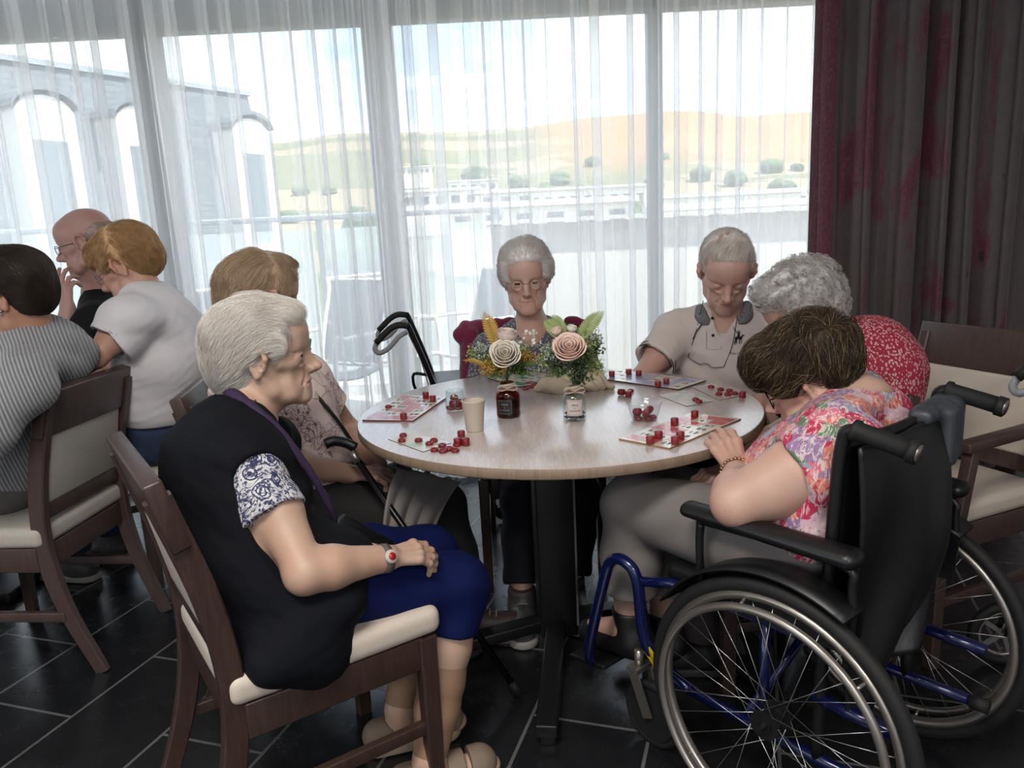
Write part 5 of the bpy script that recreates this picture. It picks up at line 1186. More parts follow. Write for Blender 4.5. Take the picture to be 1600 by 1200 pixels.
# ---------------------------------------------------------------- woman in the wheelchair
SK6 = skinmat('fair rosy skin', '#bb9a8b'); HDK = hairmat('brown hair with pale ends', '#0e0b0a', '#3b2e22', '#4a3c2c')
def tropic():
    m = NT('bright tropical print'); w = m.warp(11, .12); st = m.n('ShaderNodeTexVoronoi'); st.inputs['Scale'].default_value = 24; m.l(w, st.inputs['Vector'])
    sp = m.n('ShaderNodeSeparateXYZ'); m.l(st.outputs['Color'], sp.inputs[0])
    c = m.ramp(sp.outputs['X'], [(0, hexc('#b3264f')), (.26, hexc('#d07a6a')), (.40, hexc('#c9a7b4')), (.54, hexc('#8d6f96')), (.68, hexc('#5d7a5f')), (.78, hexc('#c4677f')), (.90, hexc('#8a8fa0'))], 'CONSTANT')
    n = m.noise(55, 4, .7, 2.2, src=m.mapping((1, 1, .35), rot=(.5, .4, 0))); c = m.mix(m.ramp(n, [(.50, 0.0), (.56, .75)]), c, hexc('#d8cdc8'))
    n2 = m.noise(24, 4, .7, 3.0); c = m.mix(m.ramp(n2, [(.60, 0.0), (.63, .85)]), c, hexc('#a31e48')); n3 = m.noise(31, 3, .7, 2.5, src=m.mapping(loc=(3, 1, 2))); c = m.mix(m.ramp(n3, [(.64, 0.0), (.66, .8)]), c, hexc('#3f5c4a'))
    m.color(c); m.set(Roughness=.8); wv = m.n('ShaderNodeTexWave'); wv.inputs['Scale'].default_value = 120; m.l(m.co(), wv.inputs['Vector']); m.bump(wv.outputs['Fac'], .25, .001); return m.mat
def personF():
    T = nrm(V(-.643, .766, 0)); L = nrm(np.cross(T, V(0, 0, 1)))   # her right, away from the camera
    pel = V(.665, 1.555, .585); chest = at(1322, 728, 1.56); nk = at(1350, 632, 1.61); H = at(1262, 592, 1.68); R = frame(V(-.84, .30, -.45), (-.42, .10, 1))
    sn = at(1318, 700, 1.44); sf = at(1335, 640, 1.78); en = at(1150, 786, 1.46); wn_ = at(1152, 735, 1.615); ef = V(.66, 1.92, .68); wf = V(.53, 1.80, .665)
    root = empty('person', (.66, 1.56, 0), 'woman in a bright tropical print blouse seated in the wheelchair, head bowed', 'person')
    A_ = [(sn, en, wn_, (V(-.06, .72, .36), V(-.1, -.75, .65), 1, dict(curl=(.30, .30, .32, .35), th=(.45, .3), sc_=1.04, spread=.04, thumb_in=.4))), (sf, ef, wf, (V(-.85, -.35, -.1), V(0, 0, 1), -1, dict(curl=(.3, .3, .35, .4), sc_=.92)))]
    kn, kf = at(968, 800, 1.80), at(1058, 778, 1.94); an, af = at(950, 1000, 1.80), at(1035, 985, 1.95)
    kn = kn+V(.045, .038, 0); an = an+V(.062, .052, 0)
    Lg = [(pel-L*.10, kn, an, V(-.5, .6, 0)), (pel+L*.09, kf, af, V(-.5, .6, 0))]
    s = Sdf(); h = head(s, H, R, .97, age=.8, fat=1.12, eyes='open')
    s.cap(H+R@V(0, -.040, -.035), nk, .053, .060, .03); s.cap(H+R@V(0, .02, -.085), nk+T*.05, .034, .040, .04)
    torso(s, pel, chest, nk, L, (.165, .165, .175), (.135, .14, .12), shw=(sn, sf))
    arm(s, sn, en, wn_, (.060, .062, .046, .029), elbow=.047); arm(s, sf, ef, wf, (.060, .060, .046, .029), elbow=.045)
    s.ell(en+(sn-en)*.35-V(0, 0, .012), (.062, .055, .055), .03)
    hand(s, wn_, *A_[0][3][:3], **A_[0][3][3]); hand(s, wf, *A_[1][3][:3], **A_[1][3][3])
    for l in Lg: leg(s, l[0], l[1], l[2], (.095, .062, .055, .036), calf=.056)
    for l in Lg: s.cap(l[2], l[2]+nrm(l[3])*.15+V(0, 0, -.06), .036, .026, .03)
    s.plane(V(.694, 1.5285, 0)-T*.034, -T, .02)
    s.build('body', [SK6, LIP], root, .0027, lambda C: np.where(in_lips(h, C), 1, 0)); eyeballs(h, root, (0, 0, -.3))
    vol = hairvol(h, .97, [((0, -.022, .052), (.089, .102, .084)), ((0, -.062, .018), (.076, .058, .066), .03), ((0, -.030, .062), (.092, .098, .082)), ((0, .068, .085), (.066, .046, .040)), ((0, .095, .055), (.052, .020, .030)), ((.074, .034, .035), (.016, .042, .036)), ((-.074, .034, .035), (.016, .042, .036))], [((0, .125, -.040), (.095, .052, .088), .012), ((.09, .004, -.018), (.034, .036, .044), .008), ((-.09, .004, -.018), (.034, .036, .044), .008), ((0, -.085, -.062), (.09, .06, .045), .01)]+FACECUT[3:], .005, 48)
    def fl(q): 
        a = vnoise(q, 34, 5)*1.1; return nz(np.stack([q[:, 0]*6+.7*np.sin(a), np.where(q[:, 1] > -.03, .8, -.3)+.5*np.cos(a), -.5*(q[:, 2] < .10)-.25+.3*np.sin(a*1.7)], -1))
    hair(h, root, HDK, vol, fl, 11000, .0045, None, 14, mat2=M('pale hair ends', '#7c6848', .5, var=.3), frac=.16, steps=8, step=.008, lift=.009, r=.00036, jit=.32, drop=1.0)
    GL = M('black plastic frame', '#0d0b0c', .25, var=0); glasses(h, root, GL, .026, .021, .0017, LENS)
    vv, _ = shirt(root, 'blouse', tropic(), pel, chest, nk, L, A_, (.40, .6), .022, tw=(.165, .165, .175), td=(.135, .14, .12), neckr=.080, vneck=.03, seed=15, fa=.005, sl=.082, shr=.068, extra=lambda v: (v.ell(nk+V(.025, -.035, -.080), (.10, .11, .085), .06), v.ell(chest-T*.05, (.14, .13, .13), .06), v.ell(pel+T*.07+V(0, 0, .08), (.15, .15, .13), .05), v.plane(V(.694, 1.5285, 0)-T*.050, -T, .02)))
    TR_ = M('warm grey trousers', '#77726f', .8, var=.08, bump=.2)
    trousers(root, 'trousers', TR_, pel, Lg, r=(.105, .080, .078, .074), seed=16, end=.66)
    for l in Lg:
        d = nrm(l[3]); u = Sdf(); a0 = l[2]+V(0, 0, .04); u.cap(a0+V(0, 0, .03), l[2]-V(0, 0, .02)-d*.02, .047, .044, .02); u.cap(l[2]-V(0, 0, .03)-d*.03, l[2]-V(0, 0, .065)+d*.14, .042, .036, .03); u.plane(l[2]+V(0, 0, .06), (0, 0, 1)); u.build('boot', SHOEK, root, .004)
    wd = nrm(wn_-en); c0 = wn_-wd*.012; R2 = frame(wd); mb = MB()
    for i in range(26):
        a = 2*PI*i/26; p = c0+R2@V(.034*math.cos(a), .002*math.sin(a*9), .034*math.sin(a)); mb.sphere(p, (.0048, .0048, .0036), 8, 6)
    mb.build('bracelet', M('rose gold links', '#b98f78', .25, .9, var=0), root)
personF()
# ---------------------------------------------------------------- person in the ribbed cardigan (left edge)
SK7 = skinmat('tanned skin', '#a8816d'); HBR = hairmat('dark brown hair', '#120d0c', '#2c221e', '#5b4a3e')
def ribbed():
    m = NT('grey ribbed knit'); w = m.n('ShaderNodeVectorMath', operation='DOT_PRODUCT'); m.l(m.warp(4, .01), w.inputs[0]); w.inputs[1].default_value = (.85, .50, .20); wf_ = m.math('MULTIPLY_ADD', m.math('SINE', m.math('MULTIPLY', w.outputs['Value'], 2*PI/.0098)), .5, .5)
    m.color(m.mix(wf_, hexc('#6a6b6f'), hexc('#a3a5aa'))); m.set(Roughness=.95, Sheen_Weight=.2); m.bump(wf_, .8, .004); m.bump(m.noise(600), .2, .001); return m.mat
def personG():
    T = nrm(V(-.99, .08, 0)); L = nrm(np.cross(T, V(0, 0, 1)))
    pel = V(-1.60, 2.36, .57); chest = at(38, 650, 2.36); nk = at(54, 520, 2.28); H = at(20, 464, 2.25); R = frame(V(-.93, .05, -.30), (-.2, 0, 1))
    sn = at(40, 600, 2.08); sf = at(75, 560, 2.48); en = at(-30, 690, 1.98); ef = V(-1.62, 2.60, .72); wn_ = V(-1.80, 2.18, .77); wf = V(-1.86, 2.5, .79)
    root = empty('person', (-1.54, 2.33, 0), 'dark haired person in a ribbed grey cardigan seated at the left edge of the picture', 'person')
    A_ = [(sn, en, wn_, (V(-.9, .3, 0), V(0, 0, 1), 1, dict(sc_=.92))), (sf, ef, wf, (V(-.9, 0, 0), V(0, 0, 1), -1, dict(sc_=.92)))]
    Lg = [(pel+V(0, -.09, 0), V(-1.95, 2.26, .50), V(-1.98, 2.26, .09), T), (pel+V(0, .09, 0), V(-1.95, 2.44, .50), V(-1.98, 2.44, .09), T)]
    s, h, b = human(root, H, R, .99, dict(age=.8, eyes='closed'), pel, chest, nk, L, A_, Lg, SK7, .0034)
    vol = hairvol(h, .99, CAPPARTS+[((0, -.030, .055), (.089, .104, .086)), ((0, -.060, -.035), (.05, .045, .035), .03)], FACECUT, .002)
    hair(h, root, HBR, vol, lambda q: nz(np.stack([q[:, 0]*2, -.8+0*q[:, 0], -(q[:, 1] < .02).astype(float)*(.06-q[:, 1])*8], -1)), 6000, .0045, None, 16, steps=8, step=.010, lift=.003, r=.0003, jit=.15, drop=.4)
    shirt(root, 'cardigan', ribbed(), pel+V(0, 0, .02), chest, nk, L, A_, (1.8, 1.8), .026, neckr=.062, vneck=.03, seed=18, fa=.006, sl=.068, extra=lambda v: (v.ell(chest+V(.04, .03, .03), (.11, .15, .15), .06), v.ell(nk+V(.04, .05, -.08), (.09, .13, .09), .06), v.ell(pel+V(.0, 0, .08), (.15, .17, .14), .05)))
    c = Sdf(); pts = [nk+frame(T)@V(.066*math.cos(a), .066*math.sin(a), .012+.012*math.sin(a)) for a in np.linspace(0, 2*PI, 20)]; c.chain(pts, [.013]*20, .01); c.build('neck_scarf', speckC(), root, .0034)
    mb = MB(); e = h.W((-.080, -.004, -.036)); mb.sphere(e, .0045, 10, 8); mb.sphere(e-V(0, 0, .008), .0035, 8, 6); mb.build('earring', chrome, root)
    trousers(root, 'trousers', M('light grey trousers', '#5d5a58', .85, var=.12, bump=.2), pel, Lg, seed=19)
    for l in Lg: shoe(root, l[2], T, SHOEK, SOLEK)
personG()
# ---------------------------------------------------------------- bald man
SK8 = skinmat('pink skin', '#b08d85'); HTH = hairmat('sparse grey hair', '#a08a82', '#bdaaa3', '#8d7a74')
def personH():
    T = nrm(V(-.93, -.35, 0)); L = nrm(np.cross(T, V(0, 0, 1)))
    pel = V(-1.62, 3.24, .58); chest = at(165, 545, 3.20); nk = at(158, 460, 3.18); H = at(133, 380, 3.12); R = frame(V(-.93, -.16, -.22), (-.15, 0, 1))
    sn = at(150, 505, 3.00); sf = at(170, 480, 3.36); en = at(92, 575, 2.92); ef = V(-1.86, 3.42, .82); wn_ = at(106, 482, 2.98); wf = V(-2.02, 3.2, .79)
    root = empty('person', (-1.62, 3.24, 0), 'bald man in a black shirt and thin glasses resting his chin on his hand', 'person')
    A_ = [(sn, en, wn_, (V(-.10, .15, .98), V(-.3, -.92, .1), -1, dict(curl=(.2, .35, .6, .8), sc_=1.0, th=(.8, .2)))), (sf, ef, wf, (V(-.8, -.4, 0), V(0, 0, 1), -1, dict(sc_=1.0)))]
    Lg = [(pel-L*.09, pel-L*.12+T*.40-V(0, 0, .06), pel-L*.12+T*.40+V(0, 0, -.49), T), (pel+L*.09, pel+L*.12+T*.40-V(0, 0, .06), pel+L*.12+T*.40+V(0, 0, -.49), T)]
    s, h, b = human(root, H, R, 1.04, dict(age=1.1, nose=1.1), pel, chest, nk, L, A_, Lg, SK8, .0034, tw=(.16, .155, .18), td=(.12, .12, .11), armr=(.055, .045, .042, .028))
    vol = hairvol(h, 1.04, [((0, -.055, .020), (.078, .070, .060)), ((0, -.062, -.03), (.06, .045, .04), .03)], FACECUT+[((0, .06, .10), (.07, .12, .10))], .001)
    hair(h, root, HTH, vol, lambda q: nz(np.stack([q[:, 0]*0, -.7+0*q[:, 0], -.6+0*q[:, 0]], -1)), 1800, .0045, None, 18, steps=6, step=.008, lift=.002, r=.0003, jit=.2)
    glasses(h, root, M('dark wire frame', '#2a1c1a', .3, .4, var=0), .022, .017, .0014, LENS)
    shirt(root, 'polo_shirt', M('black cotton', '#0a0a0b', .85, var=.2, bump=.2, spec=.3), pel, chest, nk, L, A_, (.7, .7), .02, tw=(.16, .155, .18), td=(.12, .12, .11), neckr=.060, vneck=.02, seed=21, sl=.074)
    trousers(root, 'trousers', M('black trousers', '#111113', .85, var=.1), pel, Lg, seed=22)
    for l in Lg: shoe(root, l[2], T, SHOEK, SOLEK)
personH()
# ---------------------------------------------------------------- blonde person in the white T-shirt
SK9 = skinmat('warm skin', '#b99280'); HBL = hairmat('blonde hair', '#ae8658', '#dcb88c', '#81603f')
def personI():
    T = nrm(V(-.97, .22, 0)); L = nrm(np.cross(T, V(0, 0, 1)))
    pel = at(262, 655, 2.80); chest = at(258, 560, 2.72); nk = at(226, 462, 2.68); H = at(197, 416, 2.69); R = frame(V(-.88, -.02, -.42), (-.35, 0, 1))
    pel = V(pel[0], pel[1], .585)
    sn = at(205, 500, 2.53); sf = at(225, 480, 2.86); en = at(150, 558, 2.44); ef = V(-1.52, 2.92, .80); wn_ = V(-1.66, 2.62, .79); wf = V(-1.75, 2.8, .79)
    root = empty('person', (pel[0], pel[1], 0), 'short haired blonde person in a white T-shirt leaning over the left table', 'person')
    A_ = [(sn, en, wn_, (V(-.9, .2, 0), V(0, 0, 1), 1, dict(sc_=.96))), (sf, ef, wf, (V(-.8, -.3, 0), V(0, 0, 1), -1, dict(sc_=.96)))]
    Lg = [(pel-L*.09, pel-L*.10+T*.42-V(0, 0, .06), pel-L*.10+T*.42+V(0, 0, -.5), T), (pel+L*.09, pel+L*.10+T*.42-V(0, 0, .06), pel+L*.10+T*.42+V(0, 0, -.5), T)]
    s, h, b = human(root, H, R, 1.0, dict(age=.6, eyes='closed', fat=1.05), pel, chest, nk, L, A_, Lg, SK9, .0032, tw=(.165, .16, .17), td=(.13, .13, .11), armr=(.056, .048, .042, .028))
    vol = hairvol(h, 1.0, CAPPARTS+[((0, -.028, .055), (.090, .100, .085)), ((0, .046, .078), (.068, .046, .040)), ((0, .070, .052), (.058, .022, .028))], [((0, .122, -.045), (.095, .052, .090), .012)]+FACECUT[1:], .002)
    hair(h, root, HBL, vol, lambda q: nz(np.stack([q[:, 0]*5, np.where(q[:, 1] > -.03, .9, -.35), -(q[:, 2] < .10).astype(float)*.7-.15], -1)), 7000, .0042, None, 20, steps=8, step=.009, lift=.005, r=.0003, jit=.18, drop=.9)
    glasses(h, root, M('silver frame', '#8b8784', .25, .8, var=0), .022, .016, .0013, LENS)
    shirt(root, 't_shirt', M('white cotton', '#d3d1d6', .9, var=.04, bump=.2, bs=500), pel+V(0, 0, .02), chest, nk, L, A_, (.62, .62), .026, tw=(.165, .16, .17), td=(.13, .13, .11), neckr=.062, vneck=.01, seed=24, fa=.011, ff=22, sl=.080, shr=.06, extra=lambda v: (v.ell(chest+V(.05, 0, .02), (.13, .16, .15), .06), v.ell(nk+V(.05, 0, -.08), (.10, .13, .09), .06), v.ell(pel+V(0, 0, .08), (.17, .17, .13), .05)), hemcut=(pel+V(0, 0, .055), V(0, 0, -1)))
    trousers(root, 'jeans', M('blue denim', '#2b3d58', .85, var=.2, vs=30, bump=.3, bs=500), pel, Lg, r=(.10, .078, .07, .062), seed=25, extra=lambda t: t.ell(pel+V(0, 0, .045), (.195, .205, .085), .04))
    for l in Lg: shoe(root, l[2], T, SHOEG, SOLEG)
personI()
# ================================================================ wheelchair
BLU = M('dark blue lacquered tube', '#0b1546', .25, .2, var=0, coat=.6); RUB = M('black rubber', '#0c0c0d', .7, var=.1, bump=.2, bs=200); SILV = M('silver alloy', '#a09a94', .32, .85, var=.05)
VIN = M('black vinyl', '#0e0f11', .38, var=.15, vs=6, bump=.2, bs=60, bd=.003); VING = M('worn grey vinyl', '#3a3f45', .45, var=.25, vs=14, bump=.3, bs=50, bd=.003); PLAS = M('black plastic', '#101012', .4, var=0); SPK = M('steel spoke', '#b5b5b5', .25, .9, var=0)
wc = empty('wheelchair', (0, 0, 0), 'black vinyl wheelchair with silver rimmed spoked wheels and dark blue frame, in the right foreground', 'wheelchair')
WR = .292
def wheel_(x, s_):
    c = V(x, 0, WR); mb = MB()
    def ring(R, sect, m=0, mb_=None, dx=0):
        vs = [c+V(dx, R*math.cos(a), R*math.sin(a)) for a in np.linspace(0, 2*PI, 73)[:-1]]; n = len(vs); k = len(sect); out = []
        for i, a in enumerate(np.linspace(0, 2*PI, 73)[:-1]):
            rad = V(0, math.cos(a), math.sin(a))
            for (p, q) in sect: out.append(c+V(dx+p, 0, 0)+rad*(R+q))
        F = [(i*k+j, i*k+(j+1) % k, ((i+1) % n)*k+(j+1) % k, ((i+1) % n)*k+j) for i in range(n) for j in range(k)]
        mb_.add(out, F, m, True)
    ring(.256, [(-.011, .010), (-.012, -.004), (-.005, -.010), (.005, -.010), (.012, -.004), (.011, .010), (0, .004)], 0, mb)
    rim = mb.build('wheel', SILV, wc)
    mb = MB(); ring(.2775, circ(.0155, 12, .95, 1.0), 0, mb); mb.build('tyre', RUB, rim)
    mb = MB(); ring(.243, circ(.0085, 10), 0, mb, s_*.036); 
    for i in range(6):
        a = 2*PI*i/6+.3; r1, r2 = .243, .252; mb.tube([c+V(s_*.034, r1*math.cos(a), r1*math.sin(a)), c+V(s_*.012, r2*math.cos(a), r2*math.sin(a))], .004, 6)
    mb.build('handrim', SILV, rim)
    mb = MB(); mb.cyl(c+V(-.030, 0, 0), c+V(.030, 0, 0), .016); 
    for e in (-.024, .024): mb.cyl(c+V(e-.003, 0, 0), c+V(e+.003, 0, 0), .030)
    mb.cyl(c+V(s_*.03, 0, 0), c+V(s_*.042, 0, 0), .009, .007); mb.build('hub', PLAS, rim)
    mb = MB()
    for i in range(32):
        a = 2*PI*i/32; side = 1 if i % 2 else -1; off = (1 if (i//2) % 2 else -1)*1.15
        mb.tube([c+V(side*.024, .027*math.cos(a+off), .027*math.sin(a+off)), c+V(0, .249*math.cos(a), .249*math.sin(a))], .00095, 4)
    mb.build('spokes', SPK, rim); return rim
wheel_(-.278, -1); wheel_(.278, 1)
for s_ in (-1, 1):
    x = s_*.205
    mb = MB(); mb.tube(bez([(x, -.06, .20), (x, -.065, .48), (x, -.075, .72), (x, -.085, .86), (x, -.11, .890), (x, -.215, .870)], 30), .0125, 10); mb.build('back_post', PLAS, wc)
    mb = MB(); P = [(x, -.105, .891), (x, -.215, .870)]; mb.tube([V(*P[0]), V(*P[0])*.93+V(*P[1])*.07, V(*P[0])*.9+V(*P[1])*.1, V(*P[1])], .0175, 12, scales=[1.15, 1.2, 1, 1.02]); mb.tube([(x, -.202, .872), (x, -.216, .869)], .021, 12); g = mb.build('push_handle', RUB, wc)
    mb = MB(); mb.tube([(x, -.2155, .8692), (x, -.2185, .8687)], .0165, 12); mb.build('end_cap', SILV, g)
    mb = MB(); mb.tube([(x, -.06, .455), (x, .30, .455), (x*1.17, .372, .447)], .0125, 10); mb.tube([(x, .26, .205), (x, -.06, .20), (x, -.20, .20)], .0125, 10)
    mb.tube([(x, .06, .47), (x, .06, .20)], .011, 8); mb.tube([(x, -.05, .335), (x, -.22, .33)], .0135, 10); mb.build('side_frame', BLU, wc)
    mb = MB(); mb.tube([(x, -.20, .20), (x, -.235, .20)], .0165, 10); mb.build('tip_cap', RUB, wc)
    # fender / side panel and armrest
    mb = MB(); n = 22; vs = []
    for i in range(n):
        a = PI*(.18+.48*i/(n-1)); r0 = .305
        y, z = r0*math.cos(a), WR+r0*math.sin(a); vs += [(s_*.222, y, z), (s_*.30, y, z+.004), (s_*.30, y, z+.010), (s_*.222, y, z+.007)]
    mb.add(vs, [(4*i+j, 4*i+(j+1) % 4, 4*i+4+(j+1) % 4, 4*i+4+j) for i in range(n-1) for j in range(4)]+[(3, 2, 1, 0), tuple(4*n-4+j for j in range(4))], 0, True)
    poly = [(.305*math.cos(PI*(.18+.48*i/12)), WR+.306*math.sin(PI*(.18+.48*i/12))) for i in range(13)]+[(-.14, .46), (.28, .46)]
    mb.add([(s_*.218, y, z) for y, z in poly]+[(s_*.223, y, z) for y, z in poly], [tuple(range(15)), tuple(reversed(range(15, 30)))]+[(i, (i+1) % 15, 15+(i+1) % 15, 15+i) for i in range(15)]); mb.build('fender', PLAS, wc)
    mb = MB(); mb.tube(bez([(s_*.235, .20, .50), (s_*.235, .20, .63), (s_*.235, .17, .645), (s_*.235, -.10, .645), (s_*.235, -.13, .60), (s_*.235, -.13, .48)], 24), .009, 8); mb.build('arm_frame', PLAS, wc)
    a_ = Sdf(); a_.cap((s_*.245, .22, .668), (s_*.245, -.13, .666), .017, .020, .02, ax=(1, 0, 0), f=1.6); a_.build('armrest', VIN, wc, .004)
    # leg hangers and footplates
    mb = MB(); mb.tube(bez([(x, .25, .205), (x*1.04, .31, .235), (x*1.12, .362, .30), (x*1.18, .372, .45), (x*1.20, .405, .488), (x*1.20, .445, .478), (x*1.18, .475, .42), (x*1.05, .56, .19), (x*.95, .575, .13)], 48), .0145, 10); h_ = mb.build('leg_hanger', BLU, wc)
    mb = MB(); mb.box((s_*.115, .60, .115), (.15, .13, .014), rot_axis((1, 0, 0), -.15), bev=.004); mb.build('footplate', PLAS, h_)
    if s_ == -1:
        Rl = frame(nrm(V(0, -.075, -.10))); mb = MB(); p = V(x*1.07-.0160, .332, .262); RL = rot_axis((1, 0, 0), -.85); mb.box(p, (.002, .026, .052), RL, bev=.0009); lb = mb.build('frame_label', M('yellow label', '#c9a71a', .4, var=0), h_)
        lb['label'] = 'yellow maker label'
        fc = bpy.data.curves.new('lettering', 'FONT'); fc.body = 'DEWITTE'; fc.size = .0105; fc.extrude = .0002; fc.align_x = 'CENTER'; fo = bpy.data.objects.new('tmp', fc); me = bpy.data.meshes.new_from_object(fo); bpy.data.objects.remove(fo)
        for v_ in me.vertices: v_.co = Vector(p+RL@V(-.0014-v_.co.z, .004-v_.co.y, -v_.co.x))
        link('lettering', me, lb, [PLAS])
    # front caster
    cc = V(s_*.20, .36, .085); mb = MB(); mb.tube([cc+V(0, .075*math.cos(a), .075*math.sin(a)) for a in np.linspace(0, 2*PI, 29)[:-1]], .0115, 8, closed=True); mb.cyl(cc-V(.012, 0, 0), cc+V(.012, 0, 0), .066); w_ = mb.build('caster', RUB, wc)
    mb = MB()
    for e in (-.024, .024): mb.beam(cc+V(e, 0, 0), cc+V(e, .045, .105), .005, .028)
    mb.box(cc+V(0, .045, .11), (.056, .034, .012)); mb.tube([cc+V(0, .045, .11), cc+V(0, .045, .155)], .012, 8); mb.build('caster_fork', SILV, w_)
mb = MB(); mb.tube([(-.2, .10, .22), (.2, .06, .45)], .011, 8); mb.tube([(.2, .10, .22), (-.2, .06, .45)], .011, 8); mb.build('cross_brace', BLU, wc)
a_ = Sdf(); a_.box((0, .11, .475), (.40, .44, .05), .02, 0); a_.disp(lambda P: .012*np.exp(-(P[..., 0]/.12)**2), .01); a_.build('seat', VIN, wc, .006)
# sling back and the loose pouch hanging behind it
mb = MB(); mb.grid(lambda u, w: ((u-.5)*.43, -.070-.02*w-.030*math.sin(PI*u), .46+.41*w), 16, 14); bk = mb.build('backrest', VIN, wc); sm_ = bk.modifiers.new('t', 'SOLIDIFY'); sm_.thickness = .012
a_ = Sdf()
a_.box((.155, -.138, .815), (.115, .034, .13), .014, .01, R=rotz(.18)); a_.box((.12, -.115, .868), (.19, .050, .036), .016, .02, R=rotz(.08)); a_.disp(lambda P: .0022*np.abs(np.sin(P[..., 0]*95)), .004); a_.disp(folds(60, .002, 4, V(1, .2, .1)), .006); a_.build('back_roll', VING, wc, .004)
def pouch(u, w):
    wd = .43*(1-.10*w-.50*max(0, w-.45)**1.3); x = -.215+u*wd+.10*max(0, w-.3)*(1-u)*0; z = .862-.54*w*(1-.10*u*w); b = math.sin(PI*min(1, u*1.02))
    y = -.118-.055*b*math.sin(PI*min(1, w*1.0+.08))-.010*math.sin(u*19+w*4)*w-.012*math.sin(u*8+w*7)*(.4+w); return (x, y, z)
mb = MB(); mb.grid(pouch, 40, 40); bp = mb.build('back_pouch', VIN, wc); sm_ = bp.modifiers.new('t', 'SOLIDIFY'); sm_.thickness = .006
place(wc, .694, 1.5285, math.radians(40))
# ================================================================ walking frames with wheels
STRA = M('grey woven strap', '#8d9093', .6, var=.1); DKM = M('black lacquered tube', '#0d0e10', .3, .3, var=0); REDS = M('red reflector', '#b01220', .3, var=0)
def rollator(name, stripe=False):
    r = empty(name, (0, 0, 0))
    for s_ in (-1, 1):
        x = s_*.20
        mb = MB(); mb.tube(bez([(x, .05, .30), (x, .02, .58), (x, -.07, .86), (x, -.085, .885)], 18), .012, 8); mb.tube([(x, .02, .58), (x, .28, .16)], .011, 8); mb.tube([(x, .045, .34), (x, -.17, .14)], .011, 8); mb.tube([(x, .0, .60), (x, .28, .58)], .009, 8); mb.build('side_frame', DKM, r)
        mb = MB(); mb.sweep(bez([(x, -.075, .885), (x, -.12, .892), (x, -.16, .875), (x, -.215, .825)], 14), rrect(.026, .032, .010, 3), up=(1, 0, 0)); h_ = mb.build('handle', RUB, r)
        mb = MB(); mb.sweep(bez([(x, -.085, .862), (x, -.12, .845), (x, -.165, .800), (x, -.205, .782), (x, -.222, .80), (x, -.212, .825)], 18), [(-.010, -.003), (.010, -.003), (.010, .003), (-.010, .003)], up=(1, 0, 0)); mb.build('brake_lever', STRA, h_)
        mb = MB(); mb.tube(bez([(x, -.08, .85), (x-.02, -.03, .70), (x-.01, .0, .45), (x, -.14, .17)], 16), .0022, 5); mb.build('brake_cable', DKM, r)
        for (y, nm) in ((-.19, 'rear_wheel'), (.30, 'front_wheel')):
            c = V(x, y, .095); mb = MB(); mb.tube([c+V(0, .080*math.cos(a), .080*math.sin(a)) for a in np.linspace(0, 2*PI, 33)[:-1]], .0148, 8, closed=True); w_ = mb.build(nm, RUB, r)
            mb = MB(); mb.cyl(c-V(.006, 0, 0), c+V(.006, 0, 0), .014)
            for i in range(5): a = 2*PI*i/5; mb.beam(c, c+V(0, .07*math.cos(a), .07*math.sin(a)), .008, .012)
            mb.tube([c+V(0, .064*math.cos(a), .064*math.sin(a)) for a in np.linspace(0, 2*PI, 25)[:-1]], .006, 6, closed=True); mb.build('wheel_centre', SILV if stripe else DKM, w_)
            mb = MB(); mb.beam(c+V(.02, 0, 0), (x+.006, (.28 if y > 0 else -.17), .20), .006, .02); mb.beam(c-V(.02, 0, 0), (x-.006, (.28 if y > 0 else -.17), .20), .006, .02); mb.build('fork', DKM, r)
        mb = MB(); mb.tube(bez([(x, -.01, .60), (x, -.07, .61), (x, -.075, .56), (x, -.06, .52)], 10), .008, 6); mb.build('height_clamp', DKM, r)
        if stripe: mb = MB(); mb.tube([V(x, .02, .58)*.45+V(x, .28, .16)*.55, V(x, .02, .58)*.25+V(x, .28, .16)*.75], .0125, 8); mb.build('reflector', REDS, r)
    s = Sdf(); s.box((0, .14, .605), (.36, .26, .03), .013, 0); s.build('seat', VIN, r, .005)
    mb = MB()
    for i in range(8): mb.tube([(-.15+i*.043, .20, .56), (-.15+i*.043, .21, .42), (-.15+i*.043, .34, .42), (-.15+i*.043, .36, .56)], .0015, 4)
    for z in (.56, .49, .42): mb.tube([(-.15, .20+(z < .5)*.01, z), (.15, .20+(z < .5)*.01, z), (.15, .35, z), (-.15, .35, z)], .002, 4, closed=True)
    mb.build('wire_basket', DKM, r); return r
ra = rollator('rollator'); tag(place(ra, -.36, 3.34, -PI/2+.13), 'black wheeled walker with strap-like handles standing by the sheer curtain', 'walker')
rk = rollator('rollator', True); tag(place(rk, 1.50, 1.72, -PI/2-.12), 'wheeled walker with a red reflector at the right edge behind the wheelchair', 'walker')
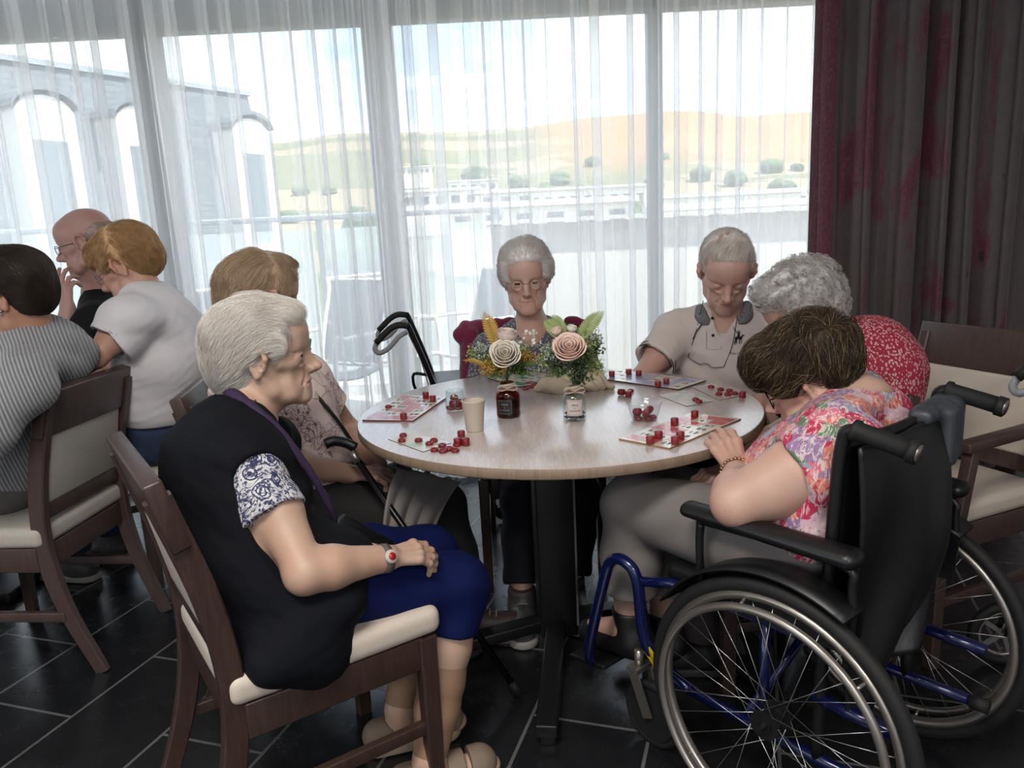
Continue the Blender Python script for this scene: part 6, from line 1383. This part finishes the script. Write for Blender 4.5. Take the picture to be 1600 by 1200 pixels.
# ================================================================ things on the table
ZT = .7505
def font_mesh(txt, size, extrude=.0002):
    fc = bpy.data.curves.new('t', 'FONT'); fc.body = txt; fc.size = size; fc.extrude = extrude; fc.align_x = 'CENTER'; fc.align_y = 'CENTER'; fc.resolution_u = 2
    fo = bpy.data.objects.new('tmp', fc); me = bpy.data.meshes.new_from_object(fo); bpy.data.objects.remove(fo); bpy.data.curves.remove(fc)
    v = np.array([q.co[:] for q in me.vertices]); f = [tuple(p.vertices) for p in me.polygons]; bpy.data.meshes.remove(me); return v, f
DIG = {str(i): font_mesh(str(i), 1.0, .01) for i in range(10)}
CREAM = M('cream print', '#cfc8bb', .25, var=0, coat=.6); INK = M('black print', '#252525', .5, var=0); BRED = M('red tokens', '#74131a', .35, var=.05, coat=.3); BDK = M('dark red token', '#5d0d16', .35, var=0)
def board(corners, col, nc, nr, label, name='loto_board', th=.0042, seed=0, edgec='#4a3029', fill=.5, numbers=True, under=0.0):
    """corners: near-left, near-right, far-right, far-left on the table"""
    P = [V(c[0], c[1], 0) for c in corners]; z0 = ZT+under; cm = M(name+' colour', col, .25, var=.05, coat=.6); em = M('board edge', edgec, .6, var=0)
    def B(u, w): return (P[0]*(1-u)+P[1]*u)*(1-w)+(P[3]*(1-u)+P[2]*u)*w
    mb = MB(); mb.add([p+V(0, 0, z0) for p in P]+[p+V(0, 0, z0+th) for p in P], [(3, 2, 1, 0), (0, 1, 5, 4), (1, 2, 6, 5), (2, 3, 7, 6), (3, 0, 4, 7)], 1); mb.add([p+V(0, 0, z0+th) for p in P], [(0, 1, 2, 3)], 0)
    c = sum(P)/4; o = mb.build(name, [CREAM, em], None, label, 'game board' if numbers else 'game card')
    rg = random.Random(seed); mb = MB(); nb = MB(); m = .035
    for i in range(nc):
        for j in range(nr):
            u0, u1 = m+(1-2*m)*i/nc+.004, m+(1-2*m)*(i+1)/nc-.004; w0, w1 = m+(1-2*m)*j/nr+.006, m+(1-2*m)*(j+1)/nr-.006; z = V(0, 0, z0+th+.0003)
            if (i+j*2+rg.randint(0, 1)) % 2 == 0 if fill == .5 else rg.random() < fill: mb.add([B(u0, w0)+z, B(u1, w0)+z, B(u1, w1)+z, B(u0, w1)+z], [(0, 1, 2, 3)])
            elif numbers:
                t = str(rg.randint(1, 90)); ce = B((u0+u1)/2, (w0+w1)/2); X = nrm(P[1]-P[0]); Y = nrm(np.cross(V(0, 0, 1), X)); h_ = min(np.linalg.norm(B(u1, w0)-B(u0, w0))*.75, np.linalg.norm(B(u0, w1)-B(u0, w0))*.75)
                for k, dgt in enumerate(t):
                    v, f = DIG[dgt]; nb.add([ce+z+X*(q[0]*h_+(k-(len(t)-1)/2)*h_*.55)+Y*q[1]*h_+V(0, 0, .0001) for q in v], f)
    if mb.v: mb.build('printed_cells', cm, o)
    if nb.v: nb.build('printed_numbers', INK, o)
    return o
def cz(*pts): return [atz(x, y, ZT+.004)[:2] for x, y in pts]
board(cz((566, 656), (645, 657), (697, 621), (628, 616)), '#b9545e', 4, 7, 'pink loto board at the left side of the round table', seed=1, edgec='#6d3038')
board(cz((762, 590), (812, 604), (890, 590), (806, 578)), '#2f7d55', 5, 5, 'green loto board behind the two flower bottles', seed=2)
board(cz((930, 590), (1060, 608), (1103, 594), (962, 577)), '#8fa0bf', 9, 3, 'pale blue loto board in front of the man in the polo shirt', seed=3)
board(cz((967, 685), (1046, 700), (1158, 654), (1080, 645)), '#c0525a', 3, 8, 'pink loto board in front of the woman in the wheelchair', seed=4, edgec='#8a6a4a')
board(cz((606, 684), (661, 704), (704, 690), (648, 676)), '#a9c2b2', 4, 3, 'small pale green card at the front left of the table', 'loto_card', .0012, 5, '#3a3a38', .6, False)
board(cz((1028, 616), (1073, 633), (1113, 625), (1070, 608)), '#b5c4c6', 5, 3, 'small pale card between the blue board and the plastic bowl', 'loto_card', .0010, 6, '#6d6d6a', .6, False)
board(cz((1082, 603), (1124, 623), (1162, 616), (1112, 598)), '#b9a9a8', 5, 3, 'small pale card with red tokens near the right rim of the table', 'loto_card', .0010, 7, '#6d6d6a', .6, False)
def token_tall():
    mb = MB(); mb.lathe([(0, 0), (.0092, 0), (.0100, .001), (.0100, .0175), (.0092, .0185), (0, .0185)], seg=20); return mb.build('red_token', BRED)
def token_ring():
    mb = MB(); mb.lathe([(.0065, .001), (.0095, 0), (.0100, .001), (.0100, .0065), (.0092, .0075), (.0070, .0075), (.0065, .0045), (0, .0045)], seg=20); return mb.build('red_ring', BRED)
tt, tr_ = token_tall(), token_ring(); used = {id(tt): False, id(tr_): False}
def tok(proto, loc, label, group, rot=(0, 0, 0)):
    key = id(proto)
    if not used.get(proto.name): o = proto; used[proto.name] = True
    else: o = proto.copy(); COL.objects.link(o)
    o.location = tuple(loc); o.rotation_euler = rot; tag(o, label, 'game token', group); return o
def TZ(x, y, z=ZT): p = atz(x, y, z); return (p[0], p[1], z)
G1 = 'red counters on the left board'; zb = ZT+.0047
for (x, y), l in (((665.5, 621), 'red cylinder counter at the far edge of the left pink board, left of a pair'), ((676.5, 627), 'red cylinder counter at the far edge of the left pink board, right of a pair'), ((631, 655), 'red cylinder counter at the near edge of the left pink board')): tok(tt, TZ(x, y, zb), l, G1)
tok(tr_, TZ(607, 637, zb), 'single red ring counter on the left pink board', G1)
G2 = 'red ring counters by the small green card'
for i, (x, y) in enumerate([(630, 682), (628, 690), (654, 690), (671, 695), (678, 690)]): tok(tr_, TZ(x, y, ZT+.0017), ['red ring at the left of the small green card, farther of two', 'red ring at the left of the small green card, nearer of two', 'red ring in the middle of the small green card', 'red ring at the right part of the small green card, nearer one', 'red ring at the right part of the small green card, farther one'][i], G2)
for i, (x, y) in enumerate([(679, 705), (692, 707), (691, 698), (702, 703), (711.5, 706), (714, 697)]): tok(tr_, TZ(x, y, ZT+.0001+(.0016 if i in (2, 3) else 0)), ['red ring just right of the near tip of the green card, leftmost of the heap', 'red ring second from the left in the heap beside the green card', 'red ring behind the others in the heap beside the green card', 'red ring in the middle of the heap beside the green card', 'red ring at the near right of the heap beside the green card', 'red ring below the tall red counters beside the green card'][i], G2)
for (x, y), l in (((715.5, 696), 'tall red counter near the paper cup, left of three'), ((728, 696), 'tall red counter near the paper cup, right of three'), ((721, 684), 'tall red counter near the paper cup, rear of three')): tok(tt, TZ(x, y), l, 'tall red counters in front of the cup')
G3 = 'red counters on the pale blue board'
for i, (x, y) in enumerate([(956, 588), (982.5, 585), (998, 587), (1028, 604), (1041, 600)]): tok(tt, TZ(x, y, zb), ['red counter on the blue board, leftmost', 'red counter on the blue board, second from the left', 'red counter on the blue board, third from the left', 'red counter on the blue board, fourth from the left', 'red counter on the blue board, rightmost'][i], G3)
G4 = 'red counters on the right pink board'
for i, (x, y) in enumerate([(1085.5, 652), (1054, 664), (1029, 685), (1016, 693), (1063, 686), (1055, 694)]): tok(tt, TZ(x, y, zb), ['red counter standing alone at the rear of the right pink board', 'red counter in the middle of the right pink board', 'red counter at the front left of the right pink board, rear of a pair', 'red counter at the front left of the right pink board, front of a pair', 'red counter at the front middle of the right pink board, rear of a pair', 'red counter at the front middle of the right pink board, front of a pair'][i], G4)
tok(tt, TZ(982, 620), 'red counter on the table between the cloth bag and the plastic bowl', 'loose red counters')
tok(tr_, TZ(985.5, 612, ZT), 'red ring behind the counter beside the cloth bag', 'loose red counters')
tok(tt, V(*TZ(967, 617))+V(0, 0, .010), 'red counter lying on its side next to the cloth bag', 'loose red counters', (PI/2, 0, .9))
for i, (x, y) in enumerate([(1087, 626), (1092, 629)]): tok(tr_, TZ(x, y, ZT+.0015+i*.0), ['red ring on the small pale card, left one', 'red ring on the small pale card, right one'][i], 'red rings on the right cards')
for i, (x, y) in enumerate([(1111, 606), (1126, 610), (1123, 617), (1140, 612), (1137, 618), (1148, 616)]): tok(tr_, TZ(x, y, ZT+.0015), 'red ring on the small card near the right rim: '+['leftmost', 'second from the left', 'nearest', 'farthest', 'in the middle', 'rightmost'][i], 'red rings on the right cards')
tok(tt, TZ(1160, 621), 'red counter at the right rim of the table', 'loose red counters')
for i, (x, y) in enumerate([(821, 609), (830, 606), (836, 602), (846, 600), (826, 601)]): tok(tr_ if i else tr_, TZ(x, y, ZT), 'dark red ring between the green board and the cloth bag: '+['nearest', 'second nearest', 'middle one', 'farthest right', 'farthest left'][i], 'rings by the green board')
# ---------------------------------------------------------------- glass materials
def glassmat(name, col, rough=.02, mixg=.10, dens=None):
    m = NT(name); t = m.n('ShaderNodeBsdfTransparent'); t.inputs['Color'].default_value = (*col, 1); g = m.n('ShaderNodeBsdfGlossy'); g.inputs['Roughness'].default_value = rough; lw = m.n('ShaderNodeLayerWeight'); lw.inputs['Blend'].default_value = .5
    x = m.n('ShaderNodeMixShader'); m.l(m.math('MULTIPLY_ADD', m.math('POWER', lw.outputs['Facing'], 4.0), .55, mixg*.4), x.inputs[0]); m.l(t.outputs[0], x.inputs[1]); m.l(g.outputs[0], x.inputs[2]); m.l(x.outputs[0], m.out.inputs['Surface']); return m.mat
GLC = glassmat('clear glass', (.93, .95, .95)); GLA = glassmat('amber glass', (.62, .28, .09)); PLC = glassmat('clear plastic', (.95, .95, .96), .08)
def hollow(mb, prof, th, c, seg=36):
    inner = [(max(r-th, .0005), z+(th if i == 0 else 0)) for i, (r, z) in enumerate(prof)]
    mb.lathe([(0, prof[0][1])]+prof+inner[::-1]+[(0, inner[0][1])], c, seg)
def jarpos(x, y): p = atz(x, y, ZT); return V(p[0], p[1], ZT)
# jar
J = jarpos(712, 640); mb = MB(); hollow(mb, [(.026, 0), (.0295, .003), (.030, .008), (.030, .034), (.0285, .039), (.0265, .042), (.0265, .058)], .002, J); jr = mb.build('glass_jar', GLC, None, 'small open glass jar of red counters behind the paper cup', 'jar')
mb = MB()
for z in (.046, .051, .0575): mb.tube([J+V(.0275*math.cos(a), .0275*math.sin(a), z+.002*math.sin(a)) for a in np.linspace(0, 2*PI, 33)[:-1]], .0010, 6, closed=True)
mb.build('screw_thread', GLC, jr)
def heap(c, R, n, z0, grp, where, seed):
    rg = random.Random(seed); k = 0
    for lay in range(3):
        m = [6, 4, 1][lay] if n > 8 else [5, 3, 0][lay]
        for i in range(m):
            a = 2*PI*i/m+lay*.6; rr_ = R*(.82 if lay == 0 else .45) if m > 1 else 0
            tok(tt if lay else tr_, (c[0]+rr_*math.cos(a), c[1]+rr_*math.sin(a), z0+[.0002, .0085, .024][lay]+(.009 if lay else .0)), 'red counter '+where, grp, (rg.uniform(-.5, .5) if lay else 0, (PI/2+rg.uniform(-.3, .3)) if lay else 0, rg.uniform(0, 3)) )
            k += 1
heap(J, .022, 9, J[2]+.0035, 'red counters in the glass jar', 'inside the small glass jar', 3)
# plastic bowl
Bc = jarpos(1007, 655); mb = MB(); hollow(mb, [(.031, 0), (.0335, .002), (.040, .022), (.0450, .044), (.0475, .046), (.0475, .048)], .0012, Bc, 40); mb.build('plastic_bowl', PLC, None, 'clear plastic bowl holding a few red counters, right of the clear bottle', 'bowl')
heap(Bc, .027, 8, Bc[2]+.002, 'red counters in the plastic bowl', 'inside the clear plastic bowl', 5)
# paper cup
Cp = jarpos(742, 672); mb = MB(); hollow(mb, [(.0225, 0), (.0228, .001), (.0305, .078), (.0318, .080), (.0318, .082), (.0300, .083)], .0012, Cp, 40); mb.build('paper_cup', M('beige paper', '#bdb2a4', .6, var=.05, bump=.05), None, 'beige paper cup standing at the front of the table', 'cup')
# bottles
def labelplate(c, r, w, z0, z1, m0, m1, parent, facing, lines):
    n = 14
    def strip(a0, a1, za, zb, rr_, m, nm, par):
        mb = MB(); vs = [c+V(rr_*math.cos(facing+t), rr_*math.sin(facing+t), z) for z in (za, zb) for t in np.linspace(a0, a1, n)]; mb.add(vs, [(i, i+1, n+i+1, n+i) for i in range(n-1)], 0, True); return mb.build(nm, m, par)
    lb = strip(-w, w, z0, z1, r+.0004, m0, 'label', parent); e = .06
    for (a0, a1, za, zb) in ((-w+e, w-e, z0+.0025, z0+.003), (-w+e, w-e, z1-.003, z1-.0025), (-w+e, -w+e+.016, z0+.0025, z1-.0025), (w-e-.016, w-e, z0+.0025, z1-.0025)): strip(a0, a1, za, zb, r+.0007, m1, 'label_border', lb)
    mb = MB()
    for (txt, size, zc) in lines:
        v, f = font_mesh(txt, size, .0001)
        mb.add([c+V((r+.0009+q[2])*math.cos(facing+q[0]/r), (r+.0009+q[2])*math.sin(facing+q[0]/r), zc+q[1]) for q in v], f)
    mb.build('lettering', m1, lb)
fa_ = -PI/2-.05
b1 = jarpos(795, 650); mb = MB(); hollow(mb, [(.031, 0), (.0330, .003), (.0335, .008), (.0335, .060), (.0320, .068), (.026, .075), (.0205, .079), (.0200, .096), (.0215, .098)], .002, b1); o1 = mb.build('amber_bottle', GLA, None, 'amber glass bottle with a black label holding white roses', 'bottle')
mb = MB(); mb.lathe([(0, .004), (.030, .004), (.0308, .010), (.0308, .046), (0, .046)], b1, 30); mb.build('dark_filling', M('dark pebbles', '#0c0806', .5, var=.4, vs=80), o1)
WHL = M('white label paper', '#b9b0ac', .6, var=0); BKL = M('black label paper', '#0f0f10', .5, var=0); LG_ = M('grey lettering', '#8a8683', .5, var=0); DKL = M('dark lettering', '#3a3634', .5, var=0)
labelplate(b1, .0335, .62, .012, .054, BKL, LG_, o1, fa_-.25, [('MINI', .0085, .040), ('by', .005, .032), ('HOMEWARE', .0050, .0245)])
b2 = jarpos(898, 655); mb = MB(); hollow(mb, [(.029, 0), (.0315, .003), (.032, .008), (.032, .058), (.0300, .067), (.024, .073), (.0165, .076), (.0160, .090), (.0180, .092)], .002, b2); o2 = mb.build('clear_bottle', GLC, None, 'clear glass bottle with a white label holding a pink rose', 'bottle')
labelplate(b2, .032, .70, .017, .060, WHL, DKL, o2, fa_, [('MINI', .0085, .046), ('by', .005, .038), ('HOMEWARE', .0050, .0305)])
mb = MB(); rg = random.Random(4)
for i in range(95):
    a = rg.uniform(0, 6.3); r_ = rg.uniform(0, .026)**1; mb.sphere(b2+V(r_*math.cos(a), r_*math.sin(a), .006+rg.uniform(0, .018)), (.0042, .0038, .003), 7, 5)
pb = mb.build('pebbles', M('grey pebbles', '#3c3a38', .5, var=.4, vs=90), o2, kind='stuff')
RIB = M('beige ribbon', '#a8988a', .6, var=.1, sheen=.2)
def ribbon(c, r, z, par, seed):
    rg = random.Random(seed); mb = MB()
    for k in range(3): mb.sweep([c+V((r+.0008*k)*math.cos(a), (r+.0008*k)*math.sin(a), z+k*.004+.003*math.sin(a*1.0+k)) for a in np.linspace(0, 2*PI, 33)[:-1]], [(-.0007, -.004), (.0007, -.004), (.0007, .004), (-.0007, .004)], closed=True)
    for s_ in (-1, 1):
        mb.sweep(bez([c+V(0, -r, z), c+V(s_*.018, -r-.006, z+.010), c+V(s_*.028, -r-.004, z+.002), c+V(s_*.016, -r-.003, z-.004), c+V(0, -r-.001, z)], 20), [(-.0005, -.005), (.0005, -.005), (.0005, .005), (-.0005, .005)], up=(0, 1, .2))
    mb.build('ribbon', RIB, par)
ribbon(b1, .0215, .083, o1, 1); ribbon(b2, .0175, .082, o2, 2)
# ---------------------------------------------------------------- bouquets
def petalmat(name, c, c2):
    m = NT(name); m.color(m.mix(m.noise(60, 3), hexc(c), hexc(c2))); m.set(Roughness=.6, Subsurface_Weight=.15, Subsurface_Scale=.01); return m.mat
GRN = M('leaf green', '#4c5f35', .5, var=.3, vs=40); GRL = M('pale green sprigs', '#8b9a63', .6, var=.3, vs=60); GRD = M('deep green', '#33472a', .5, var=.3, vs=40); FRN = M('yellow fern', '#a8863a', .6, var=.3, vs=60); EUC = M('dusty eucalyptus', '#9aa39c', .6, var=.1); WHF = petalmat('white petals', '#c9bfb8', '#d9d0ca')
def rose(c, r, ax, mat, par, nm='rose', open_=1.0, seed=0):
    rg = random.Random(seed); R = frame(nrm(ax), (0, .1, 1) if abs(nrm(ax)[2]) < .9 else (0, 1, 0)); R = np.stack([R[:, 0], R[:, 2], R[:, 1]], 1) # z -> axis
    mb = MB(); layers = [(.20, 3, .80), (.38, 3, .90), (.58, 4, .95), (.78, 4, .90), (.95, 4, .78), (1.04, 4, .60)]
    for li, (rad, n, top) in enumerate(layers):
        for k in range(n):
            a0 = 2*PI*k/n+li*.7+rg.uniform(-.15, .15); wd = 2*PI/n*.78; cur = open_*(.05+.16*li/5); hh = top+rg.uniform(-.05, .05)
            def fn(u, w, a0=a0, wd=wd, rad=rad, cur=cur, hh=hh, li=li):
                a = a0+(u-.5)*2*wd*(1-.25*w**3); rr_ = r*rad*(.25+.75*math.sin(PI/2*min(1, w*1.35)))*(1+.04*math.cos((u-.5)*PI*2)); rr_ += r*cur*max(0, w-.75)*3.2*(.5+.5*math.cos((u-.5)*PI))
                z = r*(-.75+(hh+.75)*(1-(1-w)**1.4))-r*.10*(abs(u-.5)*2)**2.5*w-r*cur*1.6*max(0, w-.82)
                return c+R@V(rr_*math.cos(a), rr_*math.sin(a), z)
            mb.grid(fn, 9, 9)
    o = mb.build(nm, mat, par); s_ = o.modifiers.new('t', 'SOLIDIFY'); s_.thickness = .0007
    mb = MB(); base = c-nrm(ax)*r*.75
    for k in range(5):
        a = 2*PI*k/5; d = R@V(math.cos(a), math.sin(a), 0); mb.grid(lambda u, w, d=d: base+d*r*.55*w+(-nrm(ax))*r*(.05-.15*w*w)+np.cross(d, ax)*(u-.5)*r*.35*math.sin(PI*min(1, .15+w*.85)), 5, 5)
    mb.build('calyx', GRD, o); return o
def leaf(mb, a, b, w, up=(0, 0, 1), bend=.2, m=0):
    a, b = V(*a), V(*b); d = b-a; L = np.linalg.norm(d); s_ = nrm(np.cross(d, V(*up))); n_ = nrm(np.cross(s_, d))
    mb.grid(lambda u, t: a+d*t+s_*(u-.5)*w*math.sin(PI*min(1, .08+t*.92))**.8*(1)+n_*(L*bend*math.sin(PI*t)*.5+abs(u-.5)*w*.25), 5, 7, m)
def fern(a, b, n, L, mat, par, up=(0, -1, .3), nm='fern'):
    a, b = V(*a), V(*b); d = nrm(b-a); s_ = nrm(np.cross(d, V(*up))); mb = MB(); P = [a+(b-a)*t+V(0, 0, 1)*np.linalg.norm(b-a)*.06*math.sin(PI*t) for t in np.linspace(0, 1, 12)]; mb.tube(P, .0009, 4)
    for i in range(n):
        t = .12+.86*i/n; p = a+(b-a)*t+V(0, 0, 1)*np.linalg.norm(b-a)*.06*math.sin(PI*t); l = L*(math.sin(PI*min(1, .25+t*.72)))
        for q in (-1, 1): leaf(mb, p, p+(s_*q*.85+d*.55)*l, l*.30, up)
    mb.build(nm, mat, par)
def sprig(c, d, L, n, mat, par, r=.0036, seed=0, nm='sprig', spread=.5, stemm=None):
    rg = np.random.default_rng(seed); mb = MB(); d = nrm(d); c = V(*c)
    for b_ in range(n):
        e = nrm(d+rg.normal(size=3)*spread); l = L*rg.uniform(.55, 1.0); P = bez([c, c+e*l*.5+rg.normal(size=3)*.004, c+e*l], 6); mb.tube(P, .0006, 3)
        for k in range(13):
            t = rg.uniform(.25, 1); q = c+e*l*t+rg.normal(size=3)*.0055; 
            if rg.random() < .5: mb.sphere(q, r*rg.uniform(.6, 1.1), 6, 4)
            else: leaf(mb, q, q+nrm(e+rg.normal(size=3)*.8)*r*4, r*1.3)
    return mb.build(nm, mat, par)
def AY(x, y, Y): return at(x, y, Y)
PK = petalmat('peach pink petals', '#e0bcae', '#ebd0c5'); CR = petalmat('cream petals', '#d9d0c2', '#e4dcd0'); BL_ = petalmat('blush white petals', '#d2bcb5', '#decdc6')
Y1 = b1[1]; bq = empty('bouquet', tuple(b1+V(0, 0, .06)), 'bunch with two cream white roses and yellow fern in the amber bottle', 'bouquet')
mb = MB()
for (x, y) in ((790, 556), (792, 527), (770, 540), (812, 545), (800, 530)): mb.tube(bez([b1+V(0, 0, .05), b1+V(0, 0, .10), AY(x, y+8, Y1)], 8), .0016, 5)
mb.build('stems', GRD, bq)
rose(AY(790, 556, Y1-.035), .036, V(-.05, -.75, .55), CR, bq, seed=1); rose(AY(792, 528, Y1-.01), .0265, V(.1, -.2, .95), BL_, bq, open_=.4, seed=2)
fern(AY(778, 545, Y1), AY(756, 487, Y1+.01), 13, .026, FRN, bq); fern(AY(768, 575, Y1-.01), AY(723, 563, Y1-.03), 12, .018, FRN, bq, up=(0, -.4, 1))
for i, (x, y, Y, L, n, m_, sd_) in enumerate([(770, 562, 0, .055, 16, GRL, 1), (755, 548, .01, .05, 14, EUC, 2), (765, 575, -.02, .055, 14, FRN, 3), (812, 552, .0, .055, 16, GRL, 4), (822, 560, .01, .05, 14, FRN, 5), (780, 578, -.01, .05, 14, GRL, 6), (806, 574, -.01, .05, 12, GRN, 7), (740, 552, .02, .035, 10, GRL, 8)]):
    p = AY(x, y, Y1+Y); sprig(p-nrm(p-b1-V(0, 0, .09))*.02, nrm(p-b1-V(0, 0, .085)), L, n, m_, bq, .0037, sd_)
mb = MB(); leaf(mb, AY(805, 578, Y1), AY(842, 571, Y1-.03), .032, (0, -.5, 1)); leaf(mb, AY(800, 582, Y1-.01), AY(835, 588, Y1-.03), .030, (0, -.5, 1)); leaf(mb, AY(780, 580, Y1-.01), AY(765, 592, Y1-.04), .02, (0, -.5, 1)); mb.build('leaves', GRN, bq)
rg = np.random.default_rng(6); mb = MB()
for i in range(26):
    c = AY(805+rg.uniform(0, 32), 515+rg.uniform(0, 24), Y1+rg.uniform(-.01, .02)); leaf(mb, c, c+nrm(rg.normal(size=3))*.011, .009, (0, -1, .2))
for i in range(7): mb.tube(bez([AY(800, 545, Y1), AY(808+i*3, 530, Y1), AY(808+i*4, 516+abs(i-3)*3, Y1+.01)], 6), .0006, 3)
mb.build('white_blossom', WHF, bq)
Y2 = b2[1]; bq = empty('bouquet', tuple(b2+V(0, 0, .05)), 'bunch with one large peach pink rose and green fern in the clear bottle', 'bouquet')
mb = MB()
for (x, y) in ((890, 560), (870, 530), (905, 530), (915, 560), (880, 570)): mb.tube(bez([b2+V(0, 0, .045), b2+V(0, 0, .095), AY(x, y+8, Y2)], 8), .0017, 5)
mb.build('stems', GRL, bq)
rose(AY(890, 548, Y2-.03), .037, V(-.1, -.62, .62), PK, bq, open_=1.1, seed=5); rose(AY(870, 519, Y2), .0135, V(-.2, -.3, .9), PK, bq, 'rosebud', .2, 6); rose(AY(893, 515, Y2), .0125, V(.2, -.3, .9), CR, bq, 'rosebud', .2, 7)
fern(AY(900, 535, Y2+.01), AY(944, 486, Y2+.02), 16, .026, GRL, bq); fern(AY(880, 530, Y2), AY(850, 500, Y2+.01), 13, .024, GRL, bq); fern(AY(885, 525, Y2+.01), AY(862, 492, Y2+.01), 12, .020, GRL, bq)
for i, (x, y, Y, L, n, m_, sd_) in enumerate([(862, 548, 0, .055, 18, EUC, 11), (852, 562, .0, .05, 16, GRL, 12), (915, 560, -.01, .055, 18, GRN, 13), (925, 570, .0, .05, 14, GRL, 14), (905, 575, -.02, .05, 14, GRD, 15), (915, 535, .01, .055, 16, GRL, 16), (930, 530, .02, .045, 10, EUC, 17), (870, 575, -.01, .045, 12, GRN, 18), (930, 548, .02, .045, 8, GRN, 19), (880, 535, .01, .045, 12, GRL, 20), (905, 590, -.01, .035, 8, GRD, 21)]):
    p = AY(x, y, Y2+Y); sprig(p-nrm(p-b2-V(0, 0, .09))*.02, nrm(p-b2-V(0, 0, .085)), L, n, m_, bq, .0035, sd_)
mb = MB(); leaf(mb, AY(880, 572, Y2), AY(852, 568, Y2-.03), .032, (0, -.5, 1)); leaf(mb, AY(905, 560, Y2), AY(945, 536, Y2), .014, (0, -.6, 1)); leaf(mb, AY(885, 580, Y2), AY(870, 592, Y2-.03), .02, (0, -.5, 1)); mb.build('leaves', GRD, bq)
# ---------------------------------------------------------------- cloth bag
CAN = M('unbleached canvas', '#a79b87', .9, var=.12, vs=15, bump=.4, bs=500)
c = jarpos(893, 610); s = Sdf(); ax = V(.97, .25, 0)
s.ell(c+V(.0, 0, .022), (.095, .062, .026), .02, R=rotz(.2)); s.ell(c+V(.045, .02, .038), (.055, .045, .036), .03, R=rotz(.3)@rot_axis((0, 1, 0), .3)); s.cap(c+V(-.06, -.03, .018), c+V(.0, -.055, .012), .020, .013, .02); s.cap(c+V(.08, .0, .02), c+V(.125, -.012, .010), .022, .007, .03)
s.cap(c+V(-.09, .0, .016), c+V(-.112, .006, .009), .018, .006, .02); s.plane(c+V(0, 0, .001), (0, 0, -1)); s.disp(folds(110, .0055, 5, V(.6, .9, .3)), .01); s.disp(folds(60, .004, 8, V(-.8, .5, .6)), .008)
bag = s.build('cloth_bag', CAN, None, .0028, label='crumpled unbleached canvas pouch behind the clear flower bottle', cat='bag')
mb = MB(); P = []
for i in range(40): t = i/39; P.append(c+V(-.035+.030*math.sin(t*15), -.006+.018*math.cos(t*11), .052+.006*math.sin(t*23)))
mb.tube(P, .0011, 5); mb.build('cord', CAN, bag)
# ---------------------------------------------------------------- cane of the sandy haired woman
h0 = at(545, 700, 2.0); tp = V(-.024, 1.899, .012); d = nrm(tp-h0); mb = MB(); mb.tube([h0+d*.02, tp], .0095, 10); cn_ = mb.build('walking_cane', DKM, None, 'black walking cane slanting down to the floor beneath the round table', 'cane')
mb = MB(); mb.sweep(bez([at(508, 694, 1.98), at(522, 689, 1.99), at(540, 692, 2.0), at(556, 700, 2.0)], 14), circ(.011, 10, 1, 1.3), scales=None); mb.build('handle', PLAS, cn_)
mb = MB(); mb.tube([h0+d*.012, h0+d*.045], .0125, 12); mb.build('collar', SILV, cn_); mb = MB(); mb.tube([tp-d*.035, tp], .013, 12, scales=[.85, 1.25]); mb.build('rubber_tip', RUB, cn_)
# ---------------------------------------------------------------- handbag on the lap
pa, pb_ = at(516, 806, 1.70), at(606, 858, 1.68); s = Sdf(); X = nrm(pb_-pa); R_ = frame(X, (0, 0, 1)); LL = np.linalg.norm(pb_-pa)
s.box((pa+pb_)/2-V(0, 0, .022), (.10, LL*1.0, .046), .016, 0, R=R_); s.disp(folds(70, .002, 3), .004); hb = s.build('handbag', VIN, None, .0034, label='slim dark handbag with taupe edging on the lap behind the bent arm', cat='bag')
mb = MB(); U = R_@V(0, 0, 1)
for k, m_ in ((.004, 0), (-.010, 0)): mb.beam(pa+U*(k+.004)+R_@V(.052, 0, -.0), pb_+U*(k+.0)+R_@V(.052, 0, 0), .008, .010, bev=.002)
mb.build('edging', M('taupe leather', '#94857d', .45, var=.1), hb)
# ---------------------------------------------------------------- grey cloth over the knees
GCL = M('grey wool cloth', '#7d7875', .95, var=.15, vs=20, bump=.5, bs=400)
def gc(u, w):
    top = at(622+98*u, 742+22*u, 2.07+.12*u)+V(0, 0, .018); bot = at(598+66*u, 868+4*u, 1.965+.04*u); e = w**1.25; p = top*(1-e)+bot*e+V(-.01, -.055, .02)*math.sin(PI*w)*.9
    return p+V(.25, -1, .2)*.010*math.sin(u*24+w*3)*(.35+.65*w)+V(0, -1, 0)*.006*math.sin(u*9+1)
mb = MB(); mb.grid(gc, 60, 30); o = mb.build('folded_cardigan', GCL, None, 'grey cloth lying over the knees of the sandy haired woman', 'cloth'); m_ = o.modifiers.new('t', 'SOLIDIFY'); m_.thickness = .008
# ---------------------------------------------------------------- burgundy jacket over the chair back
s = Sdf(); JB = M('burgundy fleece', '#6a0f38', .9, var=.12, bump=.4, bs=300, sheen=.3)
s.cap((-.165, 3.045, .875), (.04, 3.06, .885), .028, .024, .02); s.box((-.075, 3.070, .73), (.24, .035, .32), .015, .03); s.cap((-.165, 3.03, .87), (-.170, 3.0, .66), .030, .036, .03); s.cap((-.150, 2.995, .86), (-.158, 2.975, .60), .022, .030, .03); s.ell((-.200, 3.02, .855), (.026, .03, .032), .015); s.cap((-.17, 3.03, .70), (-.165, 3.02, .56), .035, .03, .03); s.cap((.24, 3.06, .885), (.30, 3.05, .87), .02, .02, .02)
s.disp(folds(45, .006, 4, V(1, .2, .25)), .008); s.build('jacket', JB, None, .004, label='burgundy jacket draped over the chair back of the woman facing the camera', cat='jacket')
# papers on the far left table
mb = MB(); mb.box((-2.02, 2.62, .7525), (.30, .21, .0015), rotz(.3)); mb.build('paper_sheet', CREAM, None, 'white sheet of paper on the table at the left edge', 'paper')
